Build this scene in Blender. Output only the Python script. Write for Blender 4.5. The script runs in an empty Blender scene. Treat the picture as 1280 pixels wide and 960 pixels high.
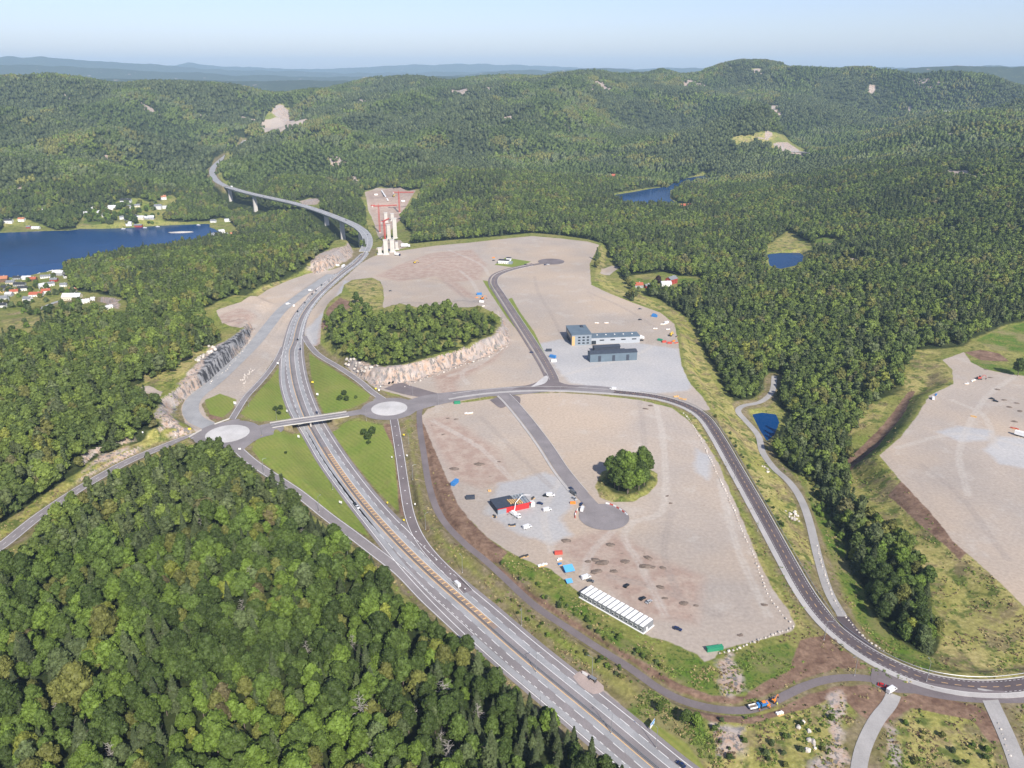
import bpy, math, random
import numpy as np
from mathutils import Vector, Matrix, Euler
R_ = math.radians
rnd = random.Random(7)
np.random.seed(7)
SC = bpy.context.scene
COL = SC.collection

# ------------------------------------------------------------------ camera, world, sun
CAMZ, PITCH, FPX = 280.0, R_(21.6), 985.0
cam_d = bpy.data.cameras.new('camera'); cam = bpy.data.objects.new('camera', cam_d); COL.objects.link(cam)
cam.location = (0, 0, CAMZ); cam.rotation_euler = (R_(90) - PITCH, 0, 0)
cam_d.sensor_width = 36; cam_d.lens = FPX / 1280 * 36; cam_d.clip_start = 1; cam_d.clip_end = 60000
SC.camera = cam
SUN_EL, SUN_AZ = R_(39), math.atan2(0.38, -0.92)          # direction towards the sun (x east, y north)
sun_vec = Vector((math.sin(SUN_AZ) * math.cos(SUN_EL), math.cos(SUN_AZ) * math.cos(SUN_EL), math.sin(SUN_EL)))
W = bpy.data.worlds.new('World'); SC.world = W; W.use_nodes = True
nt = W.node_tree; nt.nodes.clear()
sky = nt.nodes.new('ShaderNodeTexSky'); sky.sky_type = 'NISHITA'; sky.sun_disc = False
sky.sun_elevation = SUN_EL; sky.sun_rotation = SUN_AZ; sky.altitude = 300; sky.air_density = 0.85; sky.dust_density = 1.1; sky.ozone_density = 3.2
bg = nt.nodes.new('ShaderNodeBackground'); bg.inputs[1].default_value = 0.118
ow = nt.nodes.new('ShaderNodeOutputWorld'); tint = nt.nodes.new('ShaderNodeMix'); tint.data_type = 'RGBA'; tint.blend_type = 'MULTIPLY'; tint.inputs[0].default_value = 1; tint.inputs[7].default_value = (1.09, .95, .985, 1); nt.links.new(sky.outputs[0], tint.inputs[6]); nt.links.new(tint.outputs[2], bg.inputs[0]); nt.links.new(bg.outputs[0], ow.inputs[0])
sl = bpy.data.lights.new('sun', 'SUN'); sl.energy = 5.0; sl.angle = R_(0.53); sl.color = (1.0, 0.945, 0.86)
so = bpy.data.objects.new('sun', sl); so.rotation_euler = (-sun_vec).to_track_quat('-Z', 'Y').to_euler(); so.location = (0, 0, 600); COL.objects.link(so)
SC.view_settings.view_transform = 'Standard'; SC.view_settings.look = 'None'; SC.view_settings.exposure = 0.46; SC.view_settings.gamma = 1
SC.view_settings.use_curve_mapping = False
SC.render.engine = 'CYCLES'
SC.cycles.max_bounces = 5; SC.cycles.diffuse_bounces = 3; SC.cycles.glossy_bounces = 2; SC.cycles.transparent_max_bounces = 6
SC.cycles.volume_bounces = 1; SC.cycles.caustics_reflective = False; SC.cycles.caustics_refractive = False

# ------------------------------------------------------------------ geometry helpers
def U(px, py, z=0.0):
    """world point on the level z seen at a photo pixel"""
    u = (px - 640) / FPX; v = (480 - py) / FPX
    d = (u, math.cos(PITCH) + v * math.sin(PITCH), -math.sin(PITCH) + v * math.cos(PITCH))
    t = (z - CAMZ) / d[2]
    return (d[0] * t, d[1] * t)
def spline(pts, step=4.0):
    """Catmull-Rom through the points (any dimension), resampled evenly"""
    P = np.array(pts, float); n = len(P)
    if n < 3: dense = np.array([P[0] + (P[-1] - P[0]) * t for t in np.linspace(0, 1, 20)])
    else:
        E = np.vstack([2 * P[0] - P[1], P, 2 * P[-1] - P[-2]]); out = []
        for i in range(1, n):
            a, b, c, d = E[i - 1], E[i], E[i + 1], E[i + 2]
            for t in np.linspace(0, 1, 16, endpoint=False):
                out.append(0.5 * ((2 * b) + (c - a) * t + (2 * a - 5 * b + 4 * c - d) * t * t + (3 * b - a - 3 * c + d) * t ** 3))
        out.append(P[-1]); dense = np.array(out)
    s = np.r_[0, np.cumsum(np.linalg.norm(np.diff(dense[:, :2], axis=0), axis=1))]
    m = max(2, int(s[-1] / step) + 1); q = np.linspace(0, s[-1], m)
    return np.stack([np.interp(q, s, dense[:, k]) for k in range(dense.shape[1])], 1)
def smooth(x): x = np.clip(x, 0, 1); return x * x * (3 - 2 * x)
def smooth_poly(P, k=2):
    P = P.copy()
    for _ in range(k): P[1:-1] = 0.25 * P[:-2] + 0.5 * P[1:-1] + 0.25 * P[2:]
    return P
def offset(P, d):
    """P (n x 3) moved d metres to the right of its direction"""
    T = np.gradient(P[:, :2], axis=0); T /= np.linalg.norm(T, axis=1)[:, None] + 1e-9
    Q = P.copy(); Q[:, 0] += T[:, 1] * d; Q[:, 1] -= T[:, 0] * d
    return Q
_perm = np.random.RandomState(3).permutation(512); _perm = np.r_[_perm, _perm]
_ang = np.random.RandomState(4).rand(512) * 2 * np.pi
def perlin(x, y, seed=0):
    xi = np.floor(x).astype(int); yi = np.floor(y).astype(int); xf = x - xi; yf = y - yi
    u = xf * xf * xf * (xf * (xf * 6 - 15) + 10); v = yf * yf * yf * (yf * (yf * 6 - 15) + 10)
    def g(ix, iy, dx, dy):
        h = _ang[_perm[(_perm[(ix + seed * 37) & 511] + iy) & 511] & 511]
        return np.cos(h) * dx + np.sin(h) * dy
    a = g(xi, yi, xf, yf); b = g(xi + 1, yi, xf - 1, yf); c = g(xi, yi + 1, xf, yf - 1); d = g(xi + 1, yi + 1, xf - 1, yf - 1)
    return (a + u * (b - a)) * (1 - v) + (c + u * (d - c)) * v
def fbm(x, y, wl, oct=4, seed=0, gain=0.5):
    o = 0; a = 1.0
    for k in range(oct): o = o + a * perlin(x / wl + 11.3 * k, y / wl - 7.1 * k, seed + k); a *= gain; wl *= 0.5
    return o

# ------------------------------------------------------------------ terrain heights on a fan-shaped grid
R = np.r_[np.geomspace(70, 200, 50, endpoint=False), np.geomspace(200, 2600, 1000, endpoint=False), np.geomspace(2600, 27000, 320)]
TH = np.linspace(R_(-56), R_(56), 1060)
NR, NT = len(R), len(TH)
GX = R[:, None] * np.sin(TH)[None]; GY = R[:, None] * np.cos(TH)[None]
def gij(x, y):
    r = np.hypot(x, y); t = np.arctan2(x, y)
    return np.interp(r, R, np.arange(NR)), np.clip((t - TH[0]) / (TH[1] - TH[0]), 0, NT - 1.001)
def lookup(A, x, y):
    fi, fj = gij(np.asarray(x, float), np.asarray(y, float)); fi = np.clip(fi, 0, NR - 1.001)
    i = fi.astype(int); j = fj.astype(int); a = fi - i; b = fj - j
    return (A[i, j] * (1 - b) + A[i, j + 1] * b) * (1 - a) + (A[i + 1, j] * (1 - b) + A[i + 1, j + 1] * b) * a
def block(x0, x1, y0, y1, m):
    r0 = max(60, math.hypot(max(0, max(x0, -x1)), y0) - m); r1 = max(math.hypot(x0, y1), math.hypot(x1, y1)) + m
    cs = [(x0, y0), (x0, y1), (x1, y0), (x1, y1)]; t = [math.atan2(x, max(y, 1)) for x, y in cs]
    dt = m / max(60, r0)
    i0, i1 = np.searchsorted(R, [r0, r1]); j0, j1 = np.searchsorted(TH, [min(t) - dt, max(t) + dt])
    return max(0, i0 - 1), min(NR, i1 + 1), max(0, j0 - 1), min(NT, j1 + 1)
def polysd(P, m):
    """signed distance (positive inside) to a closed world polygon, clipped at -m outside its box"""
    P = np.array(P, float); S = np.full((NR, NT), -float(m), np.float32)
    i0, i1, j0, j1 = block(P[:, 0].min(), P[:, 0].max(), P[:, 1].min(), P[:, 1].max(), m)
    X = GX[i0:i1, j0:j1]; Y = GY[i0:i1, j0:j1]; D = np.full(X.shape, 1e12); ins = np.zeros(X.shape, bool)
    for k in range(len(P)):
        a = P[k]; b = P[(k + 1) % len(P)]; e = b - a; L = max(e @ e, 1e-9)
        t = np.clip(((X - a[0]) * e[0] + (Y - a[1]) * e[1]) / L, 0, 1)
        D = np.minimum(D, (X - a[0] - t * e[0]) ** 2 + (Y - a[1] - t * e[1]) ** 2)
        c = (a[1] > Y) != (b[1] > Y)
        ins ^= c & (X < a[0] + (Y - a[1]) * e[0] / (e[1] if abs(e[1]) > 1e-9 else 1e-9))
    D = np.sqrt(D); S[i0:i1, j0:j1] = np.maximum(np.where(ins, D, -D), -m)
    return S
def linedist(P, m):
    """distance to a polyline and the interpolated height of its nearest point"""
    D = np.full((NR, NT), 1e6, np.float32); Z = np.zeros((NR, NT), np.float32)
    for k in range(len(P) - 1):
        a, b = P[k], P[k + 1]
        i0, i1, j0, j1 = block(min(a[0], b[0]), max(a[0], b[0]), min(a[1], b[1]), max(a[1], b[1]), m)
        X = GX[i0:i1, j0:j1]; Y = GY[i0:i1, j0:j1]; e = b[:2] - a[:2]; L = max(e @ e, 1e-9)
        t = np.clip(((X - a[0]) * e[0] + (Y - a[1]) * e[1]) / L, 0, 1)
        d = np.hypot(X - a[0] - t * e[0], Y - a[1] - t * e[1]); s = d < D[i0:i1, j0:j1]
        D[i0:i1, j0:j1][s] = d[s]; Z[i0:i1, j0:j1][s] = (a[2] + (b[2] - a[2]) * t)[s]
    return D, Z

# control heights: (pixel x, pixel y, height) of the ground seen there
CP = [(-150,720,5),(0,720,4),(100,700,3),(0,960,9),(200,960,13),(400,960,9),(560,960,3),(200,800,12),(350,800,8),(100,800,9),(-150,900,9),(250,650,6),(350,680,1),(150,650,0),
 (420,720,-1),(500,850,0),(640,940,-3),(300,620,0),(200,590,0),(0,600,7),(0,500,11),(100,520,12),(150,480,14),(200,460,14),(240,440,12),(280,410,6),(100,430,4),(0,420,-8),(200,420,8),(0,385,-36),
 (80,380,-38),(130,370,-22),(-150,400,-30),(-150,520,8),(-150,350,-48),(0,349,-48),(60,338,-48),(107,329,-48),(130,340,-30),(180,330,-18),(250,345,8),(300,340,12),(350,335,8),(320,360,6),(250,370,10),(200,380,6),(385,320,14),(420,310,12),(395,312,12),
 (260,303,-42),(230,315,-35),(300,302,-32),(340,300,-20),(300,283,-44),(340,285,-40),(380,292,-34),(425,298,-42),(448,314,-38),(320,268,-47),(285,258,-42),(385,262,-3),(375,262,-3),(395,270,-10),(350,262,-30),
 (470,300,-28),(500,285,-26),(490,262,-32),(485,245,-12),(510,240,-10),(545,250,-10),(480,235,-8),(455,250,-12),(440,235,-6),
 (0,288,-46),(100,283,-46),(200,279,-46),(255,276,-46),(50,262,-25),(120,262,-32),(180,262,-34),(225,255,-28),(150,245,-14),(200,240,-18),(0,240,0),(0,200,40),(0,160,110),(0,130,165),(0,108,228),(100,220,14),(100,180,62),(100,140,148),(100,107,228),
 (200,215,-10),(200,180,50),(200,140,130),(200,110,215),(240,195,-4),(262,222,-3),(240,235,-15),(285,196,5),(298,185,15),(300,160,60),(300,112,195),(350,150,85),(370,140,100),(380,112,190),(420,112,175),(415,135,110),(440,118,150),
 (350,220,20),(350,190,45),(330,240,-3),(420,220,15),(430,190,45),(400,165,80),(450,200,35),(450,160,90),(470,125,150),(500,105,215),(520,100,235),
 (540,240,5),(620,222,22),(700,220,18),(520,222,10),(760,225,0),(560,200,20),(640,195,20),(720,200,12),(600,170,70),(600,140,125),(600,110,215),(600,101,245),(640,99,250),(700,101,245),(745,100,248),(700,150,105),(700,180,45),(780,160,75),(780,130,145),(790,105,235),(830,110,215),
 (840,150,85),(860,120,180),(850,95,262),(870,98,255),(905,90,280),(950,88,288),(960,130,175),(900,180,28),(940,176,25),(990,190,15),(1000,92,275),(1040,95,265),(1080,97,255),(1130,98,250),(1180,100,245),(1230,108,225),(1290,115,205),(1400,125,190),
 (1060,150,85),(1100,150,70),(1185,150,80),(1140,125,140),(1200,130,125),(1260,140,115),(1050,190,35),(1100,172,75),(1160,165,100),(1220,155,125),(1290,145,150),(1400,150,160),
 (560,300,-2),(660,290,-4),(740,290,-5),(600,270,-3),(700,260,-2),(640,245,8),(520,295,-10),(780,247,-18),(840,242,-18),(870,222,-18),(815,300,-8),(850,270,-12),(920,240,-2),(960,210,10),(1000,240,12),(1100,240,38),(1200,220,75),(1290,220,90),(1400,240,95),
 (980,300,-10),(980,340,-10),(940,330,-10),(1050,300,4),(1150,280,22),(1250,300,30),(1400,330,30),(1050,370,0),(1150,360,10),(1250,370,14),(1200,410,4),(1280,420,3),(1100,430,-6),(1150,450,-4),(900,400,-10),(880,350,-8),(835,362,-5),(960,450,-14),(940,500,-15),(960,530,-17),
 (1000,500,-17),(1060,520,-16),(1100,495,-12),(1030,580,-17),(1050,640,-14),(1000,610,-10),(960,565,-13),(920,510,-12),(1020,690,-7),(1040,745,-3),(1090,720,-12),(1100,640,-8),(1140,690,-6),(1160,800,-6),(1220,800,-5),(1290,800,-4),(1400,800,-3),(1130,450,-6),
 (880,500,-8),(870,440,-8),(905,520,-8),(940,580,-6),(970,630,-6),(990,680,-4),(1010,720,-2),(780,365,-4),(765,330,-5)]
CP = [c for c in CP if c[1] > 117]; CP0 = list(CP)
CD = [(-150,107,4200),(0,106,4100),(100,105,4200),(200,108,4100),(300,110,4000),(380,112,3900),(420,114,4300),(450,114,4600),(500,103,4500),(520,100,4500),(600,100,4300),(640,98,4300),(700,100,4200),(745,99,4200),(790,105,4100),(830,108,4300),(850,95,4700),(870,97,4700),(905,89,4800),(950,87,4800),(1000,92,4700),
 (1040,94,4600),(1080,96,4500),(1130,97,4500),(1180,98,4500),(1230,107,4400),(1290,115,4300),(1400,122,4200)]   # skylines: pixel and distance
def atd(px, py, d):
    t = d / math.hypot((px - 640) / FPX, math.cos(PITCH) + (480 - py) / FPX * math.sin(PITCH)); u = (px - 640) / FPX; v = (480 - py) / FPX
    return u * t, (math.cos(PITCH) + v * math.sin(PITCH)) * t, CAMZ + (-math.sin(PITCH) + v * math.cos(PITCH)) * t
for a, b, d in CD:
    x, y, z = atd(a, b, d); CP.append((a, b, z))
cw = np.array([U(a, b, c) for a, b, c in CP0] + [atd(*c)[:2] for c in CD]); back = [(math.sin(t) * d, math.cos(t) * d, z) for t in np.linspace(R_(-45), R_(45), 13) for d, z in ((5200, 120), (6000, 40))]
cw = np.vstack([cw, [q[:2] for q in back]]); cz = np.array([c[2] for c in CP] + [q[2] for q in back], float)
cs_ = np.hypot(cw[:, 0], cw[:, 1])
def warp(x, y):                                       # log-polar coordinates even out the spacing of the control points
    r = np.hypot(x, y); return np.log(r / 300) * 9, np.arctan2(x, y) * 9
wx, wy = warp(cw[:, 0], cw[:, 1])
K = np.sqrt((wx[:, None] - wx) ** 2 + (wy[:, None] - wy) ** 2 + 0.09)
N_ = len(cz); A_ = np.zeros((N_ + 3, N_ + 3)); A_[:N_, :N_] = K + np.eye(N_) * -0.02; A_[:N_, N_] = 1; A_[:N_, N_ + 1] = wx; A_[:N_, N_ + 2] = wy; A_[N_:, :N_] = A_[:N_, N_:].T
sol = np.linalg.solve(A_, np.r_[cz, 0, 0, 0])
CR = np.geomspace(70, 27000, 440); CT = TH[::4]
cx, cy = warp(CR[:, None] * np.sin(CT)[None], CR[:, None] * np.cos(CT)[None])
Hc = sol[N_] + sol[N_ + 1] * cx + sol[N_ + 2] * cy
for k in range(N_): Hc += sol[k] * np.sqrt((cx - wx[k]) ** 2 + (cy - wy[k]) ** 2 + 0.09)
fi = np.interp(np.log(R), np.log(CR), np.arange(len(CR))); ii = np.clip(fi.astype(int), 0, len(CR) - 2); aa = (fi - ii)[:, None]
fj = np.clip(np.arange(NT) / 4, 0, len(CT) - 1.001); jj = fj.astype(int); bb = (fj - jj)[None]
H = (Hc[ii][:, jj] * (1 - bb) + Hc[ii][:, jj + 1] * bb) * (1 - aa) + (Hc[ii + 1][:, jj] * (1 - bb) + Hc[ii + 1][:, jj + 1] * bb) * aa
far = smooth((R - 1500) / 1800)[:, None]
H += fbm(GX, GY, 60, 3, 5) * 1.5 * smooth((R - 150) / 300)[:, None]
rel = far * (1 - .55 * smooth((R - 3500) / 700))[:, None]
for px_, py_, z_, w_ in ((950, 182, 25, 650), (820, 240, -21, 380), (345, 150, 80, 500), (985, 192, 15, 500)):
    q = U(px_, py_, z_); rel = rel * (1 - np.exp(-((GX - q[0]) ** 2 + (GY - q[1]) ** 2) / w_ ** 2))
H += rel * (fbm(GX, GY, 560, 5, 9) * 95 + (.22 - np.abs(fbm(GX, GY, 950, 3, 21))) * 175 + (.25 - np.abs(fbm(GX + 300, GY, 1700, 2, 61))) * 165)
# far country: low ground, then blue ranges one behind the other
CREST = {  # distance: (pixel x, pixel y of the skyline)
 9500: [(-300,103),(0,99),(100,97),(180,99),(300,100),(420,102),(480,101),(520,97),(560,95),(640,97),(760,96),(900,97),(1000,96),(1060,87),(1085,84),(1120,81),(1150,83),(1180,85),(1210,83),(1240,85),(1260,88),(1290,92),(1600,95)],
 14000: [(-300,86),(0,84),(60,80),(120,83),(200,85),(260,90),(330,93),(400,95),(500,97),(560,96),(600,93),(630,88),(680,88),(712,85),(740,86),(790,90),(850,92),(930,92),(1000,88),(1060,87),(1200,88),(1400,86)],
 19000: [(-300,76),(0,75),(50,72),(80,70),(105,71),(112,73),(136,71),(160,75),(215,78),(250,80),(275,84),(330,88),(420,90),(480,92),(560,90),(640,90),(720,88),(780,86),(860,85),(900,84),(940,86),(1000,84),(1100,85),(1150,82),(1200,83),(1290,82),(1400,80)],
 24000: [(-300,85),(200,84),(270,83),(292,79),(320,83),(360,85),(400,86),(440,87),(480,84),(520,82),(560,81),(600,80),(640,81),(680,83),(730,86),(800,87),(860,86),(940,84),(1000,84),(1100,86),(1400,84)]}
HF = np.full((NR, NT), 20.0); i5 = np.searchsorted(R, 4300)
px_of_t = np.tan(TH) * math.cos(PITCH) * FPX + 640
nz = fbm(GX[i5:], GY[i5:], 1500, 5, 31)
nf = fbm(GX[i5:], GY[i5:], 620, 4, 35)
HF[i5:] += nz * 60
for D_, pts in CREST.items():
    p = np.array(pts, float); yy = np.interp(px_of_t, p[:, 0], p[:, 1])
    k = (480 - yy) / FPX; u = (px_of_t - 640) / FPX
    dz = -math.sin(PITCH) + k * math.cos(PITCH); dh = np.hypot(u, math.cos(PITCH) + k * math.sin(PITCH))
    zc = CAMZ + D_ * dz / dh
    prof = np.exp(-((R[i5:, None] - D_ - 300 * np.sin(TH * 9)[None]) / (0.075 * D_)) ** 2)
    HF[i5:] = np.maximum(HF[i5:], 20 + (zc[None] - 20 - nz * 14) * prof + nz * 40 * prof * (1 - prof) * 4 + nf * (18 + D_ * .0016) * prof)
wf = smooth((R - 5200) / 1100)[:, None]
H = H * (1 - wf) + HF * wf

# water bodies, level ground, mounds
def W_(pts, z): return [U(a, b, z) for a, b in pts]
LAKE_Z, POND_Z, TARN_Z, RIV_Z = -50.0, -16.5, -10.5, -21.0
LAKE = W_([(-260,400),(-200,365),(-60,352),(0,347),(30,346),(50,341),(65,339),(82,335),(100,329),(125,321),(150,317),(200,313),(240,309),(256,303),(268,297),(276,292),(268,286),(262,284),(262,280),(255,280),(200,282),(155,285),(130,286),(100,286),(88,288),(50,289),(5,291),(-60,292),(-300,293)], LAKE_Z)
RIVER = W_([(765,244),(790,240),(812,236),(836,233),(845,226),(862,222),(880,219),(886,222),(866,226),(852,231),(838,238),(838,248),(845,254),(838,257),(822,258),(800,258),(785,258),(775,252)], RIV_Z)
TARN = W_([(959,318),(975,316),(1000,316),(1005,320),(1003,327),(994,332),(975,336),(962,332)], TARN_Z)
POND = W_([(940,518),(952,516),(970,518),(974,528),(968,543),(958,552),(950,538)], POND_Z)
SITE0 = [(455,318),(500,306),(540,302),(590,298),(625,295),(665,291),(700,294),(735,299),(752,304),(744,325),(746,358),(762,364),(790,376),(828,389),(848,404),(853,430),(858,458),(871,480),(888,500),(905,530),(925,565),(948,605),(972,655),(990,690),(1010,730),(1035,765),(1066,795),(1105,822),(1150,842),(1200,851),(1250,853),(1500,846),(1500,1100),
         (905,1100),(880,985),(820,935),(760,888),(700,840),(650,795),(600,750),(560,712),(520,665),(480,620),(440,570),(410,530),(400,527),(380,529),(340,533),(330,565),(290,556),(262,545),(246,532),(222,522),(219,505),(236,492),(260,478),(290,455),(312,425),(330,395),(345,380),(330,372),(300,372),(335,362),(360,350),(385,342),(410,338),(435,328)]
RPLAT = [(1099,569),(1125,547),(1145,522),(1162,494),(1192,480),(1190,462),(1178,450),(1205,440),(1214,453),(1232,462),(1270,469),(1420,478),(1500,900),(1400,840),(1280,758),(1254,732),(1214,696),(1192,677),(1160,637),(1125,600)]
SITE = W_(SITE0, 0); RP = W_(RPLAT, 0)
sd_site = polysd(SITE, 40); sd_rp = polysd(RP, 40)
lvl = smooth((sd_site + 16) / 16); H = H * (1 - lvl)
lvl = smooth((sd_rp + 22) / 22); H = H * (1 - lvl)
MOUND = W_([(402,412),(405,396),(425,388),(450,386),(475,392),(520,388),(575,384),(610,388),(630,398),(637,415),(634,430),(614,442),(575,455),(540,468),(500,480),(470,480),(440,468),(415,446),(403,430)], 0)
sd_mound = polysd(MOUND, 30)
mn = fbm(GX, GY, 14, 3, 41)
mm = smooth((sd_mound + mn * 3.5 + np.abs(fbm(GX, GY, 8, 3, 49)) * 5 - 1.5) / 9)
H = H + mm * (13 + fbm(GX, GY, 60, 2, 44) * 5) * (.42 + .58 * smooth((GX - U(415, 440)[0]) / 75))
CLIFF = W_([(224,500),(206,512),(222,532),(200,548),(150,560),(100,585),(60,560),(60,480),(150,440),(250,418),(300,404),(318,408),(311,424),(298,440),(286,455),(260,476),(240,489)], 4)
sd_cliff = polysd(CLIFF, 30)
def rise(k, h):
    global H
    H = np.where(k > 0, np.maximum(H, H * (1 - k) + h * k), H)
rise(smooth((sd_cliff + mn * 2.5 + np.abs(fbm(GX, GY, 8, 3, 53)) * 4.5 - 1.5) / 6), 12 + fbm(GX, GY, 40, 3, 47) * 3)
KNOLL = W_([(388,324),(400,314),(425,308),(440,310),(443,320),(430,327),(410,338),(396,343),(385,338)], 0)
sd_knoll = polysd(KNOLL, 20); rise(smooth((sd_knoll + mn * 3) / 9), 15)
CLUMP = W_([(744,608),(752,590),(775,582),(805,582),(822,592),(822,604),(812,616),(790,628),(766,628),(750,622)], 0)
sd_clump = polysd(CLUMP, 15); H = H + smooth(sd_clump / 6) * 2.2
for poly, z, w in ((LAKE, LAKE_Z, 14), (RIVER, RIV_Z, 16), (TARN, TARN_Z, 6), (POND, POND_Z, 3.5)):
    s = polysd(poly, 60); k = smooth((s + w) / w)
    H = np.where(s > -60, np.where(s > 0, z - 2.5 * smooth(s / w), np.maximum(H, z + 0.6) * (1 - k) + (z + 0.05) * k), H)
H = np.maximum(H, np.where(polysd(LAKE, 60) > -60, -60, -49.0))

# ------------------------------------------------------------------ roads: world centre lines with heights
def hz(py): return float(np.interp(py, [300, 317, 350, 400, 430, 1000], [0, 0, -2, -5, -6, -6]))
def line(pts, step=4.0, k=1):
    P = spline([(*U(a, b, c), c) for a, b, c in pts], step); return smooth_poly(P, k)
HL = line([(a, b, hz(b)) for a, b in [(452,317),(435,332),(412,350),(387,372),(367,397),(357,425),(352,452),(352,480),(360,508),(370,527),(381,545),(400,578),(430,620),(465,665),(505,715),(557,770),(614,823),(668,869),(722,915),(774,959),(840,1010),(900,1055)]], 4, 4)
HR = line([(a, b, hz(b)) for a, b in [(461,310),(450,327),(430,342),(404,366),(386,390),(378,415),(377,440),(380,464),(386,487),(397,515),(410,539),(435,577),(470,622),(512,667),(560,712),(614,757),(668,803),(722,846),(777,889),(820,924),(858,955),(920,1000),(980,1045)]], 4, 4)
NS = 200
def resamp(P, n=NS):
    s = np.r_[0, np.cumsum(np.linalg.norm(np.diff(P[:, :2], axis=0), axis=1))]; q = np.linspace(0, s[-1], n)
    return np.stack([np.interp(q, s, P[:, k]) for k in range(P.shape[1])], 1)
hr = resamp(HR, 260)
# match every right-edge point with the nearest left-edge point
def nearest(p, P):
    a = P[:-1, :2]; e = P[1:, :2] - a; t = np.clip(((p[:2] - a) * e).sum(1) / (e * e).sum(1), 0, 1)
    q = a + e * t[:, None]; d = np.linalg.norm(q - p[:2], axis=1); k = d.argmin(); return P[k] + (P[k + 1] - P[k]) * t[k]
hl = smooth_poly(np.array([nearest(p, HL) for p in hr]), 3)
wd = np.linalg.norm(hl[:, :2] - hr[:, :2], axis=1)
HM = (hl + hr) / 2
ROADS = {  # name: (points, width, skirt)
 'overpass_road': ([(268,536,0),(290,542,0),(312,538,0),(345,531,0),(400,523,0),(440,517,0),(462,513,0),(486,511,0)], 10, 4),
 'northbound_ramp': ([(290,524,0),(307,497,-1),(321,482,-2.2),(334,467,-3.6),(346,450,-5),(354,434,-5.8)], 6.5, 5),
 'lower_left_ramp': ([(288,552,0),(303,567,0),(320,581,-0.8),(350,601,-2),(375,618,-3.2),(410,646,-4.5),(440,668,-5.6),(470,691,-6),(502,716,-6),(531,746,-6),(557,770,-6),(586,797,-6)], 8.5, 5),
 'upper_right_ramp': ([(480,500,0),(465,490,0),(450,477,-0.5),(425,460,-1.5),(400,445,-3),(388,433,-4.6),(380,420,-5.4)], 7, 5),
 'lower_right_ramp': ([(492,522,0),(496,545,-0.5),(500,570,-1.5),(505,605,-3),(511,640,-4.4),(520,665,-5.4),(534,687,-6),(553,708,-6),(569,723,-6),(585,740,-6)], 7.5, 4),
 'cycle_path': ([(556,499,0),(535,505,0),(525,512,0),(525,535,-0.5),(529,562,-1),(537,610,-2),(552,648,-2.5),(580,679,-2.8),(607,701,-3),(633,725,-3),(668,757,-3),(712,787,-3),(750,812,-3),(790,837,-2.6),(820,859,-2.2),(850,875,-1.6),(885,885,-1),(920,889,-.6),(945,886,-0.4),(975,873,0),(1008,857,0),(1044,848,0),(1086,848,0),(1120,857,0),(1165,868,0),(1215,874,0),(1300,874,0),(1420,868,0)], 4.8, 3),
 'main_road': ([(486,511,0),(520,505,0),(560,496,0),(610,489,0),(660,486,0),(700,486,0),(740,488,0),(780,491,0),(820,496,0),(855,506,0),(880,521,0),(898,546,0),(917,579,0),(937,614,0),(960,655,0),(983,697,0),(1007,739,0),(1034,775,0),(1070,806,0),(1110,830,0),(1155,848,0),(1200,857,0),(1247,859,0),(1300,853,0),(1420,835,0)], 8.4, 10),
 'north_branch_road': ([(697,486,0),(690,468,0),(680,450,0),(664,425,0),(645,396,0),(626,367,0),(618,354,0),(622,344,0),(640,337,0),(662,332,0),(684,328,0)], 8.4, 3),
 'site_access_road': ([(626,490,0),(637,500,0),(650,515,0),(663,531,0),(683,558,0),(702,587,0),(722,612,0),(742,634,0)], 10, 2),
 'gravel_track': ([(968,470,-15),(965,490,-15),(950,503,-15),(930,507,-13.5),(922,514,-13),(933,527,-14),(948,545,-14.5),(953,565,-13.5),(968,586,-12),(985,601,-10.5),(1000,622,-9.5),(1011,650,-8),(1022,695,-6),(1035,738,-4),(1053,771,-2)], 5.5, 3),
 'slip_road': ([(1053,771,-2),(1066,790,-1),(1082,808,-.4),(1102,826,0)], 7, 3),
 'haul_road': ([(414,343,0),(395,356,0),(372,372,0),(352,388,0),(334,410,0),(318,430,0),(296,452,0),(268,478,0),(246,495,0),(238,510,0),(244,524,0),(262,533,0)], 14, 3),
 'country_road': ([(-120,752,4),(-40,706,3),(0,684,2),(45,648,1.5),(90,617,1),(125,596,1),(160,577,.8),(200,560,.5),(240,545,0),(272,538,0)], 9, 4),
 'gravel_lane': ([(1117,868,0),(1113,880,0),(1097,898,0),(1083,925,0),(1076,945,0),(1070,985,0)], 6.5, 2),
 'gravel_spur': ([(1232,862,0),(1242,885,0),(1256,915,0),(1270,950,0),(1282,990,0)], 7.5, 2),
 'far_highway': ([(283,233,0),(271,226,0),(265.5,217,1),(267,209,3),(276,200,5),(288,191,9),(299,183,15),(305,177,22)], 17, 14),
 'village_road': ([(20,398,-40),(50,386,-38),(80,375,-36),(110,378,-34),(130,384,-30),(145,392,-24)], 7, 4),
}
RW = {}
def carve(P, hw, skirt):
    global H
    D, Z = linedist(P, hw + skirt + 2)
    w = 1 - smooth((D - hw) / skirt); H = H * (1 - w) + Z * w
    return D
hgrid_road = np.full((NR, NT), 1e6, np.float32)      # distance to the nearest road edge
D1 = carve(HM, 14.5, 19); hgrid_road = np.minimum(hgrid_road, D1 - 14.5)
for n, (pts, w, sk) in ROADS.items():
    P = line(pts, 4, 2); RW[n] = P
    if n == 'overpass_road':
        D, Z = linedist(P, w); near = (D < w / 2 + 1.5) & (np.minimum(linedist(HM, 30)[0], 30) > 17); H = np.where(near, Z, H)
    else: D = carve(P, w / 2 + 0.8, sk)
    hgrid_road = np.minimum(hgrid_road, D - w / 2)
def disc(c, r, z=0.0, sk=4):
    global H, hgrid_road
    d = np.hypot(GX - c[0], GY - c[1]); w = 1 - smooth((d - r) / sk); H = H * (1 - w) + z * w; hgrid_road = np.minimum(hgrid_road, d - r)
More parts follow.
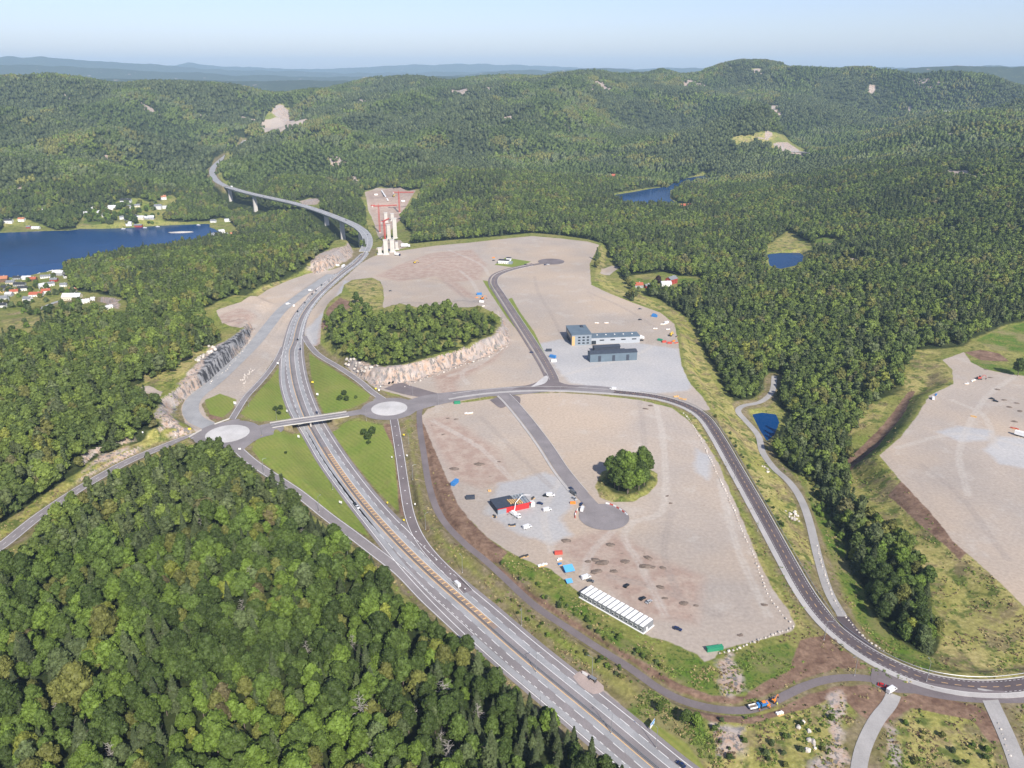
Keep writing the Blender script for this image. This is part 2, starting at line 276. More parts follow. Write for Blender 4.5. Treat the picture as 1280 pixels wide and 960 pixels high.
RB1 = U(284.5, 542.5, 0); RB2 = U(486.7, 511, 0); BULB1 = U(755, 646, 0); BULB2 = U(689, 327, 0)
disc(RB1, 26); disc(RB2, 24.5); disc(BULB1, 16.5); disc(BULB2, 20)
def Hq(x, y): return lookup(H, x, y)
def hz1(x, y): return float(Hq(x, y))
_ts = np.geomspace(200, 12000, 900)
def onto(pts):
    """world points where the ground is seen at photo pixels"""
    P = np.array(pts, float).reshape(-1, 2); u = (P[:, 0] - 640) / FPX; v = (480 - P[:, 1]) / FPX
    dx, dy, dz = u, math.cos(PITCH) + v * math.sin(PITCH), -math.sin(PITCH) + v * math.cos(PITCH)
    X = dx[:, None] * _ts; Y = dy[:, None] * _ts; Z = CAMZ + dz[:, None] * _ts; below = Z < Hq(X, Y); k = np.clip(below.argmax(1), 1, len(_ts) - 1)
    a = _ts[k - 1]; b = _ts[k]
    for _ in range(12):
        m = (a + b) / 2; f = CAMZ + dz * m < Hq(dx * m, dy * m); b = np.where(f, m, b); a = np.where(f, a, m)
    return np.stack([dx * b, dy * b, Hq(dx * b, dy * b)], 1)
def G(px, py): return Vector(onto([(px, py)])[0])
def Wp(pts): return onto(pts)[:, :2]
def heading(p, q):
    a, b = G(*p), G(*q); return math.atan2(b.y - a.y, b.x - a.x)

# ------------------------------------------------------------------ material helpers
def mat(name, col, rough=0.8, metal=0.0, spec=0.3, noise=0.0, scale=1.0, var=0.0):
    m = bpy.data.materials.new(name); m.use_nodes = True; t = m.node_tree; b = t.nodes['Principled BSDF']
    b.inputs['Base Color'].default_value = (*col, 1); b.inputs['Roughness'].default_value = rough
    b.inputs['Metallic'].default_value = metal; b.inputs['Specular IOR Level'].default_value = spec
    if noise or var:
        c = t.nodes.new('ShaderNodeTexCoord'); n = t.nodes.new('ShaderNodeTexNoise'); n.inputs['Scale'].default_value = scale; n.inputs['Detail'].default_value = 5
        t.links.new(c.outputs['Object'], n.inputs['Vector'])
        mr = t.nodes.new('ShaderNodeMapRange'); mr.inputs[1].default_value = .25; mr.inputs[2].default_value = .75; mr.inputs[3].default_value = 1 - noise; mr.inputs[4].default_value = 1 + noise
        t.links.new(n.outputs[0], mr.inputs[0]); src = mr.outputs[0]
        if var:
            oi = t.nodes.new('ShaderNodeObjectInfo'); m2 = t.nodes.new('ShaderNodeMapRange'); m2.inputs[3].default_value = 1 - var; m2.inputs[4].default_value = 1 + var
            t.links.new(oi.outputs['Random'], m2.inputs[0]); mu = t.nodes.new('ShaderNodeMath'); mu.operation = 'MULTIPLY'
            t.links.new(src, mu.inputs[0]); t.links.new(m2.outputs[0], mu.inputs[1]); src = mu.outputs[0]
        mx = t.nodes.new('ShaderNodeMix'); mx.data_type = 'RGBA'; mx.blend_type = 'MULTIPLY'; mx.inputs[0].default_value = 1; mx.inputs[6].default_value = (*col, 1)
        t.links.new(src, mx.inputs[7]); t.links.new(mx.outputs[2], b.inputs['Base Color'])
    return m
class NT_:
    """tiny wrapper to write shader graphs shortly"""
    def __init__(s, name):
        s.m = bpy.data.materials.new(name); s.m.use_nodes = True; s.t = s.m.node_tree; s.b = s.t.nodes['Principled BSDF']
        s.geo = s.t.nodes.new('ShaderNodeNewGeometry'); s.pos = s.geo.outputs['Position']
    def new(s, k): return s.t.nodes.new(k)
    def lk(s, a, b):
        if isinstance(a, (int, float)): b.default_value = a
        elif isinstance(a, tuple): b.default_value = (*a, 1) if len(b.default_value) == 4 else a
        else: s.t.links.new(a, b)
    def noise(s, wl, detail=4, rough=.55, off=0, stretch=None):
        n = s.new('ShaderNodeTexNoise'); v = s.new('ShaderNodeVectorMath'); v.operation = 'MULTIPLY_ADD'
        s.lk(s.pos, v.inputs[0]); st = stretch or (1, 1, 1); v.inputs[1].default_value = (st[0] / wl, st[1] / wl, st[2] / wl); v.inputs[2].default_value = (off, off * 1.7, off)
        s.lk(v.outputs[0], n.inputs['Vector']); n.inputs['Scale'].default_value = 1; n.inputs['Detail'].default_value = detail; n.inputs['Roughness'].default_value = rough
        return n.outputs[0]
    def rng(s, x, a, b, c=0., d=1.):
        n = s.new('ShaderNodeMapRange'); s.lk(x, n.inputs[0])
        for i, q in enumerate((a, b, c, d)): n.inputs[i + 1].default_value = q
        return n.outputs[0]
    def math(s, op, a, b=0.0):
        n = s.new('ShaderNodeMath'); n.operation = op; s.lk(a, n.inputs[0]); s.lk(b, n.inputs[1]); return n.outputs[0]
    def mix(s, f, a, b, mode='MIX'):
        n = s.new('ShaderNodeMix'); n.data_type = 'RGBA'; n.blend_type = mode; s.lk(f, n.inputs[0]); s.lk(a, n.inputs[6]); s.lk(b, n.inputs[7]); return n.outputs[2]
    def attr(s, name):
        n = s.new('ShaderNodeAttribute'); n.attribute_name = name; return n.outputs['Fac']
    def bump(s, h, dist, strength=1):
        n = s.new('ShaderNodeBump'); s.lk(h, n.inputs['Height']); n.inputs['Distance'].default_value = dist; n.inputs['Strength'].default_value = strength; s.lk(n.outputs[0], s.b.inputs['Normal'])
    def mul(s, col, f):
        c = s.new('ShaderNodeCombineColor'); [s.lk(f, c.inputs[i]) for i in range(3)]
        return s.mix(1.0, col, c.outputs[0], 'MULTIPLY')
    def done(s, col, rough=.9, spec=.15):
        s.lk(col, s.b.inputs['Base Color']); s.lk(rough, s.b.inputs['Roughness']); s.b.inputs['Specular IOR Level'].default_value = spec; return s.m

# ------------------------------------------------------------------ ground layers (signed distances in metres, positive inside)
def layer(polys, m=12):
    S = np.full((NR, NT), -float(m), np.float32)
    for p in polys: S = np.maximum(S, polysd(p, m))
    return np.clip(S, -m, m)
GRAVEL = [Wp(p) for p in [
 [(463,322),(480,316),(510,312),(545,307),(590,303),(625,299),(665,295),(700,298),(735,302),(749,306),(741,322),(737,330),(739,356),(760,366),(790,378),(826,391),(843,405),(848,430),(852,458),(863,480),(878,496),(888,512),(872,514),(845,503),(820,499),(760,492),(735,490),(697,490),(650,491),(620,494),(590,499),(560,505),(545,508),(500,494),(470,486),(455,474),(440,467),(437,460),(480,478),(540,468),(575,455),(615,442),(636,428),(628,398),(600,382),(520,384),(478,384),(480,372),(479,360),(476,352),(465,347),(440,350),(430,356),(427,366),(412,377),(405,388),(402,402),(400,430),(390,432),(381,420),(380,408),(388,390),(404,370),(430,348),(450,330)],
 [(526,521),(534,512),(548,506),(590,502),(625,497),(660,492),(700,491),(745,494),(800,500),(840,510),(862,527),(882,552),(900,583),(915,620),(930,655),(948,700),(965,735),(985,762),(994,780),(992,788),(978,793),(950,800),(925,806),(900,812),(893,822),(880,828),(872,818),(850,808),(830,800),(815,797),(780,779),(745,756),(724,741),(708,728),(690,712),(672,707),(650,696),(632,687),(610,672),(592,655),(572,630),(565,612),(554,587),(540,555)],
 [(a, b) for a, b in RPLAT],
 [(270,388),(300,378),(335,362),(362,350),(385,342),(412,338),(437,330),(448,322),(452,318),(440,334),(412,352),(388,373),(368,398),(357,425),(350,440),(340,452),(328,470),(316,484),(302,500),(300,512),(285,500),(262,500),(255,494),(290,462),(310,440),(300,432),(312,418),(300,410),(280,404)],
 [(218,490),(232,492),(226,510),(232,530),(246,540),(262,536),(268,528),(258,520),(252,505),(268,490),(262,480),(240,486)],
 [(168,488),(185,482),(203,490),(200,496),(185,492)],
 [(690,845),(716,836),(760,865),(775,880),(770,892),(740,870),(712,858)],
 [(480,300),(500,300),(512,308),(490,314),(470,312)],[(456,240),(470,235),(500,234),(520,238),(516,244),(505,262),(500,275),(475,300),(468,280),(460,262)],
 [(318,158),(330,150),(345,146),(360,147),(385,150),(380,155),(360,160),(350,166),(330,163)],
 [(752,336),(765,332),(775,334),(762,344),(750,342)]]]
GRASSC = [Wp(p) for p in [   # bright green weeds and farm meadows
 [(832,816),(850,806),(872,820),(888,830),(895,850),(900,868),(880,876),(850,862),(835,842)],[(905,830),(940,812),(985,802),(996,815),(994,835),(970,850),(935,862),(915,858)],
 [(700,735),(722,748),(750,770),(740,782),(712,765),(690,745)],[(625,700),(650,702),(672,715),(668,728),(640,718)],[(755,785),(790,800),(815,815),(812,828),(780,815),(750,796)],
 [(848,349),(860,347),(874,350),(876,357),(862,360),(845,357)],[(795,348),(812,346),(812,354),(800,358)],[(1018,300),(1030,297),(1046,299),(1050,306),(1035,311),(1020,310)],
 [(1212,452),(1225,448),(1250,458),(1285,462),(1290,474),(1255,466),(1230,462)],[(1220,425),(1245,412),(1285,402),(1285,440),(1240,438)],
 
 [(1000,600),(1020,620),(1045,660),(1080,740),(1060,745),(1040,700),(1020,650)],
 [(170,265),(190,262),(205,250),(215,248),(214,243),(200,246),(186,254)],[(104,268),(126,268),(128,280),(104,282)],[(770,895),(810,860),(850,885),(880,900),(905,960),(860,945),(815,915)],
 [(1060,720),(1090,770),(1130,805),(1160,822),(1190,835),(1160,840),(1110,818),(1070,775)]]]
DRY = [Wp(p) for p in [      # dry yellow grass banks
 [(1150,905),(1180,880),(1220,905),(1240,950),(1230,975),(1150,970)], [(880,905),(905,890),(940,892),(985,880),(1020,868),(1048,862),(1040,885),(1050,925),(1030,970),(880,970)], [(752,304),(745,322),(743,352),(762,364),(790,376),(828,389),(846,404),(852,430),(856,458),(869,480),(886,500),(900,530),(925,570),(950,615),(975,660),(992,694),(1000,700),(1020,705),(1005,660),(990,620),(968,590),(950,565),(945,545),(925,520),(900,490),(882,455),(872,415),(850,392),(800,368),(770,362),(757,345),(757,325)],
 [(1132,445),(1145,437),(1175,440),(1178,452),(1192,470),(1192,482),(1165,490),(1140,495),(1130,480)],[(1080,505),(1110,500),(1105,520),(1080,535),(1060,545),(1070,525)],
 [(912,172),(940,168),(975,170),(960,177),(915,180)],[(958,305),(985,292),(1000,300),(1010,312),(1005,318),(985,312),(960,316)],[(955,335),(985,340),(975,350),(955,350)],
 [(320,365),(345,352),(380,344),(400,340),(392,350),(370,356),(340,370),(322,376)],[(295,396),(325,384),(345,376),(338,388),(312,402),(300,404)],
 [(1055,580),(1099,569),(1125,600),(1160,637),(1190,677),(1214,696),(1254,732),(1280,760),(1300,850),(1200,848),(1160,835),(1178,800),(1165,740),(1140,680),(1100,650),(1065,620)],
 [(0,675),(45,640),(90,608),(125,588),(160,568),(205,550),(230,540),(205,534),(158,560),(85,598),(0,655)],[(0,700),(40,672),(42,690),(0,712)],
 [(900,690),(880,620),(905,600),(935,660),(968,730),(1010,785),(1000,790),(960,740),(930,690)],[(870,520),(905,590),(880,570),(860,530)],
 [(740,630),(745,605),(760,625),(800,628),(824,600),(826,610),(800,632),(765,636)],
 [(1120,905),(1150,880),(1200,890),(1240,940),(1250,975),(1130,975)],[(1290,480),(1290,400),(1400,400),(1400,480)],
 [(180,490),(230,470),(245,450),(270,432),(200,430),(180,460)],[(430,356),(450,349),(476,352),(480,362),(478,384),(450,386),(430,390),(440,370)],
 [(0,400),(40,395),(80,400),(60,425),(20,425)]]]
LAWN = [Wp(p) for p in [
 [(300,517),(316,498),(334,478),(349,458),(353,480),(360,505),(368,520),(340,526),(318,526)],[(386,441),(400,451),(425,467),(450,484),(463,494),(458,502),(436,511),(405,517),(397,500),(389,470)],
 [(322,547),(345,540),(376,541),(392,565),(420,605),(450,650),(462,672),(440,660),(410,638),(375,610),(350,594),(326,576),(315,562)],
 [(415,540),(432,528),(455,527),(478,532),(492,560),(496,600),(499,640),(470,612),(440,575)],[(256,500),(275,492),(296,500),(290,512),(278,522),(262,518)],
 [(770,905),(810,900),(860,930),(900,985),(880,985),(820,935)],[(618,331),(632,322),(664,327),(655,331),(640,334)],
 [(640,372),(650,390),(668,415),(680,440),(686,455),(680,452),(662,425),(645,400),(632,375)],[(603,350),(612,352),(622,372),(640,400),(648,415),(634,398),(612,365)]]]
SOIL = [Wp(p) for p in [
 [(480,530),(490,530),(498,570),(502,610),(508,650),(498,640),(493,590),(484,560)],
 [(519,530),(530,520),(545,555),(556,590),(568,612),(575,632),(594,656),(612,674),(634,690),(625,705),(600,695),(575,672),(553,650),(540,612),(532,575)],
 [(592,700),(612,705),(640,728),(670,752),(715,782),(755,806),(790,828),(822,850),(850,866),(885,878),(920,880),(960,868),(1005,848),(1045,836),(1085,836),(1060,815),(1040,805),(1045,790),(1000,800),(985,840),(960,850),(930,870),(890,870),(850,855),(820,838),(780,815),(740,790),(700,765),(660,738),(625,708)],
 [(850,882),(885,892),(940,897),(980,884),(1010,868),(1045,858),(1083,856),(1115,868),(1100,890),(1085,900),(1065,885),(1050,870),(1010,885),(975,895),(935,905),(890,902)],
 [(1120,872),(1150,866),(1215,880),(1235,890),(1255,925),(1240,930),(1215,900),(1180,893),(1140,885),(1115,900),(1100,910)],
 [(400,410),(410,385),(425,372),(440,378),(430,395),(412,410)],[(258,510),(280,520),(275,526),(262,524)],[(1205,440),(1225,437),(1250,442),(1262,452),(1225,450)],
 [(1050,582),(1075,560),(1105,530),(1135,490),(1145,488),(1128,520),(1095,560),(1060,592)],[(1130,600),(1165,640),(1210,690),(1200,700),(1150,655),(1110,620)]]]
ROCK = [Wp(p) for p in [
 [(222,502),(203,508),(190,520),(205,532),(228,540),(215,520)],[(228,500),(222,480),(235,465),(250,450),(262,436),(285,424),(310,412),(318,410),(310,424),(298,440),(285,456),(262,477),(240,490)],
 [(388,330),(398,318),(415,311),(430,309),(441,311),(440,322),(425,330),(408,338),(392,342)],[(440,449),(460,454),(480,458),(507,458),(530,450),(560,444),(590,436),(615,420),(634,408),(640,428),(616,444),(576,458),(540,470),(500,484),(468,482),(446,470)],
 [(102,592),(112,578),(130,568),(160,558),(158,566),(120,580)],[(410,196),(420,192),(436,196),(440,212),(450,232),(430,230),(420,215)],
 [(8,238),(22,228),(32,225),(30,238),(14,250)],[(733,102),(745,99),(760,103),(765,115),(750,118),(738,112)],[(603,112),(616,108),(622,113),(610,118)],
 [(1140,98),(1165,97),(1185,106),(1180,112),(1150,110)],[(842,97),(862,96),(880,105),(870,116),(850,108)],[(936,88),(950,86),(956,92),(945,94)],
 [(1172,213),(1190,212),(1215,220),(1250,216),(1252,222),(1215,225),(1185,222)],[(1262,200),(1290,198),(1290,206),(1265,208)],[(965,180),(985,178),(1000,188),(1010,196),(995,196),(975,190)],
 [(1060,196),(1080,190),(1110,194),(1100,200)],[(128,376),(142,373),(150,380),(148,386),(135,384)],[(1050,325),(1070,322),(1085,328),(1068,333)],[(1170,335),(1190,333),(1180,342)],
 [(345,132),(352,130),(358,136),(375,142),(385,148),(350,148),(338,140)],[(65,182),(80,178),(95,181),(82,186)],[(115,195),(135,193),(150,198),(128,202)],
 [(395,256),(380,256),(372,252),(388,248),(402,248)],[(1030,870),(1050,865),(1060,880),(1050,910),(1060,950),(1030,970),(1010,960),(1040,930)],[(1105,905),(1115,912),(1130,960),(1115,960)],
 [(890,905),(930,908),(935,945),(905,950)],[(895,830),(912,818),(930,845),(930,870),(905,868)],[(0,296),(50,290),(60,292),(40,298)]]]
PAD = [Wp(p) for p in [
 [(665,432),(700,424),(740,432),(790,428),(848,436),(855,462),(866,480),(860,488),(820,492),(760,487),(712,478),(695,460),(680,440)],
 [(625,604),(655,598),(680,590),(708,600),(720,625),(700,650),(715,668),(690,680),(650,668),(620,650),(605,640)],[(420,372),(402,392),(382,412),(382,430),(396,430),(402,400),(415,380),(440,352),(430,350)],
 [(1230,562),(1250,545),(1300,550),(1300,590),(1250,580)],[(1170,540),(1200,532),(1240,538),(1235,550),(1200,552)],[(870,560),(890,572),(885,600),(868,590)]]]
LAY = {'gravel': layer(GRAVEL), 'weeds': layer(GRASSC), 'dry': layer(DRY), 'lawn': layer(LAWN), 'soil': layer(SOIL), 'rock': layer(ROCK), 'pad': layer(PAD)}
LAY['gravel'] = np.where(sd_clump > -12, np.minimum(LAY['gravel'], -sd_clump), LAY['gravel']).astype(np.float32)
# earth-moving patches on the upper plateau: purplish brown
LAY['earth'] = layer([Wp(p) for p in [[(458,238),(500,233),(525,238),(510,262),(498,290),(478,300),(462,262)],[(470,345),(500,330),(540,316),(590,312),(608,330),(600,350),(570,352),(600,375),(575,370),(545,345),(500,352)],[(380,430),(402,400),(404,440),(396,445)],[(540,470),(610,450),(636,430),(620,450),(570,478),(575,492),(550,492)],[(530,525),(560,520),(620,560),(640,600),(600,610),(570,600),(545,560)],[(690,680),(760,660),(830,700),(880,720),(870,780),(800,770),(740,720)],[(270,395),(300,385),(320,395),(290,420)]]])
LAY['darkrock'] = layer([Wp([(240,492),(262,478),(288,456),(300,440),(314,424),(320,408),(306,410),(284,424),(262,440),(252,455),(246,470)]), Wp([(223,505),(212,506),(222,530),(232,538),(229,520)])])
def trackset(lines, hw):
    D = np.full((NR, NT), -12.0, np.float32)
    for l in lines:
        P = spline([(*q, 0) for q in Wp(l)], 6)
        for o in (-1.1, 1.1): D = np.maximum(D, hw - linedist(offset(P, o), 14)[0])
    return np.maximum(D, -12).astype(np.float32)
LAY['track'] = trackset([[(820,505),(828,545),(832,600),(826,640),(792,652)],[(792,652),(780,672),(800,705),(832,770)],[(770,660),(740,690),(728,725)],[(585,480),(578,466),(600,450),(633,430)],[(560,470),(600,455),(640,425)],[(575,338),(590,352),(600,372)],[(1190,500),(1230,520),(1245,560)],[(1120,560),(1200,542),(1290,560)],[(540,525),(600,560),(640,600)],[(700,600),(680,640),(690,690)],[(560,312),(600,330),(612,345)],[(820,430),(790,445),(700,470)],[(900,600),(920,680),(960,770)],[(1270,469),(1230,500),(1200,560),(1210,620)]], 1.2)
LAY['track_dark'] = trackset([[(668,345),(673,365),(690,395),(702,418)],[(480,352),(520,348),(560,355),(600,378)],[(800,500),(805,560),(790,570)],[(840,640),(830,690),(850,750)],[(530,335),(560,322),(600,318)],[(735,365),(780,385),(820,410)],[(600,520),(640,560),(690,610)],[(760,720),(820,735),(900,770)],[(1150,580),(1200,620),(1260,700)]], .9)
# bare earth beside roads
LAY['verge'] = np.clip(6 - hgrid_road, -12, 12).astype(np.float32)
slope_i = np.gradient(H, axis=0) / np.gradient(R)[:, None]; slope_j = np.gradient(H, axis=1) / (R[:, None] * (TH[1] - TH[0])); SLOPE = np.hypot(slope_i, slope_j)
# where trees may stand: outside every clearing
CLEAR = [SITE, RP] + [Wp(p) for p in [
 [(752,300),(748,340),(742,362),(775,372),(800,368),(826,375),(841,386),(865,400),(876,420),(880,440),(893,460),(905,485),(920,505),(938,512),(958,503),(966,488),(972,492),(972,508),(985,515),(985,530),(972,545),(962,555),(967,572),(983,588),(1006,596),(1022,606),(1035,640),(1055,690),(1075,730),(1095,775),(1125,803),(1150,820),(1178,822),(1174,795),(1158,770),(1165,745),(1158,715),(1142,680),(1115,665),(1085,650),(1070,635),(1058,605),(1056,580),(1080,560),(1050,560),(1070,540),(1078,520),(1100,500),(1128,488),(1132,470),(1140,445),(1150,437),(1178,436),(1208,432),(1214,424),(1236,416),(1256,406),(1290,400),(1500,400),(1500,1000),(1000,1000),(900,560)],
 [(0,668),(42,636),(90,596),(155,560),(185,550),(206,537),(228,535),(240,540),(262,556),(245,566),(200,575),(160,592),(125,612),(90,636),(48,668),(44,690),(20,716),(0,724),(-200,860),(-200,790)],
 [(165,492),(170,482),(190,475),(215,468),(232,455),(250,440),(278,425),(262,405),(250,390),(285,372),(320,362),(340,355),(360,348),(378,338),(395,324),(408,314),(440,308),(455,318),(430,560),(240,550),(215,535),(190,525),(200,505)],
 [(160,396),(150,400),(120,392),(92,402),(60,408),(40,425),(0,430),(-60,430),(-60,350),(0,345),(40,342),(66,338),(75,336),(84,345),(90,362),(120,366),(150,372),(165,384)],
 [(104,270),(128,262),(150,250),(175,248),(205,258),(210,268),(205,276),(235,278),(262,276),(276,272),(286,276),(300,292),(290,300),(262,302),(255,290),(200,284),(100,288),(95,283)],
 [(0,290),(5,275),(30,272),(60,284),(70,288),(40,294),(0,296)],[(785,345),(812,342),(830,340),(848,345),(872,346),(880,352),(870,362),(840,365),(800,368),(788,360)],
 [(955,335),(958,312),(970,298),(985,288),(998,296),(1010,302),(1018,314),(1006,335),(985,345),(960,346)],[(1018,302),(1030,297),(1050,300),(1052,308),(1035,313),(1020,312)],
 [(455,315),(462,300),(458,280),(456,262),(448,250),(455,238),(475,233),(520,236),(530,240),(515,256),(500,275),(515,290),(515,308),(480,318)],
 [(318,160),(330,148),(338,136),(350,128),(362,134),(388,150),(380,158),(352,168),(328,166)],[(910,172),(940,167),(975,168),(1005,185),(1012,198),(990,198),(960,180),(912,182)],
 [(193,256),(215,243),(225,250),(215,262),(196,262)],[(280,200),(292,186),(302,178),(306,184),(292,196),(284,206)],[(296,560),(330,536),(345,538),(380,541),(470,690),(560,785),(530,790),(500,748),(470,716),(400,660),(330,604)],[(838,256),(860,254),(872,262),(850,264)],[(752,220),(765,215),(780,222),(765,226)],
 [(372,252),(388,247),(402,252),(400,262),(378,262)],[(266,206),(262,218),(272,232),(280,240),(290,232),(278,222),(276,206)],[(900,540),(880,500),(905,500)]]]
sd_clear = np.full((NR, NT), -30.0, np.float32)
for p in CLEAR: sd_clear = np.maximum(sd_clear, polysd(p, 30))
for p in (LAKE, RIVER, TARN, POND): sd_clear = np.maximum(sd_clear, polysd(p, 30) + 5)
rkc = np.where(R[:, None] < 2200, LAY['rock'] + fbm(GX, GY, 20, 2, 77) * 14, np.where((LAY['rock'] > -6) & (fbm(GX, GY, 75, 3, 79) > .12), 6, -30))
sd_clear = np.maximum(sd_clear, np.maximum(rkc, 6 - hgrid_road))
sd_floor = sd_clear.copy(); vl = linedist(spline([(*U(a, b, 0), 0) for a, b in [(459,297),(453,288.5),(440,280),(420,271.5),(400,264),(386,259.3),(365,253.5),(345,249),(320,243.5),(300,238.5),(284,233.5)]], 10), 30)[0]; sd_clear = np.maximum(sd_clear, 22 - vl)
VPTS = [U(a, b, 0) for a, b in [(450,286.5),(426,274),(406,266.5),(318,243),(287,234.5)]]
for q in VPTS:                                         # felled ground round the viaduct piers
    e = np.array(q) / math.hypot(*q); d_ = (GX - q[0]) * -e[0] + (GY - q[1]) * -e[1]; l_ = np.abs((GX - q[0]) * e[1] - (GY - q[1]) * e[0]); sd_clear = np.maximum(sd_clear, np.where((l_ < 13) & (d_ > -14) & (d_ < 125), 5, -30))
sd_clear = np.maximum(sd_clear, 26 - linedist(RW['far_highway'], 40)[0]); 
for poly, q in ((RIVER, 34), (RIVER, 68), (TARN, 26), (POND, 10), (LAKE, 22)):   # low shore growth in front of the water
    P = np.array(poly); c = P.mean(0); e = c / np.hypot(*c); sd_clear = np.maximum(sd_clear, polysd(P - e * q, 30) + 4)
open_n = fbm(GX, GY, 160, 4, 88)
bare = (R[:, None] > 2300) & (fbm(GX, GY, 150, 4, 91) > .50) & (H > 60)
sd_clear = np.maximum(sd_clear, np.where(((open_n > 0.62) & (R[:, None] > 900)) | bare, 5, -30)); LAY['rock'] = np.where(bare, np.maximum(LAY['rock'], 3), LAY['rock']).astype(np.float32)
GROVES = [Wp(p) for p in [
 [(404,402),(415,392),(445,384),(470,394),(520,390),(575,386),(606,392),(622,404),(616,418),(585,432),(545,444),(505,458),(470,460),(445,455),(425,446),(408,430)],
 [(756,606),(760,592),(780,586),(806,586),(818,598),(806,612),(785,620),(765,616)]]]
sd_grove = np.maximum(polysd(GROVES[0], 20), polysd(GROVES[1], 20))
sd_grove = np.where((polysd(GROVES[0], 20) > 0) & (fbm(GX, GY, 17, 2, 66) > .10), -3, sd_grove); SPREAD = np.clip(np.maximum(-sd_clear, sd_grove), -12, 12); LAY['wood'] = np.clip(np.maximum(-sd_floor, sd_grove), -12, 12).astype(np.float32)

def tag(o, label=None, cat=None, group=None, kind=None):
    if label: o['label'] = label
    if cat: o['category'] = cat
    if group: o['group'] = group
    if kind: o['kind'] = kind
    return o
def raw_mesh(name, co, faces, sizes=4):
    """co: n x 3 array; faces: m x k int array"""
    me = bpy.data.meshes.new(name); co = np.asarray(co, np.float32); faces = np.asarray(faces, np.int32); m, k = faces.shape
    me.vertices.add(len(co)); me.vertices.foreach_set('co', co.ravel()); me.loops.add(m * k); me.loops.foreach_set('vertex_index', faces.ravel())
    me.polygons.add(m); me.polygons.foreach_set('loop_start', np.arange(0, m * k, k, dtype=np.int32)); me.update(calc_edges=True)
    return me
def link(name, me, m=None, parent=None, loc=None):
    o = bpy.data.objects.new(name, me); COL.objects.link(o)
    if m is not None and not me.materials: me.materials.append(m)
    if parent: o.parent = parent
    if loc is not None: o.location = loc
    return o
def empty(name, loc=(0, 0, 0), rz=0.0):
    o = bpy.data.objects.new(name, None); COL.objects.link(o); o.location = loc; o.rotation_euler = (0, 0, rz); o.empty_display_size = .5; return o
idx = np.arange(NR * NT).reshape(NR, NT)
co = np.stack([GX.ravel(), GY.ravel(), H.ravel()], 1)
F_ = np.stack([idx[:-1, :-1].ravel(), idx[:-1, 1:].ravel(), idx[1:, 1:].ravel(), idx[1:, :-1].ravel()], 1)[:, ::-1]
gm = raw_mesh('ground', co, F_); gm.shade_smooth()
for n, a in LAY.items():
    at = gm.attributes.new('sd_' + n, 'FLOAT', 'POINT'); at.data.foreach_set('value', a.ravel().astype(np.float32))

g = NT_('ground'); n1 = g.noise(9, 5); n2 = g.noise(45, 4, off=3); n3 = g.noise(2.2, 4, off=5); n4 = g.noise(160, 3, off=9); n5 = g.noise(0.7, 2, off=2)
fine = g.rng(g.math('ADD', n3, g.math('MULTIPLY', n5, .5)), .45, 1.05, .72, 1.28)
def mask(name, amp=3.5, w=.5, nn=None):
    v = g.math('ADD', g.attr('sd_' + name), g.math('MULTIPLY', g.math('SUBTRACT', nn or n1, .5), amp)); return g.rng(v, -w, w)
grass = g.mix(g.rng(n2, .35, .65), (.165, .195, .042), (.25, .225, .08)); grass = g.mix(g.rng(n1, .5, .72), grass, (.07, .10, .022)); grass = g.mix(g.rng(n3, .58, .8, 0, .5), grass, (.26, .22, .11))
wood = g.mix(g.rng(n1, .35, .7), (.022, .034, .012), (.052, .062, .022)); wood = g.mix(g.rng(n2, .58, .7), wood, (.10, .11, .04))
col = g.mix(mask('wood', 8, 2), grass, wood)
col = g.mix(mask('verge', 5, 2), col, g.mix(g.rng(n1, .4, .6), (.16, .14, .06), (.22, .18, .11)))
dry = g.mix(g.rng(n2, .35, .65), (.25, .245, .065), (.34, .29, .12)); dry = g.mix(g.rng(n1, .5, .6), dry, (.11, .135, .035)); dry = g.mix(g.rng(g.noise(18, 5, .7, 95), .52, .6, 0, .7), dry, (.19, .145, .085)); dry = g.mix(g.rng(n3, .6, .75, 0, .6), dry, (.33, .28, .16))
col = g.mix(mask('dry', 6, .8), col, dry)
weeds = g.mix(g.rng(n1, .4, .62), (.10, .17, .025), (.19, .20, .055)); weeds = g.mix(g.rng(n3, .5, .62), weeds, (.05, .08, .018)); weeds = g.mix(g.rng(n2, .52, .6, 0, .8), weeds, (.22, .19, .09))
col = g.mix(mask('weeds', 9, 1), col, weeds)
soil = g.mix(g.rng(n1, .35, .65), (.14, .085, .06), (.25, .165, .115)); soil = g.mix(g.rng(n3, .6, .75, 0, .5), soil, (.12, .12, .04))
col = g.mix(mask('soil', 3, .5), col, soil)
gr = g.mix(g.rng(n2, .32, .68), (.425, .36, .30), (.37, .325, .285)); gr = g.mix(g.rng(n4, .45, .62), gr, (.45, .365, .285)); gr = g.mix(g.rng(g.noise(28, 6, .65, 14), .55, .66, 0, .35), gr, (.50, .465, .42))
gr = g.mix(g.rng(g.noise(5, 5, .6, 21), .64, .74, 0, .55), gr, (.23, .185, .15)); gr = g.mix(g.rng(g.noise(34, 5, .7, 31, (1, .25, 1)), .55, .7, 0, .35), gr, (.33, .285, .25))
gravel = g.mix(mask('earth', 10, 4), gr, g.mix(g.rng(n1, .4, .6), (.36, .265, .215), (.42, .335, .275)))
gravel = g.mix(g.math('MULTIPLY', mask('earth', 10, 4), g.rng(g.noise(3.5, 4, .6, 41), .62, .70, 0, .55)), gravel, (.17, .13, .105))
pad = g.mix(g.rng(n2, .35, .65), (.40, .395, .395), (.45, .435, .42)); gravel = g.mix(mask('pad', 7, 2.5), gravel, pad)
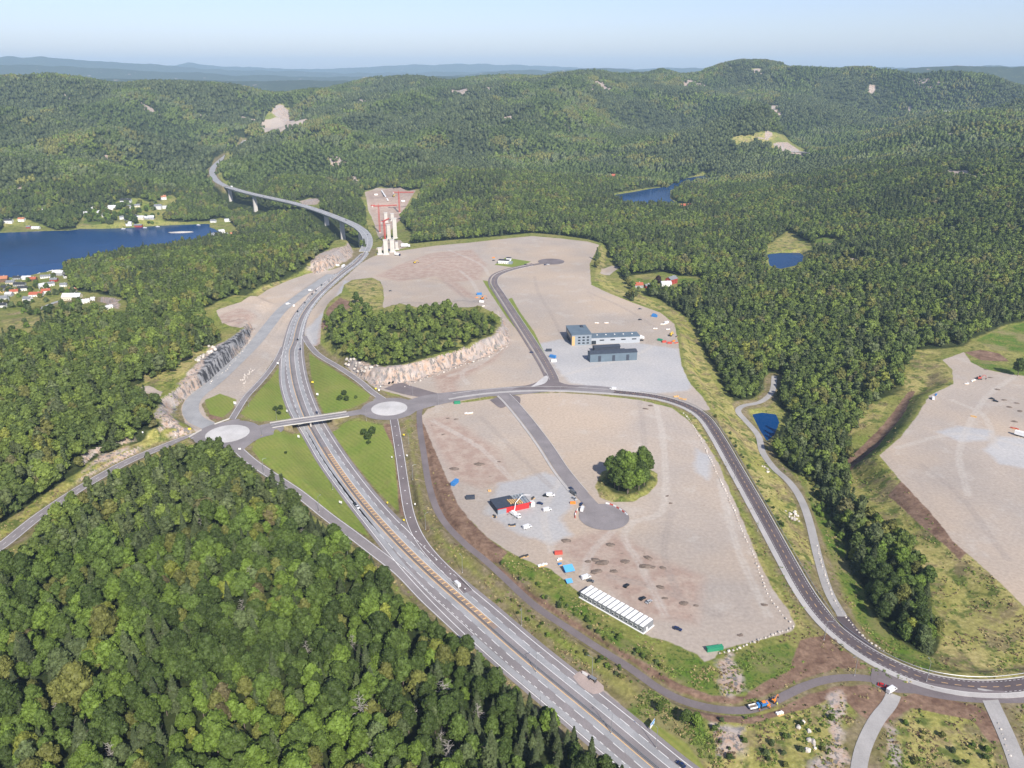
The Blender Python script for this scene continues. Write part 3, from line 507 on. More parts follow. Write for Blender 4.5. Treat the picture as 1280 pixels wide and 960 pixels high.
# wheel tracks: thin curved bands where two noises cross
wob = g.math('MULTIPLY', g.math('SUBTRACT', g.noise(12, 3, .6, 51), .5), 3.0)
for nm_, cc, am in (('track', (.50, .46, .41), .62), ('track_dark', (.30, .26, .23), .6)):
    v = g.math('ADD', g.attr('sd_' + nm_), wob); gravel = g.mix(g.math('MULTIPLY', g.math('MULTIPLY', g.rng(v, -1.2, 1.4), g.rng(g.noise(5, 3, .6, 57), .3, .55, .45, 1)), am), gravel, cc)
gravel = g.mul(gravel, .94); col = g.mul(col, fine); col = g.mix(mask('gravel', 3, .45), col, gravel)
sep = g.new('ShaderNodeSeparateXYZ'); g.lk(g.pos, sep.inputs[0])
stripe = g.math('SINE', g.math('MULTIPLY', g.math('ADD', g.math('MULTIPLY', sep.outputs[0], .80), g.math('MULTIPLY', sep.outputs[1], .60)), 2.1))
lawn = g.mix(g.rng(n2, .35, .65), (.165, .22, .042), (.225, .235, .062)); lawn = g.mix(g.rng(g.math('MULTIPLY', stripe, g.rng(g.noise(22, 3, .6, 45), .35, .65, .2, 1)), -.5, .8, 0, .4), lawn, (.105, .165, .028)); lawn = g.mix(g.rng(n1, .55, .75, 0, .5), lawn, (.21, .20, .07))
col = g.mix(mask('lawn', 1.6, .6), col, lawn)
rk = g.mix(g.rng(g.noise(7, 5, .7, 71), .38, .62), (.42, .29, .21), (.46, .40, .35)); rk = g.mix(g.rng(g.noise(3.2, 4, .7, 75, (1, 1, .16)), .50, .57), rk, (.17, .16, .155)); rk = g.mix(g.rng(g.noise(30, 3, .6, 79), .5, .62, 0, .7), rk, (.33, .30, .285)); rk = g.mix(g.rng(n3, .58, .7, 0, .7), rk, (.12, .12, .05))
rk = g.mix(g.rng(g.math('ADD', g.attr('sd_darkrock'), g.math('MULTIPLY', g.math('SUBTRACT', g.noise(16, 4, .6, 87), .55), 16)), -1, 2), rk, g.mix(g.rng(g.noise(5, 5, .75, 99, (1, 1, .12)), .46, .54), (.27, .27, .275), (.05, .05, .055))); rm = mask('rock', 12, 1.5); col = g.mix(rm, col, rk)
nrm = g.new('ShaderNodeSeparateXYZ'); g.lk(g.geo.outputs['True Normal'], nrm.inputs[0])
steep = g.math('MULTIPLY', g.rng(nrm.outputs[2], .80, .68), g.rng(g.attr('sd_rock'), -11, -5)); col = g.mix(steep, col, rk)
col = g.mul(col, g.rng(n3, .35, .7, .90, 1.10)); col = g.mul(col, g.rng(g.noise(240, 4, .6, 91), .3, .7, .88, 1.12))
g.bump(g.math('ADD', g.math('MULTIPLY', n1, .35), n3), .22, .4)
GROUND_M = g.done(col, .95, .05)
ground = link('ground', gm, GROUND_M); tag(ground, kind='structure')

# ------------------------------------------------------------------ water
def water_mat(name, c, rough):
    w = NT_(name); w.b.inputs['IOR'].default_value = 1.33
    w.bump(w.noise(3.0, 3), .05, .25); return w.done(w.mix(w.rng(w.noise(180, 3, off=4), .35, .65), c, tuple(q * 1.5 for q in c)), rough, .04)
WM = water_mat('lake_water', (.001, .027, .095), .18)
def flat_poly(name, pts, z, m, grow=0.0):
    P = np.array(pts, float)
    if grow: c = P.mean(0); P = c + (P - c) * (1 + grow)
    me = bpy.data.meshes.new(name); me.from_pydata([(x, y, z) for x, y in P], [], [tuple(range(len(P)))]); me.update()
    if me.polygons[0].normal.z < 0: me.flip_normals()
    return link(name, me, m)
tag(flat_poly('fjord_water', LAKE, LAKE_Z, WM, .02), 'deep blue fjord', kind='structure')
tag(flat_poly('river_water', RIVER, RIV_Z, WM, .05), kind='structure')
tag(flat_poly('tarn_water', TARN, TARN_Z, WM, .05), kind='structure')
tag(flat_poly('pond_water', POND, POND_Z, WM, .03), kind='structure')

# ------------------------------------------------------------------ road surfaces and their painted lines
def asphalt(name, c, wear=.12):
    a = NT_(name); k = a.mix(a.rng(a.noise(14, 5), .35, .65), tuple(q * (1 - wear) for q in c), tuple(q * (1 + wear) for q in c)); k = a.mix(a.rng(a.noise(3, 4, .6, 5, (1, .2, 1)), .55, .75, 0, .4), k, tuple(q * .75 for q in c))
    k = a.mul(k, a.rng(a.noise(.6, 2), .2, .8, .88, 1.12)); return a.done(k, .85, .2)
ASPH = asphalt('asphalt_worn', (.225, .205, .205)); ASPH_G = asphalt('asphalt_grey', (.30, .30, .305)); ASPH_D = asphalt('asphalt_dark', (.105, .085, .088)); ASPH_M = asphalt('asphalt_mid', (.17, .145, .145))
GRAVEL_M = asphalt('road_gravel', (.34, .325, .31), .1); GREY_M = asphalt('haul_gravel', (.30, .30, .30), .1); FOOT_M = asphalt('footway_concrete', (.40, .38, .36), .08)
PAINT = mat('road_paint', (.72, .72, .70), .7, noise=.12, scale=.4); YPAINT = mat('yellow_paint', (.72, .46, .20), .7, noise=.12, scale=.4); KERB = mat('kerb_granite', (.50, .485, .46), .85, noise=.1, scale=.5); DARK = mat('dark_steel', (.05, .05, .052), .6)
def strip(L, Rr, lift, nx=5, zfix=False):
    """ribbon between two matched lines; follows the ground"""
    t = np.linspace(0, 1, nx); P = L[:, None, :] * (1 - t)[None, :, None] + Rr[:, None, :] * t[None, :, None]
    z = P[..., 2] if zfix else Hq(P[..., 0], P[..., 1])
    P = np.stack([P[..., 0], P[..., 1], z + lift], 2); n = len(P); i = np.arange(n * nx).reshape(n, nx)
    F = np.stack([i[:-1, :-1].ravel(), i[1:, :-1].ravel(), i[1:, 1:].ravel(), i[:-1, 1:].ravel()], 1)[:, ::-1]
    return P.reshape(-1, 3), F[:, ::-1]
def joined(name, strips, m, parent=None):
    V, F, o = [], [], 0
    for v, f in strips: V.append(v); F.append(f + o); o += len(v)
    me = raw_mesh(name, np.vstack(V), np.vstack(F))
    if sum(p.normal.z for p in list(me.polygons)[:5]) < 0: me.flip_normals()
    return link(name, me, m, parent)
def ribbon(P, w, lift, off=0.0, nx=5, zfix=False):
    return strip(offset(P, off - w / 2), offset(P, off + w / 2), lift, nx, zfix)
def dashes(P, off, w, on, gap, lift, zfix=False):
    s = np.r_[0, np.cumsum(np.linalg.norm(np.diff(P[:, :2], axis=0), axis=1))]; out = []; a = 0.0; Q = offset(P, off)
    while a + on < s[-1]:
        q = np.linspace(a, a + on, 3); seg = np.stack([np.interp(q, s, Q[:, k]) for k in range(3)], 1); out.append(ribbon(seg, w, lift, 0, 2, zfix)); a += on + gap
    return out
BASE = .14
hwy = joined('highway', [strip(offset(hr, -2.6), offset(hl, 2.2), BASE, 14)], ASPH); tag(hwy, kind='structure')
T_ = (hr - hl); Tn = T_ / (np.linalg.norm(T_, axis=1)[:, None] + 1e-9)
yfrac = np.where(wd > 19, 13.3 / np.maximum(wd, 1), .5 + 0 * wd); yfrac = smooth_poly(yfrac[:, None], 12)[:, 0]
HY = hr - T_ * yfrac[:, None]                            # the yellow line left of the median
def lat(d): Q = HY + Tn * d; return smooth_poly(Q, 2)
py_of = np.interp(HY[:, 1], [250, 1450], [1, 0])
wide = wd > 19
iw = int(np.argmax(wide)); lo = slice(iw, len(HY))
M = BASE + .04
# lighter worn lanes beside the darker new ones
lanes = [strip(lat(-3.6)[lo], lat(-.2)[lo], M - .02, 3), strip(lat(5.8)[lo], lat(9.2)[lo], M - .02, 3), strip(hl + Tn * .6, hl + Tn * 3.7, M - .02, 3)]
mh = slice(int(np.argmin(np.hypot(HY[:, 0] - G(405, 560).x, HY[:, 1] - G(405, 560).y))), int(np.argmin(np.hypot(HY[:, 0] - G(625, 795).x, HY[:, 1] - G(625, 795).y))))
o = joined('median_surface', [strip(lat(.6)[mh], lat(5.2)[mh], M - .022, 3)], asphalt('median_tan', (.27, .205, .165)), hwy); o['kind'] = 'structure'
o = joined('lane_surface', lanes, ASPH_G, hwy); o['kind'] = 'structure'
wl = [strip(hl - Tn * .18, hl + Tn * .18, M, 2), strip(hr - Tn * .18, hr + Tn * .18, M, 2), strip(lat(5.4)[lo], lat(5.7)[lo], M, 2)]
wl += dashes(lat(-3.75)[lo], 0, .3, 7, 6, M) + dashes(lat(9.3)[lo], 0, .28, 6, 6, M)
far_i = int(np.argmax((wd > 22.5) & (HY[:, 1] < 420))); i2 = slice(far_i, len(HY))
wl += dashes(lat(-8.0)[i2], 0, .32, 2.2, 2.4, M)
o = joined('road_marking', wl, PAINT, hwy)
up = slice(0, iw)
yl = [strip(HY[lo] - Tn[lo] * .2, HY[lo] + Tn[lo] * .2, M, 2), strip((HM - Tn * .18)[up], (HM + Tn * .18)[up], M, 2)]
h0 = int(np.argmin(np.hypot(HY[:, 0] - G(417, 566).x, HY[:, 1] - G(417, 566).y))); h1 = int(np.argmin(np.hypot(HY[:, 0] - G(618, 788).x, HY[:, 1] - G(618, 788).y)))
hA, hB = lat(2.2)[h0:h1], lat(4.9)[h0:h1]
yl += [strip(hA - Tn[h0:h1] * .15, hA + Tn[h0:h1] * .15, M, 2), strip(hB - Tn[h0:h1] * .15, hB + Tn[h0:h1] * .15, M, 2)]
sA = np.r_[0, np.cumsum(np.linalg.norm(np.diff(hA[:, :2], axis=0), axis=1))]
for q in np.arange(1, sA[-1], 4.2):
    a = np.array([np.interp(q, sA, hA[:, k]) for k in range(3)]); b = np.array([np.interp(q + .3, sA, hB[:, k]) for k in range(3)]); yl.append(ribbon(np.array([a, b]), .8, M, 0, 2))
o = joined('yellow_marking', yl, YPAINT, hwy)
roads = {}
ROADM = {'overpass_road': ASPH, 'northbound_ramp': ASPH, 'lower_left_ramp': ASPH, 'upper_right_ramp': ASPH, 'lower_right_ramp': ASPH_M, 'cycle_path': ASPH_M, 'main_road': ASPH_D, 'north_branch_road': ASPH_M, 'site_access_road': ASPH,
         'gravel_track': GRAVEL_M, 'slip_road': ASPH_D, 'haul_road': GREY_M, 'country_road': ASPH, 'gravel_lane': GRAVEL_M, 'gravel_spur': GRAVEL_M, 'village_road': ASPH_G, 'far_highway': ASPH_G}
lift = 0.15
for n, (pts, w, sk) in ROADS.items():
    P = RW[n]; lift += .006
    if n == 'overpass_road': continue
    sp = [ribbon(P, w, lift)]
    if n in ('site_access_road', 'north_branch_road'):
        c, r = (BULB1, 17) if n[0] == 's' else (BULB2, 21)
        a = np.linspace(0, 2 * np.pi, 49); ring = np.stack([c[0] + r * np.cos(a), c[1] + r * np.sin(a), 0 * a], 1); cc = np.tile([c[0], c[1], 0.0], (49, 1)); cc[:, :2] += (ring[:, :2] - cc[:, :2]) * .02
        sp.append(strip(cc, ring, lift + .004, 4))
    roads[n] = joined(n, sp, ROADM[n]); tag(roads[n], kind='structure')
def marks(n, items, m=PAINT, nm='road_marking'): joined(nm, items, m, roads[n])
def lift_of(n): return .15 + .006 * (list(ROADS).index(n) + 1) + .03
for n, hw in (('northbound_ramp', 2.7), ('lower_left_ramp', 3.6), ('upper_right_ramp', 3), ('lower_right_ramp', 3.2), ('country_road', 3.9)):
    P = RW[n]; k = lift_of(n); marks(n, [ribbon(P, .28, k, hw, 2), ribbon(P, .28, k, -hw, 2)])
marks('lower_right_ramp', dashes(RW['lower_right_ramp'], 0, .8, .9, 17, lift_of('lower_right_ramp') + .004), nm='arrow_marking')
P = RW['main_road'][6:]; k = lift_of('main_road')
marks('main_road', dashes(P, 0, .22, 3, 3, k), YPAINT, 'centre_line'); marks('main_road', dashes(P, 3.4, .18, 1.2, 1.2, k) + dashes(P, -3.4, .18, 1.2, 1.2, k))
marks('north_branch_road', dashes(RW['north_branch_road'], 0, .22, 3, 3, lift_of('north_branch_road')), YPAINT, 'centre_line')
P = RW['country_road']; marks('country_road', dashes(P, 0, .2, 3, 6, lift_of('country_road')), nm='centre_line')
# footways beside the main and branch roads, with kerbs standing 0.13 m proud
def foot(name, P, off, w, m=FOOT_M, h=.13):
    A, B = offset(P, off - w / 2), offset(P, off + w / 2); V, F = strip(A, B, .2 + h, 3); V2, F2 = strip(offset(P, off - w / 2 - .01), A, .2, 2); V2 = V2.reshape(-1, 2, 3); V2[:, 0, 2] -= h; V2 = V2.reshape(-1, 3)
    V3, F3 = strip(B, offset(P, off + w / 2 + .01), .2, 2); V3 = V3.reshape(-1, 2, 3); V3[:, 1, 2] -= h; V3[:, 0, 2] += h; V3 = V3.reshape(-1, 3); V2 = V2.reshape(-1, 2, 3); V2[:, 1, 2] += h; V2 = V2.reshape(-1, 3)
    o = joined(name, [(V, F), (V2, F2), (V3, F3)], m); tag(o, kind='structure'); return o
MR = RW['main_road']; ia = int(np.argmin(np.abs(MR[:, 0] - U(845, 503)[0]))); 
foot('footway', MR[14:], 6.2, 2.8); foot('kerb', MR[16:], -4.7, .45, KERB); foot('kerb', MR[16:], 4.5, .4, KERB)
NB = RW['north_branch_road']; foot('footway', NB[6:-6], -7.6, 2.6, ASPH_M); foot('kerb', NB[6:-8], 4.7, .4, KERB); foot('kerb', NB[6:-8], -4.7, .4, KERB)
SA = RW['site_access_road']; foot('footway', SA[2:-6], 6.6, 2.0); foot('kerb', SA[2:-5], -5.4, .4, KERB)
# roundabouts: road ring, kerb and pale paved island
def annulus(name, c, r0, r1, z, m, n=72, sx=1.0):
    a = np.linspace(0, 2 * np.pi, n + 1); A = np.stack([c[0] + r0 * np.cos(a), c[1] + r0 * np.sin(a), 0 * a + z], 1); B = np.stack([c[0] + r1 * np.cos(a), c[1] + r1 * np.sin(a), 0 * a + z], 1)
    o = joined(name, [strip(A, B, 0, 2, True)], m); return tag(o, kind='structure')
PAVE = asphalt('island_paving', (.49, .475, .46), .10)
for c, r in ((RB1, 17.0), (RB2, 15.4)):
    annulus('roundabout_road', c, r, r + 9.5, .30, ASPH); annulus('roundabout_apron', c, r - 1.2, r + .6, .36, PAVE)
    n = 64; ring = [(c[0] + (r - 1.2) * math.cos(2 * math.pi * i / n), c[1] + (r - 1.2) * math.sin(2 * math.pi * i / n)) for i in range(n)]
    V = [(x, y, .2) for x, y in ring] + [(x, y, .5) for x, y in ring] + [(c[0], c[1], .95)]; Fq = [(i, (i + 1) % n, n + (i + 1) % n, n + i) for i in range(n)] + [(n + i, n + (i + 1) % n, 2 * n) for i in range(n)]
    me = bpy.data.meshes.new('roundabout_island'); me.from_pydata(V, [], Fq); tag(link('roundabout_island', me, PAVE), kind='structure')
# paved aprons that join the legs to the rings, parking bay, junction mouths
def apron(name, pts, m, lift_, z=None):
    P = Wp(pts); P = spline([(*p, 0) for p in np.vstack([P, P[:1]])], 3)[:-1]; me = bpy.data.meshes.new(name); me.from_pydata([(x, y, (hz1(x, y) if z is None else z) + lift_) for x, y, _ in P], [], [tuple(range(len(P)))]); me.update()
    if me.polygons[0].normal.z < 0: me.flip_normals()
    return tag(link(name, me, m), kind='structure')
apron('junction_pavement', [(500,503),(540,493),(600,487),(660,482),(700,481),(760,484),(762,492),(700,489),(655,493),(600,497),(545,507),(515,516),(505,520)], ASPH, .27, 0)
apron('junction_pavement', [(676,462),(700,478),(724,484),(700,487),(660,487),(640,487),(668,479),(680,472)], ASPH_M, .285, 0)
apron('junction_pavement', [(296,534),(330,534),(352,531),(352,540),(325,548),(312,556),(298,566),(286,560)], ASPH, .25, 0)
apron('junction_pavement', [(440,516),(462,509),(468,498),(474,496),(488,500),(510,503),(516,515),(500,522),(486,522),(460,520)], ASPH, .24, 0)
apron('junction_pavement', [(232,545),(262,535),(285,526),(300,524),(290,533),(262,541),(256,552),(262,562),(244,556)], ASPH, .23, 0)
apron('parking_bay', [(480,486),(500,478),(512,482),(540,490),(552,494),(540,498),(510,494)], ASPH_M, .2, 0)
apron('junction_pavement', [(612,500),(632,494),(650,497),(646,512),(634,508),(625,510)], ASPH_M, .2, 0)
apron('junction_pavement', [(1090,836),(1110,840),(1150,852),(1230,864),(1234,872),(1180,868),(1120,866),(1090,855)], ASPH_M, .26, 0)
apron('junction_pavement', [(1206,866),(1252,864),(1262,872),(1225,876)], ASPH_M, .29, 0)
apron('traffic_island', [(668,481),(682,470),(685,474),(680,480),(664,484)], PAVE, .36, 0)
apron('bus_pad', [(716,846),(728,838),(748,852),(756,862),(742,868),(726,858)], asphalt('pink_paving', (.36, .29, .26), .05), .2)

# ------------------------------------------------------------------ air
def haze():
    x = 27500.0; z0, z1 = -70.0, 680.0
    me = bpy.data.meshes.new('haze'); v = [(-x * 1.1, -400, z0), (x * 1.1, -400, z0), (x * 1.1, x * 1.02, z0), (-x * 1.1, x * 1.02, z0)]; v += [(a, b, z1) for a, b, _ in v]
    me.from_pydata(v, [], [(0, 3, 2, 1), (4, 5, 6, 7), (0, 1, 5, 4), (1, 2, 6, 5), (2, 3, 7, 6), (3, 0, 4, 7)])
    m = bpy.data.materials.new('haze'); m.use_nodes = True; t = m.node_tree; t.nodes.clear(); o = t.nodes.new('ShaderNodeOutputMaterial'); p = t.nodes.new('ShaderNodeVolumePrincipled')
    p.inputs['Color'].default_value = (.55, .77, 1, 1); p.inputs['Density'].default_value = 5.2e-5; p.inputs['Anisotropy'].default_value = 0; t.links.new(p.outputs[0], o.inputs['Volume'])
    o = link('haze', me, m); tag(o, kind='stuff')
haze()

# ------------------------------------------------------------------ trees
def lin(*c): return c
def leafmat(name, c, rough=.62, v=.22):
    m = bpy.data.materials.new(name); m.use_nodes = True; t = m.node_tree; b = t.nodes['Principled BSDF']; b.inputs['Roughness'].default_value = rough; b.inputs['Specular IOR Level'].default_value = .22
    oi = t.nodes.new('ShaderNodeObjectInfo'); tc = t.nodes.new('ShaderNodeTexCoord'); n = t.nodes.new('ShaderNodeTexNoise'); n.inputs['Scale'].default_value = .55; n.inputs['Detail'].default_value = 3
    t.links.new(tc.outputs['Object'], n.inputs['Vector'])
    a = t.nodes.new('ShaderNodeMapRange'); a.inputs[3].default_value = 1 - v; a.inputs[4].default_value = 1 + v; t.links.new(oi.outputs['Random'], a.inputs[0])
    c2 = t.nodes.new('ShaderNodeMapRange'); c2.inputs[1].default_value = .3; c2.inputs[2].default_value = .7; c2.inputs[3].default_value = .62; c2.inputs[4].default_value = 1.42; t.links.new(n.outputs[0], c2.inputs[0])
    mu = t.nodes.new('ShaderNodeMath'); mu.operation = 'MULTIPLY'; t.links.new(a.outputs[0], mu.inputs[0]); t.links.new(c2.outputs[0], mu.inputs[1])
    mx = t.nodes.new('ShaderNodeMix'); mx.data_type = 'RGBA'; mx.blend_type = 'MULTIPLY'; mx.inputs[0].default_value = 1; mx.inputs[6].default_value = (*c, 1); t.links.new(mu.outputs[0], mx.inputs[7]); t.links.new(mx.outputs[2], b.inputs['Base Color'])
    return m
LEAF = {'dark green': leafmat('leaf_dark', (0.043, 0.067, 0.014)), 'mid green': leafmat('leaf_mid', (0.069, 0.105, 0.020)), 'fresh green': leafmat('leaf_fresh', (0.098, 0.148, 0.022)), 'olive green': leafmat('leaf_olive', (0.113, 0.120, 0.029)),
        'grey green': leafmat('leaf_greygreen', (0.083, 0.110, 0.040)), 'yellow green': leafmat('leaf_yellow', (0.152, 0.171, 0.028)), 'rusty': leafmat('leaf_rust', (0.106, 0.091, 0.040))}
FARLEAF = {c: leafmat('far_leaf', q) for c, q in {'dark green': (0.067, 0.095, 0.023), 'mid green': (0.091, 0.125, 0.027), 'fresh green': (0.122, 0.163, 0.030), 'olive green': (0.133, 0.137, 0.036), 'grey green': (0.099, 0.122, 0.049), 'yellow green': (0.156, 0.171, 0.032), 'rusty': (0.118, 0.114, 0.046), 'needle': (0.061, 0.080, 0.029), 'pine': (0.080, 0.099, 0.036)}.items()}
NEEDLE = leafmat('needle', (0.046, 0.062, 0.023)); NEEDLE2 = leafmat('needle_pine', (0.065, 0.085, 0.031)); COPPER = leafmat('leaf_copper', (0.026, 0.010, 0.012))
BARK = mat('bark', (.16, .125, .10), .95, noise=.25, scale=2); BARKW = mat('bark_pale', (.30, .275, .25), .9, noise=.2, scale=2)
class MB:
    """collects polygons and builds one mesh object"""
    def __init__(s): s.v = []; s.f = []
    def add(s, V, F): o = len(s.v); s.v += [tuple(q) for q in V]; s.f += [tuple(i + o for i in f) for f in F]; return s
    def box(s, c, d, rz=0.0, top=1.0, topy=None):
        cx, cy, cz = c; x, y, z = d[0] / 2, d[1] / 2, d[2] / 2; ty = topy if topy is not None else top; cs, sn = math.cos(rz), math.sin(rz); V = []
        for sz, kx, ky in ((-1, 1, 1), (1, top, ty)):
            for a, b in ((-1, -1), (1, -1), (1, 1), (-1, 1)): X, Y = a * x * kx, b * y * ky; V.append((cx + X * cs - Y * sn, cy + X * sn + Y * cs, cz + sz * z))
        return s.add(V, [(0, 3, 2, 1), (4, 5, 6, 7), (0, 1, 5, 4), (1, 2, 6, 5), (2, 3, 7, 6), (3, 0, 4, 7)])
    def tube(s, pts, rad, n=6, cap=True):
        pts = [Vector(p) for p in pts]; rad = rad if isinstance(rad, (list, tuple)) else [rad] * len(pts); V = []; m = len(pts)
        for i, p in enumerate(pts):
            d = (pts[min(i + 1, m - 1)] - pts[max(i - 1, 0)]).normalized(); a = d.cross(Vector((0, 0, 1)) if abs(d.z) < .9 else Vector((1, 0, 0))).normalized(); b = d.cross(a)
            for k in range(n): t = 2 * math.pi * k / n; V.append(p + (a * math.cos(t) + b * math.sin(t)) * rad[i])
        F = [(i * n + k, i * n + (k + 1) % n, (i + 1) * n + (k + 1) % n, (i + 1) * n + k) for i in range(m - 1) for k in range(n)]
        if cap: F += [tuple(range(n)), tuple(range((m - 1) * n, m * n))[::-1]]
        return s.add(V, F)
    def prism(s, prof, y0, y1, axis='y'):
        """closed x-z profile pushed from y0 to y1"""
        n = len(prof); V = [(x, y0, z) for x, z in prof] + [(x, y1, z) for x, z in prof]
        return s.add(V, [tuple(range(n))[::-1], tuple(range(n, 2 * n))] + [(i, (i + 1) % n, n + (i + 1) % n, n + i) for i in range(n)])
    def mesh(s, name, m=None, fix=True):
        me = bpy.data.meshes.new(name); me.from_pydata(s.v, [], s.f); me.update()
        if m: me.materials.append(m)
        return me
    def build(s, name, m, parent=None, loc=None):
        return link(name, s.mesh(name, m), None, parent, loc)
def cards(P, N, size, rs, jit=.6):
    """many small leaf clumps: quads at points P facing roughly N"""
    n = len(P); N = N + rs.normal(0, jit, (n, 3)); N /= np.linalg.norm(N, axis=1)[:, None] + 1e-9
    A = np.cross(N, rs.normal(0, 1, (n, 3))); A /= np.linalg.norm(A, axis=1)[:, None] + 1e-9; B = np.cross(N, A); sz = size * rs.uniform(.6, 1.35, n)[:, None]
    V = np.stack([P - A * sz * .6 - B * sz * .5, P + A * sz * .65 - B * sz * .35, P + A * sz * .45 + B * sz * .6, P - A * sz * .5 + B * sz * .42], 1).reshape(-1, 3)
    return V, np.arange(n * 4).reshape(n, 4)
def mesh_np(name, parts, m):
    V, F, o = [], [], 0
    for v, f in parts: V.append(v); F.append(np.asarray(f) + o); o += len(v)
    me = raw_mesh(name, np.vstack(V), np.vstack(F)); me.materials.append(m); return me
def blob(c, r, rs, nu=8, nv=6, sq=.12):
    """lumpy closed body as quads"""
    V = []; F = []
    for j in range(nv + 1):
        ph = math.pi * j / nv
        for i in range(nu): th = 2 * math.pi * i / nu; k = 1 + rs.uniform(-sq, sq); V.append((c[0] + r[0] * k * math.sin(ph) * math.cos(th), c[1] + r[1] * k * math.sin(ph) * math.sin(th), c[2] + r[2] * k * math.cos(ph)))
    for j in range(nv):
        for i in range(nu): F.append((j * nu + i, (j + 1) * nu + i, (j + 1) * nu + (i + 1) % nu, j * nu + (i + 1) % nu))
    return np.array(V), np.array(F)
def crown_round(seed, n, size, h=14.0, w=4.4, base=3.2, core=True, lobes=11, top=.62):
    rs = np.random.RandomState(seed); L = []; ph = rs.uniform(0, 6.28)
    for k in range(lobes):
        t = (k + .5) / lobes; a = ph + k * 2.4; z = base + (h - base) * (.16 + .72 * t); rr = w * (.62 * math.sin(math.pi * min(1, .25 + t * .72)) ** .8) * rs.uniform(.55, 1.05)
        s = w * rs.uniform(.38, .58) * (1.0 - .35 * abs(t - .45)); L.append(((math.cos(a) * rr, math.sin(a) * rr, z), (s, s, s * rs.uniform(.75, 1.0))))
    L.append(((0, 0, h - w * .42), (w * .45, w * .45, w * .45))); L.append(((0, 0, (h + base) / 2), (w * .62, w * .62, (h - base) * .42)))
    tot = sum(r[0] ** 2 for c, r in L); parts = []; P = []; N = []
    for c, r in L:
        m = int(n * r[0] ** 2 / tot) + 3; d = rs.normal(0, 1, (m, 3)); d[:, 2] = np.abs(d[:, 2]) * 1.0 - .35; d /= np.linalg.norm(d, axis=1)[:, None]; d = d
        P.append(np.array(c) + d * np.array(r) * rs.uniform(.82, 1.12, m)[:, None]); N.append(d)
        if core: parts.append(blob(c, [q * .84 for q in r], rs))
    P = np.vstack(P); N = np.vstack(N); parts.append(cards(P, N, size, rs)); return parts
def crown_spruce(seed, n, size, h=17.0, w=3.0, base=1.5):
    rs = np.random.RandomState(seed); t = rs.uniform(0, 1, n) ** 1.35; tier = np.round(t * 15) / 15 * .75 + t * .25; a = rs.uniform(0, 6.28, n)
    rr = w * (1 - tier) ** .85 * rs.uniform(.55, 1.08, n) * (1 + .18 * np.sin(a * 5 + tier * 40)); z = base + (h - base) * tier - rr * .22
    P = np.stack([np.cos(a) * rr, np.sin(a) * rr, z], 1); N = np.stack([np.cos(a) * .55, np.sin(a) * .55, .8 + 0 * a], 1); parts = [cards(P, N, size, rs, .35)]
    m = 9; V = []; F = []
    for j, q in enumerate((0, .33, .66, 1)):
        for i in range(m): b = 6.283 * i / m; k = w * .62 * (1 - q) * rs.uniform(.8, 1.1) + .03; V.append((math.cos(b) * k, math.sin(b) * k, base + (h - base) * q))
    for j in range(3):
        for i in range(m): F.append((j * m + i, j * m + (i + 1) % m, (j + 1) * m + (i + 1) % m, (j + 1) * m + i))
    parts.append((np.array(V), np.array(F))); return parts
def crown_dead(seed, h=13.0):
    rs = np.random.RandomState(seed); b = MB()
    for k in range(26):
        z = h * rs.uniform(.25, .97); a = rs.uniform(0, 6.28); L = (h - z) * .32 + .9; b.tube([(0, 0, z), (math.cos(a) * L * .6, math.sin(a) * L * .6, z + L * .12), (math.cos(a) * L, math.sin(a) * L, z - L * .1)], [.09, .07, .03], 4)
        for q in range(2): f = rs.uniform(.4, .9); a2 = a + rs.uniform(-.9, .9); p = (math.cos(a) * L * f, math.sin(a) * L * f, z + L * .05); b.tube([p, (p[0] + math.cos(a2) * L * .35, p[1] + math.sin(a2) * L * .35, p[2] + rs.uniform(-.2, .4))], [.05, .02], 3)
    return b
def trunk_mesh(seed, h, r, m):
    rs = np.random.RandomState(seed); b = MB(); x, y = rs.uniform(-.3, .3, 2); b.tube([(0, 0, -1.2), (x * .3, y * .3, h * .3), (x, y, h * .62), (x * .6, y * .6, h * .9)], [r * 1.25, r, r * .6, r * .2], 7)
    for k in range(5): a = 1.3 * k + seed; z = h * (.32 + .1 * k); L = h * .2; b.tube([(x * .6, y * .6, z), (x + math.cos(a) * L, y + math.sin(a) * L, z + L * .8)], [r * .4, r * .12], 5)
    return b.mesh('trunk', m)
# near shapes (metres, tree height about 15) with one crown mesh per colour
RND_SH = [dict(seed=s, h=h, w=w, base=b, lobes=l) for s, h, w, b, l in ((1, 14, 4.6, 3.0, 12), (2, 16, 4.9, 3.6, 14), (3, 12.5, 5.0, 2.4, 13), (4, 15, 4.0, 3.0, 11), (5, 11, 3.9, 2.0, 9), (6, 17, 5.4, 4.0, 15))]
CROWNS = {}
for c in LEAF:
    for i, s in enumerate(RND_SH):
        if i == 0 or True: CROWNS[c, i] = mesh_np('crown', crown_round(n=1700, size=.62, **s), LEAF[c]) if c == 'dark green' else None
for (c, i) in list(CROWNS):
    if CROWNS[c, i] is None: me = CROWNS['dark green', i].copy(); me.materials.clear(); me.materials.append(LEAF[c]); CROWNS[c, i] = me
TRUNKS = [trunk_mesh(10 + i, s['h'], .24, BARK) for i, s in enumerate(RND_SH)]
SPR = [mesh_np('crown', crown_spruce(20 + i, 1700, .62, h, w), NEEDLE if i != 2 else NEEDLE2) for i, (h, w) in enumerate(((18, 3.2), (15, 2.8), (16, 3.6), (12, 2.4)))]
SPRT = [trunk_mesh(30 + i, h * .9, .2, BARK) for i, h in enumerate((18, 15, 16, 12))]
DEADM = [crown_dead(40 + i, h).mesh('branches', BARKW) for i, h in enumerate((13, 11))]; DEADT = [trunk_mesh(44 + i, h, .17, BARKW) for i, h in enumerate((14, 12))]
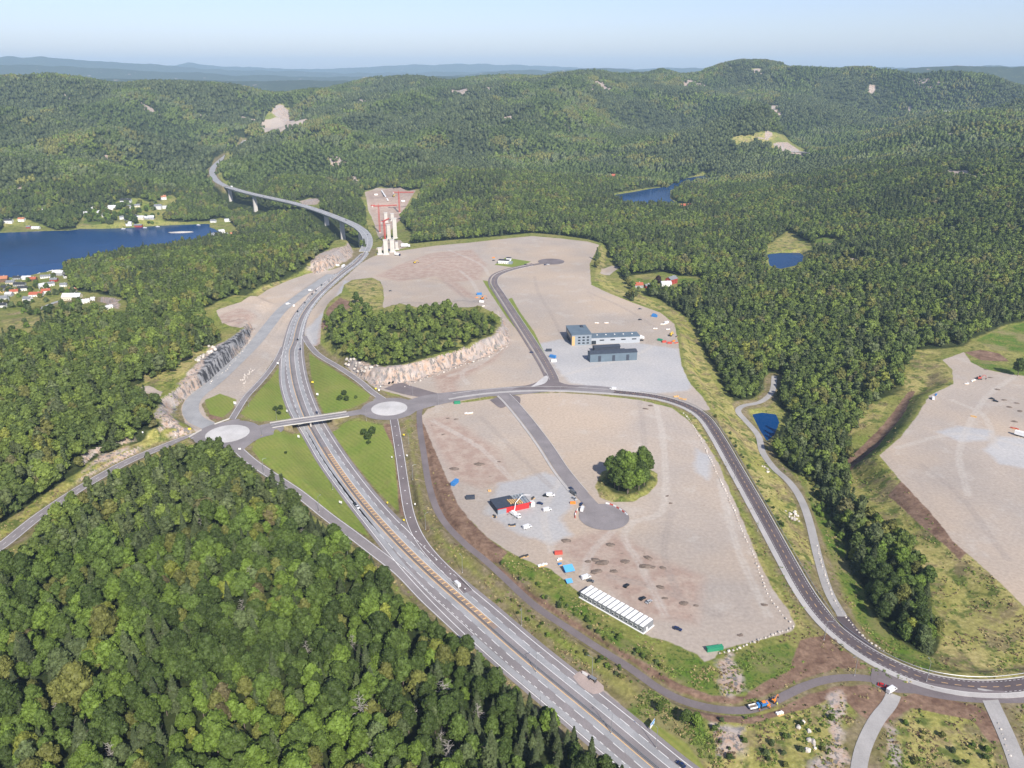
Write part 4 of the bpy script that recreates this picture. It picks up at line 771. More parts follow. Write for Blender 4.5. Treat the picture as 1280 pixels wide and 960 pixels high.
# distant shapes: fewer, larger clumps
LOW = bpy.data.collections.new('distant_tree_shapes'); low_i = {}
def addlow(key, parts, m, tr=None):
    me = mesh_np('tree_shape', parts, m); o = bpy.data.objects.new('tree_shape_%03d' % len(low_i), me); LOW.objects.link(o); low_i[key] = len(low_i)
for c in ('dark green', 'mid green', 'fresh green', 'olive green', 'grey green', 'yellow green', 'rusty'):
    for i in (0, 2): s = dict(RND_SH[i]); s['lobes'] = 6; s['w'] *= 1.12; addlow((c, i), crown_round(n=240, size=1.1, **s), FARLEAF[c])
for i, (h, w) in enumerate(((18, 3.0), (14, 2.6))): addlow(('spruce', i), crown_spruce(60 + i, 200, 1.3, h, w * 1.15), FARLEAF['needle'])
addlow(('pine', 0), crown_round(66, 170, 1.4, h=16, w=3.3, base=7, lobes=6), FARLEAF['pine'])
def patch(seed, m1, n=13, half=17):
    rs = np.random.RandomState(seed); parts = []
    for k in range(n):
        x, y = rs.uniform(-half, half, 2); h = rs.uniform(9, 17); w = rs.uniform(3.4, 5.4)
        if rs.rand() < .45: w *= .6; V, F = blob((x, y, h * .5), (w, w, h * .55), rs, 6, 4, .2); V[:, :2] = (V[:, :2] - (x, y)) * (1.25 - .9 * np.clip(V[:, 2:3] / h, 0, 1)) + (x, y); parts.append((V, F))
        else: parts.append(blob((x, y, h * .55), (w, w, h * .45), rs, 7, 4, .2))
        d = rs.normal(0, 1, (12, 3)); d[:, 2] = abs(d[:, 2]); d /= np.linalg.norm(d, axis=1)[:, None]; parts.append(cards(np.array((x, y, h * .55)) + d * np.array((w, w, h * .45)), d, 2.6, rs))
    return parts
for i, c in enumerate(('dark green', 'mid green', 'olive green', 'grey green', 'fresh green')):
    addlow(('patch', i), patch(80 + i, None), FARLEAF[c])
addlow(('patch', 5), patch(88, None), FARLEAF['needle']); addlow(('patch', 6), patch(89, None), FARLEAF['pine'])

def inframe(x, y, z, mx=40, my=60):
    Z = y * math.cos(PITCH) - (z - CAMZ) * math.sin(PITCH); px = 640 + FPX * x / Z; py = 480 - FPX * (y * math.sin(PITCH) + (z - CAMZ) * math.cos(PITCH)) / Z
    return px, py, Z
def scatter(r0, r1, sp, seed, jit=.42):
    rs = np.random.RandomState(seed); xm = r1 * math.sin(R_(44)); xs = np.arange(-xm, xm, sp); ys = np.arange(r0 * .7, r1, sp * .9)
    X, Y = np.meshgrid(xs, ys); X = X + rs.uniform(-jit, jit, X.shape) * sp; Y = Y + rs.uniform(-jit, jit, X.shape) * sp; X = X.ravel(); Y = Y.ravel(); r = np.hypot(X, Y)
    k = (r >= r0) & (r < r1) & (np.abs(np.arctan2(X, Y)) < R_(43)); X = X[k]; Y = Y[k]; Z = Hq(X, Y); px, py, d = inframe(X, Y, Z)
    k = (px > -170) & (px < 1450) & (py < 1130) & (d > 0); X, Y, Z = X[k], Y[k], Z[k]
    ok = (lookup(SPREAD, X, Y) > rs.uniform(0, 2.5, len(X))) & (lookup(SLOPE, X, Y) < 1.1); return X[ok], Y[ok], Z[ok], rs
def kinds(X, Y, rs, near=True):
    a = fbm(X, Y, 70, 3, 101) + (0 if near else .5) * fbm(X, Y, 330, 2, 103); b = fbm(X, Y, 170, 3, 113); u = rs.rand(len(X)); v = rs.rand(len(X)); out = []
    spf = .10 + .55 * smooth((b - .05) * 4)
    if near: spf = np.where(Y < 620, spf * .7 + .04, spf)
    cols = ['dark green', 'mid green', 'fresh green', 'olive green', 'grey green', 'yellow green', 'rusty']
    for k in range(len(X)):
        if u[k] < spf[k]: out.append('spruce' if v[k] < .7 else 'pine'); continue
        q = a[k] * (.8 if near else 1.2) + rs.normal(0, .34 if near else .22); out.append('dark green' if q < -.22 else 'mid green' if q < .10 else 'grey green' if q < .16 else 'fresh green' if q < .42 else 'olive green' if q < .66 else 'yellow green' if q < .84 else 'rusty')
    return out
near_pts = scatter(150, 1150, 7.1, 1)
X, Y, Z, rs = near_pts; KN = kinds(X, Y, rs)
gi = (lookup(polysd(GROVES[0], 20), X, Y) > -3) | (lookup(polysd(GROVES[1], 20), X, Y) > -3)
gap = lookup(sd_grove, near_pts[0], near_pts[1])
KN = [('fresh green' if rs.rand() < .4 else 'mid green' if rs.rand() < .6 else k) if g_ else k for i, (k, g_) in enumerate(zip(KN, gi))]
SCL = rs.uniform(.66, 1.12, len(X)) ** 1.0 * np.where(rs.rand(len(X)) < .12, 1.35, 1) * (1 + .12 * fbm(X, Y, 50, 2, 131)); SCL = np.where((lookup(SPREAD, X, Y) < 4), SCL * .85, SCL)
mo = gi & (Y > 620); SCL = np.where(gi & (Y < 620), np.maximum(SCL, .8) * 1.3, np.where(mo, SCL * .8, SCL)); ROT = rs.uniform(0, 6.28, len(X)); pxx, pyy, dd = inframe(X, Y, Z + 8); VIS = (pxx > -15) & (pxx < 1295) & (pyy < 985)
SCL = np.where(mo & (rs.rand(len(X)) < .3), SCL * .55, SCL); dist = np.hypot(np.hypot(X, Y), CAMZ); order = np.argsort(dist); single = set(); cnt = {'b': 0, 's': 0}
clump = lookup(polysd(GROVES[1], 20), X, Y) > -2
for i in np.where(clump)[0]: single.add(int(i)); cnt['b'] += 1
for i in order:
    if not VIS[i] or int(i) in single: continue
    t = 's' if KN[i] in ('spruce', 'pine') else 'b'; lim = 272 if t == 'b' else 120
    if cnt[t] < lim: single.add(int(i)); cnt[t] += 1
    if cnt['b'] >= 272 and cnt['s'] >= 120: break
SHI = rs.randint(0, 6, len(X)); dead_pick = set(int(i) for i in [j for j in order if VIS[j] and j in single and rs.rand() < .05][:13])
def tree(name, label, cat, group, crown, trunk, loc, s, rz, cname='crown'):
    r = empty(name, loc, rz); r.scale = (s, s, s * rnd.uniform(.92, 1.1)); tag(r, label, cat, group)
    c = link(cname, crown, None, r); t = link('trunk', trunk, None, r); return r
def where_of(px, py, i):
    if clump[i]: return ('%s side of the grove on the gravel plateau' % ('at the left' if px < 775 else 'in the middle' if px < 795 else 'at the right')).replace('middle side', 'middle'), 'trees of the plateau grove'
    if px > 980: return '%s the stream strip beside the road' % ('at the lower end of' if py > 770 else 'in the middle of' if py > 700 else 'at the upper end of'), 'trees along the stream'
    v = 'at the bottom of' if py > 900 else 'low in' if py > 820 else 'midway up' if py > 740 else 'high in' if py > 650 else 'at the top of'
    h = 'outermost' if px < 120 else 'left' if px < 260 else 'central' if px < 400 else 'right' if px < 540 else 'roadside'
    return '%s the %s part of the foreground wood' % (v, h), 'trees of the foreground wood'
for i in sorted(single):
    wh, gp = where_of(pxx[i], pyy[i], i); k = KN[i]; L = (X[i], Y[i], Z[i] - .2); sz = 'big ' if SCL[i] > 1.15 else 'small ' if SCL[i] < .78 else ''
    if i in dead_pick: tree('dead_tree', 'bare grey dead tree ' + wh, 'dead tree', 'dead ' + gp, DEADM[i % 2], DEADT[i % 2], L, SCL[i] * 1.1, ROT[i], 'branches')
    elif k in ('spruce', 'pine'):
        q = 2 if k == 'pine' else (0, 1, 3)[i % 3]; tree('spruce_tree' if q != 2 else 'pine_tree', sz + ('dark pointed spruce ' if q != 2 else 'grey green pine ') + wh, 'conifer', 'conifers: ' + gp, SPR[q], SPRT[q], L, SCL[i], ROT[i])
    else: tree('broadleaf_tree', '%s%s leafy tree %s' % (sz, k, wh), 'tree', gp, CROWNS[k, int(SHI[i])], TRUNKS[int(SHI[i])], L, SCL[i], ROT[i])
# everything farther off is a wood that reads as one mass
HI = bpy.data.collections.new('wood_shapes'); hi_i = {}
for j, ((c, i), me) in enumerate(CROWNS.items()): o = bpy.data.objects.new('wood_shape_%03d' % j, me); HI.objects.link(o); hi_i[c, i] = j
for j, me in enumerate(SPR): o = bpy.data.objects.new('wood_shape_%03d' % (j + len(CROWNS)), me); HI.objects.link(o); hi_i['spruce', j] = j + len(CROWNS)
for j, me in enumerate(DEADM): o = bpy.data.objects.new('wood_shape_%03d' % (j + len(CROWNS) + 4), me); HI.objects.link(o); hi_i['dead', j] = j + len(CROWNS) + 4
def cloud(name, P, rot, scl, ix, coll, label, cat):
    me = bpy.data.meshes.new(name); me.vertices.add(len(P)); me.vertices.foreach_set('co', np.asarray(P, np.float32).ravel())
    for n, ty, a in (('rot', 'FLOAT_VECTOR', rot), ('scl', 'FLOAT_VECTOR', scl)): at = me.attributes.new(n, ty, 'POINT'); at.data.foreach_set('vector', np.asarray(a, np.float32).ravel())
    at = me.attributes.new('ix', 'INT', 'POINT'); at.data.foreach_set('value', np.asarray(ix, np.int32)); o = link(name, me)
    ng = bpy.data.node_groups.new(name, 'GeometryNodeTree'); ng.interface.new_socket('Geometry', in_out='INPUT', socket_type='NodeSocketGeometry'); ng.interface.new_socket('Geometry', in_out='OUTPUT', socket_type='NodeSocketGeometry')
    N = ng.nodes; gi_ = N.new('NodeGroupInput'); go = N.new('NodeGroupOutput'); ci = N.new('GeometryNodeCollectionInfo'); ci.inputs[0].default_value = coll; ci.inputs['Separate Children'].default_value = True; ci.inputs['Reset Children'].default_value = True
    ip = N.new('GeometryNodeInstanceOnPoints'); ip.inputs['Pick Instance'].default_value = True
    def na(nm, ty): a = N.new('GeometryNodeInputNamedAttribute'); a.data_type = ty; a.inputs[0].default_value = nm; return a.outputs[0]
    ng.links.new(gi_.outputs[0], ip.inputs['Points']); ng.links.new(ci.outputs[0], ip.inputs['Instance']); ng.links.new(na('ix', 'INT'), ip.inputs['Instance Index'])
    e2r = N.new('FunctionNodeEulerToRotation'); ng.links.new(na('rot', 'FLOAT_VECTOR'), e2r.inputs[0]); ng.links.new(e2r.outputs[0], ip.inputs['Rotation']); ng.links.new(na('scl', 'FLOAT_VECTOR'), ip.inputs['Scale']); ng.links.new(ip.outputs[0], go.inputs[0])
    md = o.modifiers.new('scatter', 'NODES'); md.node_group = ng; return tag(o, label, cat, None, 'stuff')
rest = np.array([i for i in range(len(X)) if i not in single]); nr = dist[rest] < 560; A1 = rest[nr]; A2 = rest[~nr]
def rz3(a): return np.stack([0 * a, 0 * a, a], 1)
def sc3(s, rs): return np.stack([s, s, s * rs.uniform(.9, 1.12, len(s))], 1)
ix = [hi_i['dead', i % 2] if rs.rand() < .012 else hi_i[KN[i], int(SHI[i])] if KN[i] not in ('spruce', 'pine') else hi_i['spruce', 2 if KN[i] == 'pine' else (0, 1, 3)[i % 3]] for i in A1]
cloud('near_woodland', np.stack([X[A1], Y[A1], Z[A1] - .3], 1), rz3(ROT[A1]), sc3(SCL[A1], rs), ix, HI, 'mixed green wood filling in between and behind the nearest trees', 'woodland')
def lowix(k, q): return low_i['spruce', q % 2] if k == 'spruce' else low_i['pine', 0] if k == 'pine' else low_i[k, (0, 2)[q % 2]]
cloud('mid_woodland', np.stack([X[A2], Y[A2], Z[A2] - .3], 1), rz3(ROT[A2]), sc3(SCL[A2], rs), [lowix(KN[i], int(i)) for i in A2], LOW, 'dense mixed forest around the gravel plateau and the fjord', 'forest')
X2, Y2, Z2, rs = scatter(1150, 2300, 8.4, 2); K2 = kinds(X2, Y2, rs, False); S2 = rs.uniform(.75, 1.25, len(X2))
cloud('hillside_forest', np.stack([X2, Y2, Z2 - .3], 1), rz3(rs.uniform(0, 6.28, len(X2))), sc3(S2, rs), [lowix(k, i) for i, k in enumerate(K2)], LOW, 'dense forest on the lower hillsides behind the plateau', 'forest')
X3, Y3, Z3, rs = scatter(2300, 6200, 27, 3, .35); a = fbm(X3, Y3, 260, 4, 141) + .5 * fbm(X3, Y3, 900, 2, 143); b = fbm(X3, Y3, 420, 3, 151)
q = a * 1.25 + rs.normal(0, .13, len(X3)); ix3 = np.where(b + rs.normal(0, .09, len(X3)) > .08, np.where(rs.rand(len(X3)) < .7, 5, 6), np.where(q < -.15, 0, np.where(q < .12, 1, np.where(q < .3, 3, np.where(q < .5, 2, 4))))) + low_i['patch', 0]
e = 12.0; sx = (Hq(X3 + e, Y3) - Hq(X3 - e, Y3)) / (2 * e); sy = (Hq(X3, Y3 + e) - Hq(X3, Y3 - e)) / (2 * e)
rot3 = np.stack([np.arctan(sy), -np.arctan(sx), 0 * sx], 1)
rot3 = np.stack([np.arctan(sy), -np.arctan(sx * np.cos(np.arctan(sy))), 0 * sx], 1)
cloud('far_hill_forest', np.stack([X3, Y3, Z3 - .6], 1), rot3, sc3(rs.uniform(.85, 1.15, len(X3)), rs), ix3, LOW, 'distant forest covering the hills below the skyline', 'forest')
print('trees', cnt, len(A1), len(A2), len(X2), len(X3))
# rough vegetation: tufts too many to count on the banks and waste ground
TUFT = bpy.data.collections.new('tuft_shapes')
def tuft(seed, m, n=16):
    rs = np.random.RandomState(seed); P = rs.normal(0, .55, (n, 3)); P[:, 2] = rs.uniform(.1, .75, n); N = rs.normal(0, 1, (n, 3)); N[:, 2] = abs(N[:, 2]) + .3; N /= np.linalg.norm(N, axis=1)[:, None]; return mesh_np('tuft', [cards(P, N, .55, rs, .5)], m)
STRAW = leafmat('straw', (.34, .28, .13), .8); HERB = leafmat('herb', (.17, .225, .045), .8); HERB2 = leafmat('dark_herb', (.10, .14, .032), .8); EARTHY = leafmat('dead_herb', (.16, .11, .07), .8)
for j, m in enumerate((STRAW, HERB, HERB2, EARTHY)): o = bpy.data.objects.new('tuft_shape_%d' % j, tuft(400 + j, m)); TUFT.objects.link(o)
rs = np.random.RandomState(77); n = 150000; px_ = rs.uniform(-40, 1320, n); py_ = rs.uniform(470, 1000, n); Q = onto(np.stack([px_, py_], 1)); Xq, Yq, Zq = Q[:, 0], Q[:, 1], Q[:, 2]
wl = np.maximum(lookup(LAY['weeds'], Xq, Yq), -99); dr = lookup(LAY['dry'], Xq, Yq); so_ = lookup(LAY['soil'], Xq, Yq); vg = lookup(LAY['verge'], Xq, Yq); gv = lookup(LAY['gravel'], Xq, Yq); lw = lookup(LAY['lawn'], Xq, Yq); wo = lookup(LAY['wood'], Xq, Yq)
den = np.where(wl > 0, 1.0, np.where(so_ > 0, .12, np.where(dr > 0, .55, np.where(wo < 0, .5, .0)))); den = np.where((gv > -1) | (lw > -1) | (vg > 4.5), 0, den); den = .75 * den * smooth((fbm(Xq, Yq, 16, 3, 171) + .25) * 1.8)
k = rs.rand(n) < den; Xq, Yq, Zq = Xq[k], Yq[k], Zq[k]; t = fbm(Xq, Yq, 22, 3, 181) + rs.normal(0, .3, k.sum()); gq = (wl[k] > 0)
ixq = np.where(gq, np.where(t > .25, 1, np.where(t > -.2, 2, 0)), np.where(t > .3, 1, np.where(t > .1, 2, np.where(t > -.35, 0, 3)))); sq = rs.uniform(.25, .8, len(Xq))
cloud('rough_vegetation', np.stack([Xq, Yq, Zq], 1), rz3(rs.uniform(0, 6.28, len(Xq))), sc3(sq, rs), ixq, TUFT, 'tufts of grass and weeds on the banks and waste ground', 'weeds')
print('tufts', len(Xq))


# ------------------------------------------------------------------ built things
CONC = mat('concrete', (.52, .505, .48), .85, noise=.10, scale=.25); CONC2 = mat('concrete_fresh', (.50, .475, .43), .85, noise=.08, scale=.2); STEEL = mat('galvanised_steel', (.36, .37, .38), .5, metal=.6); RUBBER = mat('rubber', (.02, .02, .021), .9)
GLASS = mat('dark_glass', (.02, .027, .035), .12, spec=.6); CHALK = mat('white_paint', (.78, .78, .76), .55, noise=.04, scale=.5); REDP = mat('crane_red', (.50, .085, .06), .5, noise=.08); ORANGE = mat('machine_orange', (.75, .24, .03), .5); YELLOWP = mat('machine_yellow', (.72, .50, .04), .5)
BLUE = mat('container_blue', (.04, .19, .46), .55, noise=.1); GREEN = mat('container_green', (.03, .24, .13), .55, noise=.1); SLATE = mat('dark_cladding', (.045, .055, .075), .7, noise=.15, scale=.4); RED = mat('red_cladding', (.55, .035, .035), .5, noise=.05); TIMBER = mat('new_timber', (.58, .37, .16), .8, noise=.12)
GREYW = mat('grey_cladding', (.23, .265, .30), .7, noise=.08, scale=.3); ROOFB = mat('blue_grey_roofing', (.115, .155, .19), .7, noise=.12, scale=.12); PALE = mat('pale_cladding', (.62, .61, .58), .7, noise=.06, scale=.3); STONE = mat('pale_stone', (.50, .46, .41), .95, noise=.25, scale=1.2, var=.25); SPOIL = mat('spoil_earth', (.16, .125, .10), .95, noise=.3, scale=.8)
def car_paint(n, c): return mat(n + '_car_paint', c, .28, metal=.15, spec=.5)
def copy_tree(o, loc=None, rz=None, parent=None):
    c = o.copy(); COL.objects.link(c); c.parent = parent
    for ch in o.children: copy_tree(ch, None, None, c)
    if loc is not None: c.location = loc
    if rz is not None: c.rotation_euler = (c.rotation_euler[0], c.rotation_euler[1], rz)
    return c
def zat(px, py, top_y):
    """height above the ground point at (px,py) of something whose top is seen at top_y"""
    p = G(px, py); a = 0.0; b = 90.0
    for _ in range(30):
        m = (a + b) / 2; q = inframe(p.x, p.y, p.z + m)[1]
        if q > top_y: a = m
        else: b = m
    return a
# bridges
def deck_bridge(name, label, P, w, thick, piers, group=None, top=ASPH, pw=(1.4, 6.5), lines=True, cat='bridge'):
    c = P[len(P) // 2]; root = empty(name, (c[0], c[1], 0)); tag(root, label, cat, group); Q = P.copy(); Q[:, 0] -= c[0]; Q[:, 1] -= c[1]
    def sweep(prof, m, nm):
        V = []; F = []; n = len(prof)
        for i, p in enumerate(Q):
            t = Q[min(i + 1, len(Q) - 1)] - Q[max(i - 1, 0)]; L = math.hypot(t[0], t[1]); tx, ty = t[0] / L, t[1] / L
            for o, z in prof: V.append((p[0] + ty * o, p[1] - tx * o, p[2] + z))
        for i in range(len(Q) - 1):
            for k in range(n): F.append((i * n + k, i * n + (k + 1) % n, (i + 1) * n + (k + 1) % n, (i + 1) * n + k))
        F += [tuple(range(n))[::-1], tuple(range((len(Q) - 1) * n, len(Q) * n))]; b = MB(); b.add(V, F); return b.build(nm, m, root)
    h = w / 2
    sweep([(-h, 0), (h, 0), (h, -.35), (h * .6, -thick), (-h * .6, -thick), (-h, -.35)], CONC, 'deck'); r = sweep([(-h + .45, .05), (h - .45, .05), (h - .45, .01), (-h + .45, .01)], top, 'road_surface')
    for s in (-1, 1):
        a = s * (h - .2); sweep([(a - .2, 0), (a + .2, 0), (a + .2, .45), (a - .2, .45)], CONC2, 'parapet'); sweep([(a - .06, .95), (a + .06, .95), (a + .06, 1.12), (a - .06, 1.12)], STEEL, 'railing')
    if lines:
        for o in (-h + 1.3, h - 1.3, 0): sweep([(o - .14, .09), (o + .14, .09), (o + .14, .06), (o - .14, .06)], PAINT, 'edge_line')
    for pt in piers:
        k = int(np.argmin(np.hypot(P[:, 0] - pt[0], P[:, 1] - pt[1]))); p = Q[k]; t = Q[min(k + 1, len(Q) - 1)] - Q[max(k - 1, 0)]; a = math.atan2(t[1], t[0]); gz = hz1(P[k, 0], P[k, 1]); hh = P[k, 2] - thick - gz + 1
        b = MB(); b.box((p[0], p[1], gz - 1 + hh / 2), (pw[0] * 1.15, pw[1] * 1.0, hh), a, .9, .88); b.box((p[0], p[1], P[k, 2] - thick - .3), (pw[0] * 1.3, pw[1] * 1.25, .9), a); b.build('pier', CONC2, root)
    return root
OV = RW['overpass_road']; dm = np.array([np.min(np.hypot(HM[:, 0] - p[0], HM[:, 1] - p[1])) for p in OV]); k = np.where(dm < 34)[0]; OP = OV[k[0]:k[-1] + 1].copy(); OP[:, 2] = .32
ob = deck_bridge('overpass_bridge', 'concrete road bridge crossing over the motorway between the two roundabouts', OP, 11.5, 1.5, [HM[int(np.argmin(np.hypot(HM[:, 0] - OP[len(OP) // 2][0], HM[:, 1] - OP[len(OP) // 2][1])))][:2]], pw=(1.0, 5.5))
for e in (0, -1):
    p = OP[e] - np.array([ob.location.x, ob.location.y, 0]); t = OP[1] - OP[0]; MB().box((p[0], p[1], -2.6), (3.0, 11.2, 5), math.atan2(t[1], t[0])).build('abutment', CONC, ob)
for seg, nm in (((0, k[0] + 1), 'bridge_approach'), ((k[-1], len(OV)), 'bridge_approach')):
    S = OV[seg[0]:seg[1]]
    if len(S) > 2: tag(joined(nm, [ribbon(S, 11, .20)], ASPH), kind='structure')
VZ = lambda pts: spline([(*U(a, b, c), c) for a, b, c in pts], 8)
V1 = VZ([(455.5,314.5,0),(459.3,306,0),(459,297,0),(453,288.5,0),(440,280,0),(420,271.5,0),(400,264,0),(386,259.3,0)]); V2 = VZ([(386,259.3,0),(365,253.5,0),(345,249,0),(320,243.5,0),(300,238.5,0),(284,233.5,0)])
for V in (V1, V2): V[:, 2] += .35
deck_bridge('motorway_viaduct', 'curved grey viaduct carrying the motorway, nearer one by the cliff', V1, 18, 4.0, [U(450, 286.5, 0), U(426, 274, 0), U(406, 266.5, 0)], 'motorway viaducts', ASPH_G, (4.2, 9))
deck_bridge('motorway_viaduct', 'long grey viaduct farther off, on two tall piers above the fjord valley', V2, 18, 4.0, [U(318, 243, 0), U(287, 234.5, 0)], 'motorway viaducts', ASPH_G, (4.2, 9))
B3 = np.array([[*G(982, 193)], [*G(1000, 194)], [*G(1013, 195)]]); B3[:, 2] = B3[:, 2].max() + 9; B3 = spline(B3, 12)
deck_bridge('road_bridge', 'small pale concrete bridge in the far valley below the brown cutting', B3, 14, 2.5, [B3[2][:2], B3[len(B3) // 2][:2], B3[-3][:2]], None, ASPH_G, (3, 8), False)
# unfinished bridge: pale piers and red tower cranes
for i, (px, by, ty, w, lab) in enumerate([(475, 318, 310, 5, 'short pale concrete pier block nearest the viaduct curve'), (482.5, 318, 300, 6, 'front left tall concrete pier of the unfinished bridge'), (490.5, 315, 300, 6, 'front middle tall concrete pier of the unfinished bridge'), (496, 312, 303, 4, 'low stepped concrete pier beside the front middle pier'),
        (486.3, 298.5, 281, 6, 'second-row left concrete pier behind the platform'), (494, 298, 273, 6.5, 'tallest pale concrete pier of the unfinished bridge, second row right'), (482.6, 278, 266, 6, 'rear left concrete pier by the crane mast'), (490.5, 276, 267, 6, 'rear right concrete pier of the unfinished bridge')]):
    w *= 1.2; p = G(px, by); h = zat(px, by, ty); r = empty('bridge_pier', p, .25); tag(r, lab, 'bridge pier', 'piers of the unfinished bridge')
    MB().box((0, 0, .6), (w + 3, w * .7 + 3, 2.0)).build('footing', CONC, r); MB().box((0, 0, h / 2), (w, w * .62, h), 0, .95).build('shaft', CONC2, r); MB().box((0, 0, h + .25), (w * 1.12, w * .75, 1.1)).build('cap', CONC, r)
p = G(489, 304); r = empty('work_platform', p + Vector((0, 0, 6))); tag(r, 'dark steel platform slung between the concrete piers', 'platform'); MB().box((0, 0, 0), (24, 5, .5)).build('decking', DARK, r); [MB().tube([(x, 0, -7), (x, 0, 0)], .25).build('post', STEEL, r) for x in (-11, 0, 11)]
def lattice(b, A, B, w, n, rad=.36):
    A, B = Vector(A), Vector(B); d = (B - A); u = d.normalized(); s = u.cross(Vector((0, 0, 1)) if abs(u.z) < .9 else Vector((0, 1, 0))).normalized(); t = u.cross(s); cs = [(-1, -1), (1, -1), (1, 1), (-1, 1)]
    P = lambda i, k: A + d * (i / n) + (s * cs[k % 4][0] + t * cs[k % 4][1]) * w / 2
    for k in range(4):
        b.tube([P(0, k), P(n, k)], rad, 4)
        for i in range(n): b.tube([P(i, k), P(i + 1, k + 1)], rad * .6, 3)
for px, by, ty, az, L, lab in [(499.5, 266, 241, -.06, 36, 'red tower crane farthest back with its long jib over the forest edge'), (475, 291, 258, .12, 38, 'red tower crane on the left of the unfinished bridge piers'), (481.5, 302, 277, 1.35, 26, 'red tower crane mast standing close among the front piers')]:
    p = G(px, by); h = zat(px, by, ty); r = empty('tower_crane', p, az); tag(r, lab, 'tower crane', 'red tower cranes at the unfinished bridge')
    b = MB(); lattice(b, (0, 0, 0), (0, 0, h), 2.3, max(4, int(h / 3))); b.build('mast', REDP, r); b = MB(); lattice(b, (0, 0, h + 1), (L, 0, h + 1.6), 1.7, int(L / 2.6)); b.build('jib', REDP, r); b = MB(); lattice(b, (-13, 0, h + 1), (0, 0, h + 1), 1.6, 5); b.build('counter_jib', REDP, r)
    MB().box((-12, 0, h), (3, 2.2, 3)).build('counterweight', CONC, r); MB().box((1.4, 1.6, h - .8), (1.8, 1.5, 2.2)).build('cab', CHALK, r); MB().tube([(0, 0, h + 1), (0, 0, h + 6)], .4, 4).build('apex', REDP, r); MB().box((0, 0, .5), (5, 5, 1)).build('base', CONC, r)
a, c = G(477, 239), G(485, 252); rz, L = dirn(a, c) if 'dirn' in globals() else (math.atan2(c.y - a.y, c.x - a.x), (c - a).length); r = empty('bridge_girder', a, rz); tag(r, 'long white girder lying on the slope behind the tower cranes', 'girder'); MB().box((L / 2, 0, 2.2), (L, 3, 1.6)).build('beam', CHALK, r); [MB().box((L * f, 0, .7), (2, 5, 1.6)).build('trestle', CONC, r) for f in (.1, .4, .7, .95)]
# houses
WALLC = {'white': mat('white_boards', (.74, .74, .72), .7, noise=.05), 'cream': mat('cream_boards', (.66, .60, .47), .7, noise=.05), 'red': mat('red_boards', (.36, .05, .035), .75, noise=.08), 'grey': mat('grey_boards', (.36, .37, .38), .75, noise=.06), 'brown': mat('brown_boards', (.17, .10, .06), .8, noise=.1), 'yellow': mat('yellow_boards', (.62, .47, .2), .75, noise=.05)}
ROOFC = {'black': mat('black_tiles', (.035, .037, .042), .7, noise=.15), 'grey': mat('grey_tiles', (.18, .19, .20), .75, noise=.12), 'red': mat('red_tiles', (.36, .10, .055), .8, noise=.12), 'orange': mat('orange_tiles', (.40, .17, .09), .8, noise=.12), 'pale': mat('pale_metal_roof', (.55, .56, .57), .5, noise=.05)}
def house(px, py, w, d, h, rot, wall, roof, label, group=None, name='house', cat='house', flat=False, chim=True, pos=None):
    p = G(px, py) if pos is None else pos; r = empty(name, p, rot); tag(r, label, cat, group); rh = d * .34
    b = MB(); b.box((0, 0, h / 2 - 1.2), (w, d, h + 2.4))
    if not flat:
        for s in (-1, 1): b.add([(s * w / 2, -d / 2, h), (s * w / 2, d / 2, h), (s * w / 2, 0, h + rh * .97)], [(0, 1, 2)])
    b.build('wall', WALLC[wall], r); b = MB()
    if flat: b.box((0, 0, h + .2), (w + .6, d + .6, .4))
    else:
        o = .45
        for s in (-1, 1): b.add([(-w / 2 - o, s * (d / 2 + o), h - .22), (w / 2 + o, s * (d / 2 + o), h - .22), (w / 2 + o, 0, h + rh), (-w / 2 - o, 0, h + rh), (-w / 2 - o, s * (d / 2 + o), h), (w / 2 + o, s * (d / 2 + o), h), (w / 2 + o, 0, h + rh + .25), (-w / 2 - o, 0, h + rh + .25)], [(0, 1, 2, 3), (4, 5, 6, 7), (0, 1, 5, 4), (0, 3, 7, 4), (1, 2, 6, 5)])
    rf = b.build('roof', ROOFC[roof], r)
    if chim and not flat: MB().box((w * .18, 0, h + rh + .5), (.7, .7, 1.3)).build('chimney', CONC, rf)
    nw = max(2, int(w / 3.2)); fl = max(1, int(h / 2.6))
    for f in range(fl):
        for i in range(nw):
            for s in (-1, 1):
                x = -w / 2 + w * (i + .5) / nw
                if f == 0 and i == nw // 2 and s < 0: MB().box((x, s * d / 2, 1.05), (1.0, .12, 2.1)).build('door', WALLC['brown'], r)
                else: MB().box((x, s * d / 2, 1.5 + f * 2.6), (1.3, .1, 1.2)).build('window', GLASS, r)
    return r
VG = 'houses of the fjord village on the far shore'; VN = 'houses of the village on the near shore'; VC = 'houses around the cove under the viaduct'
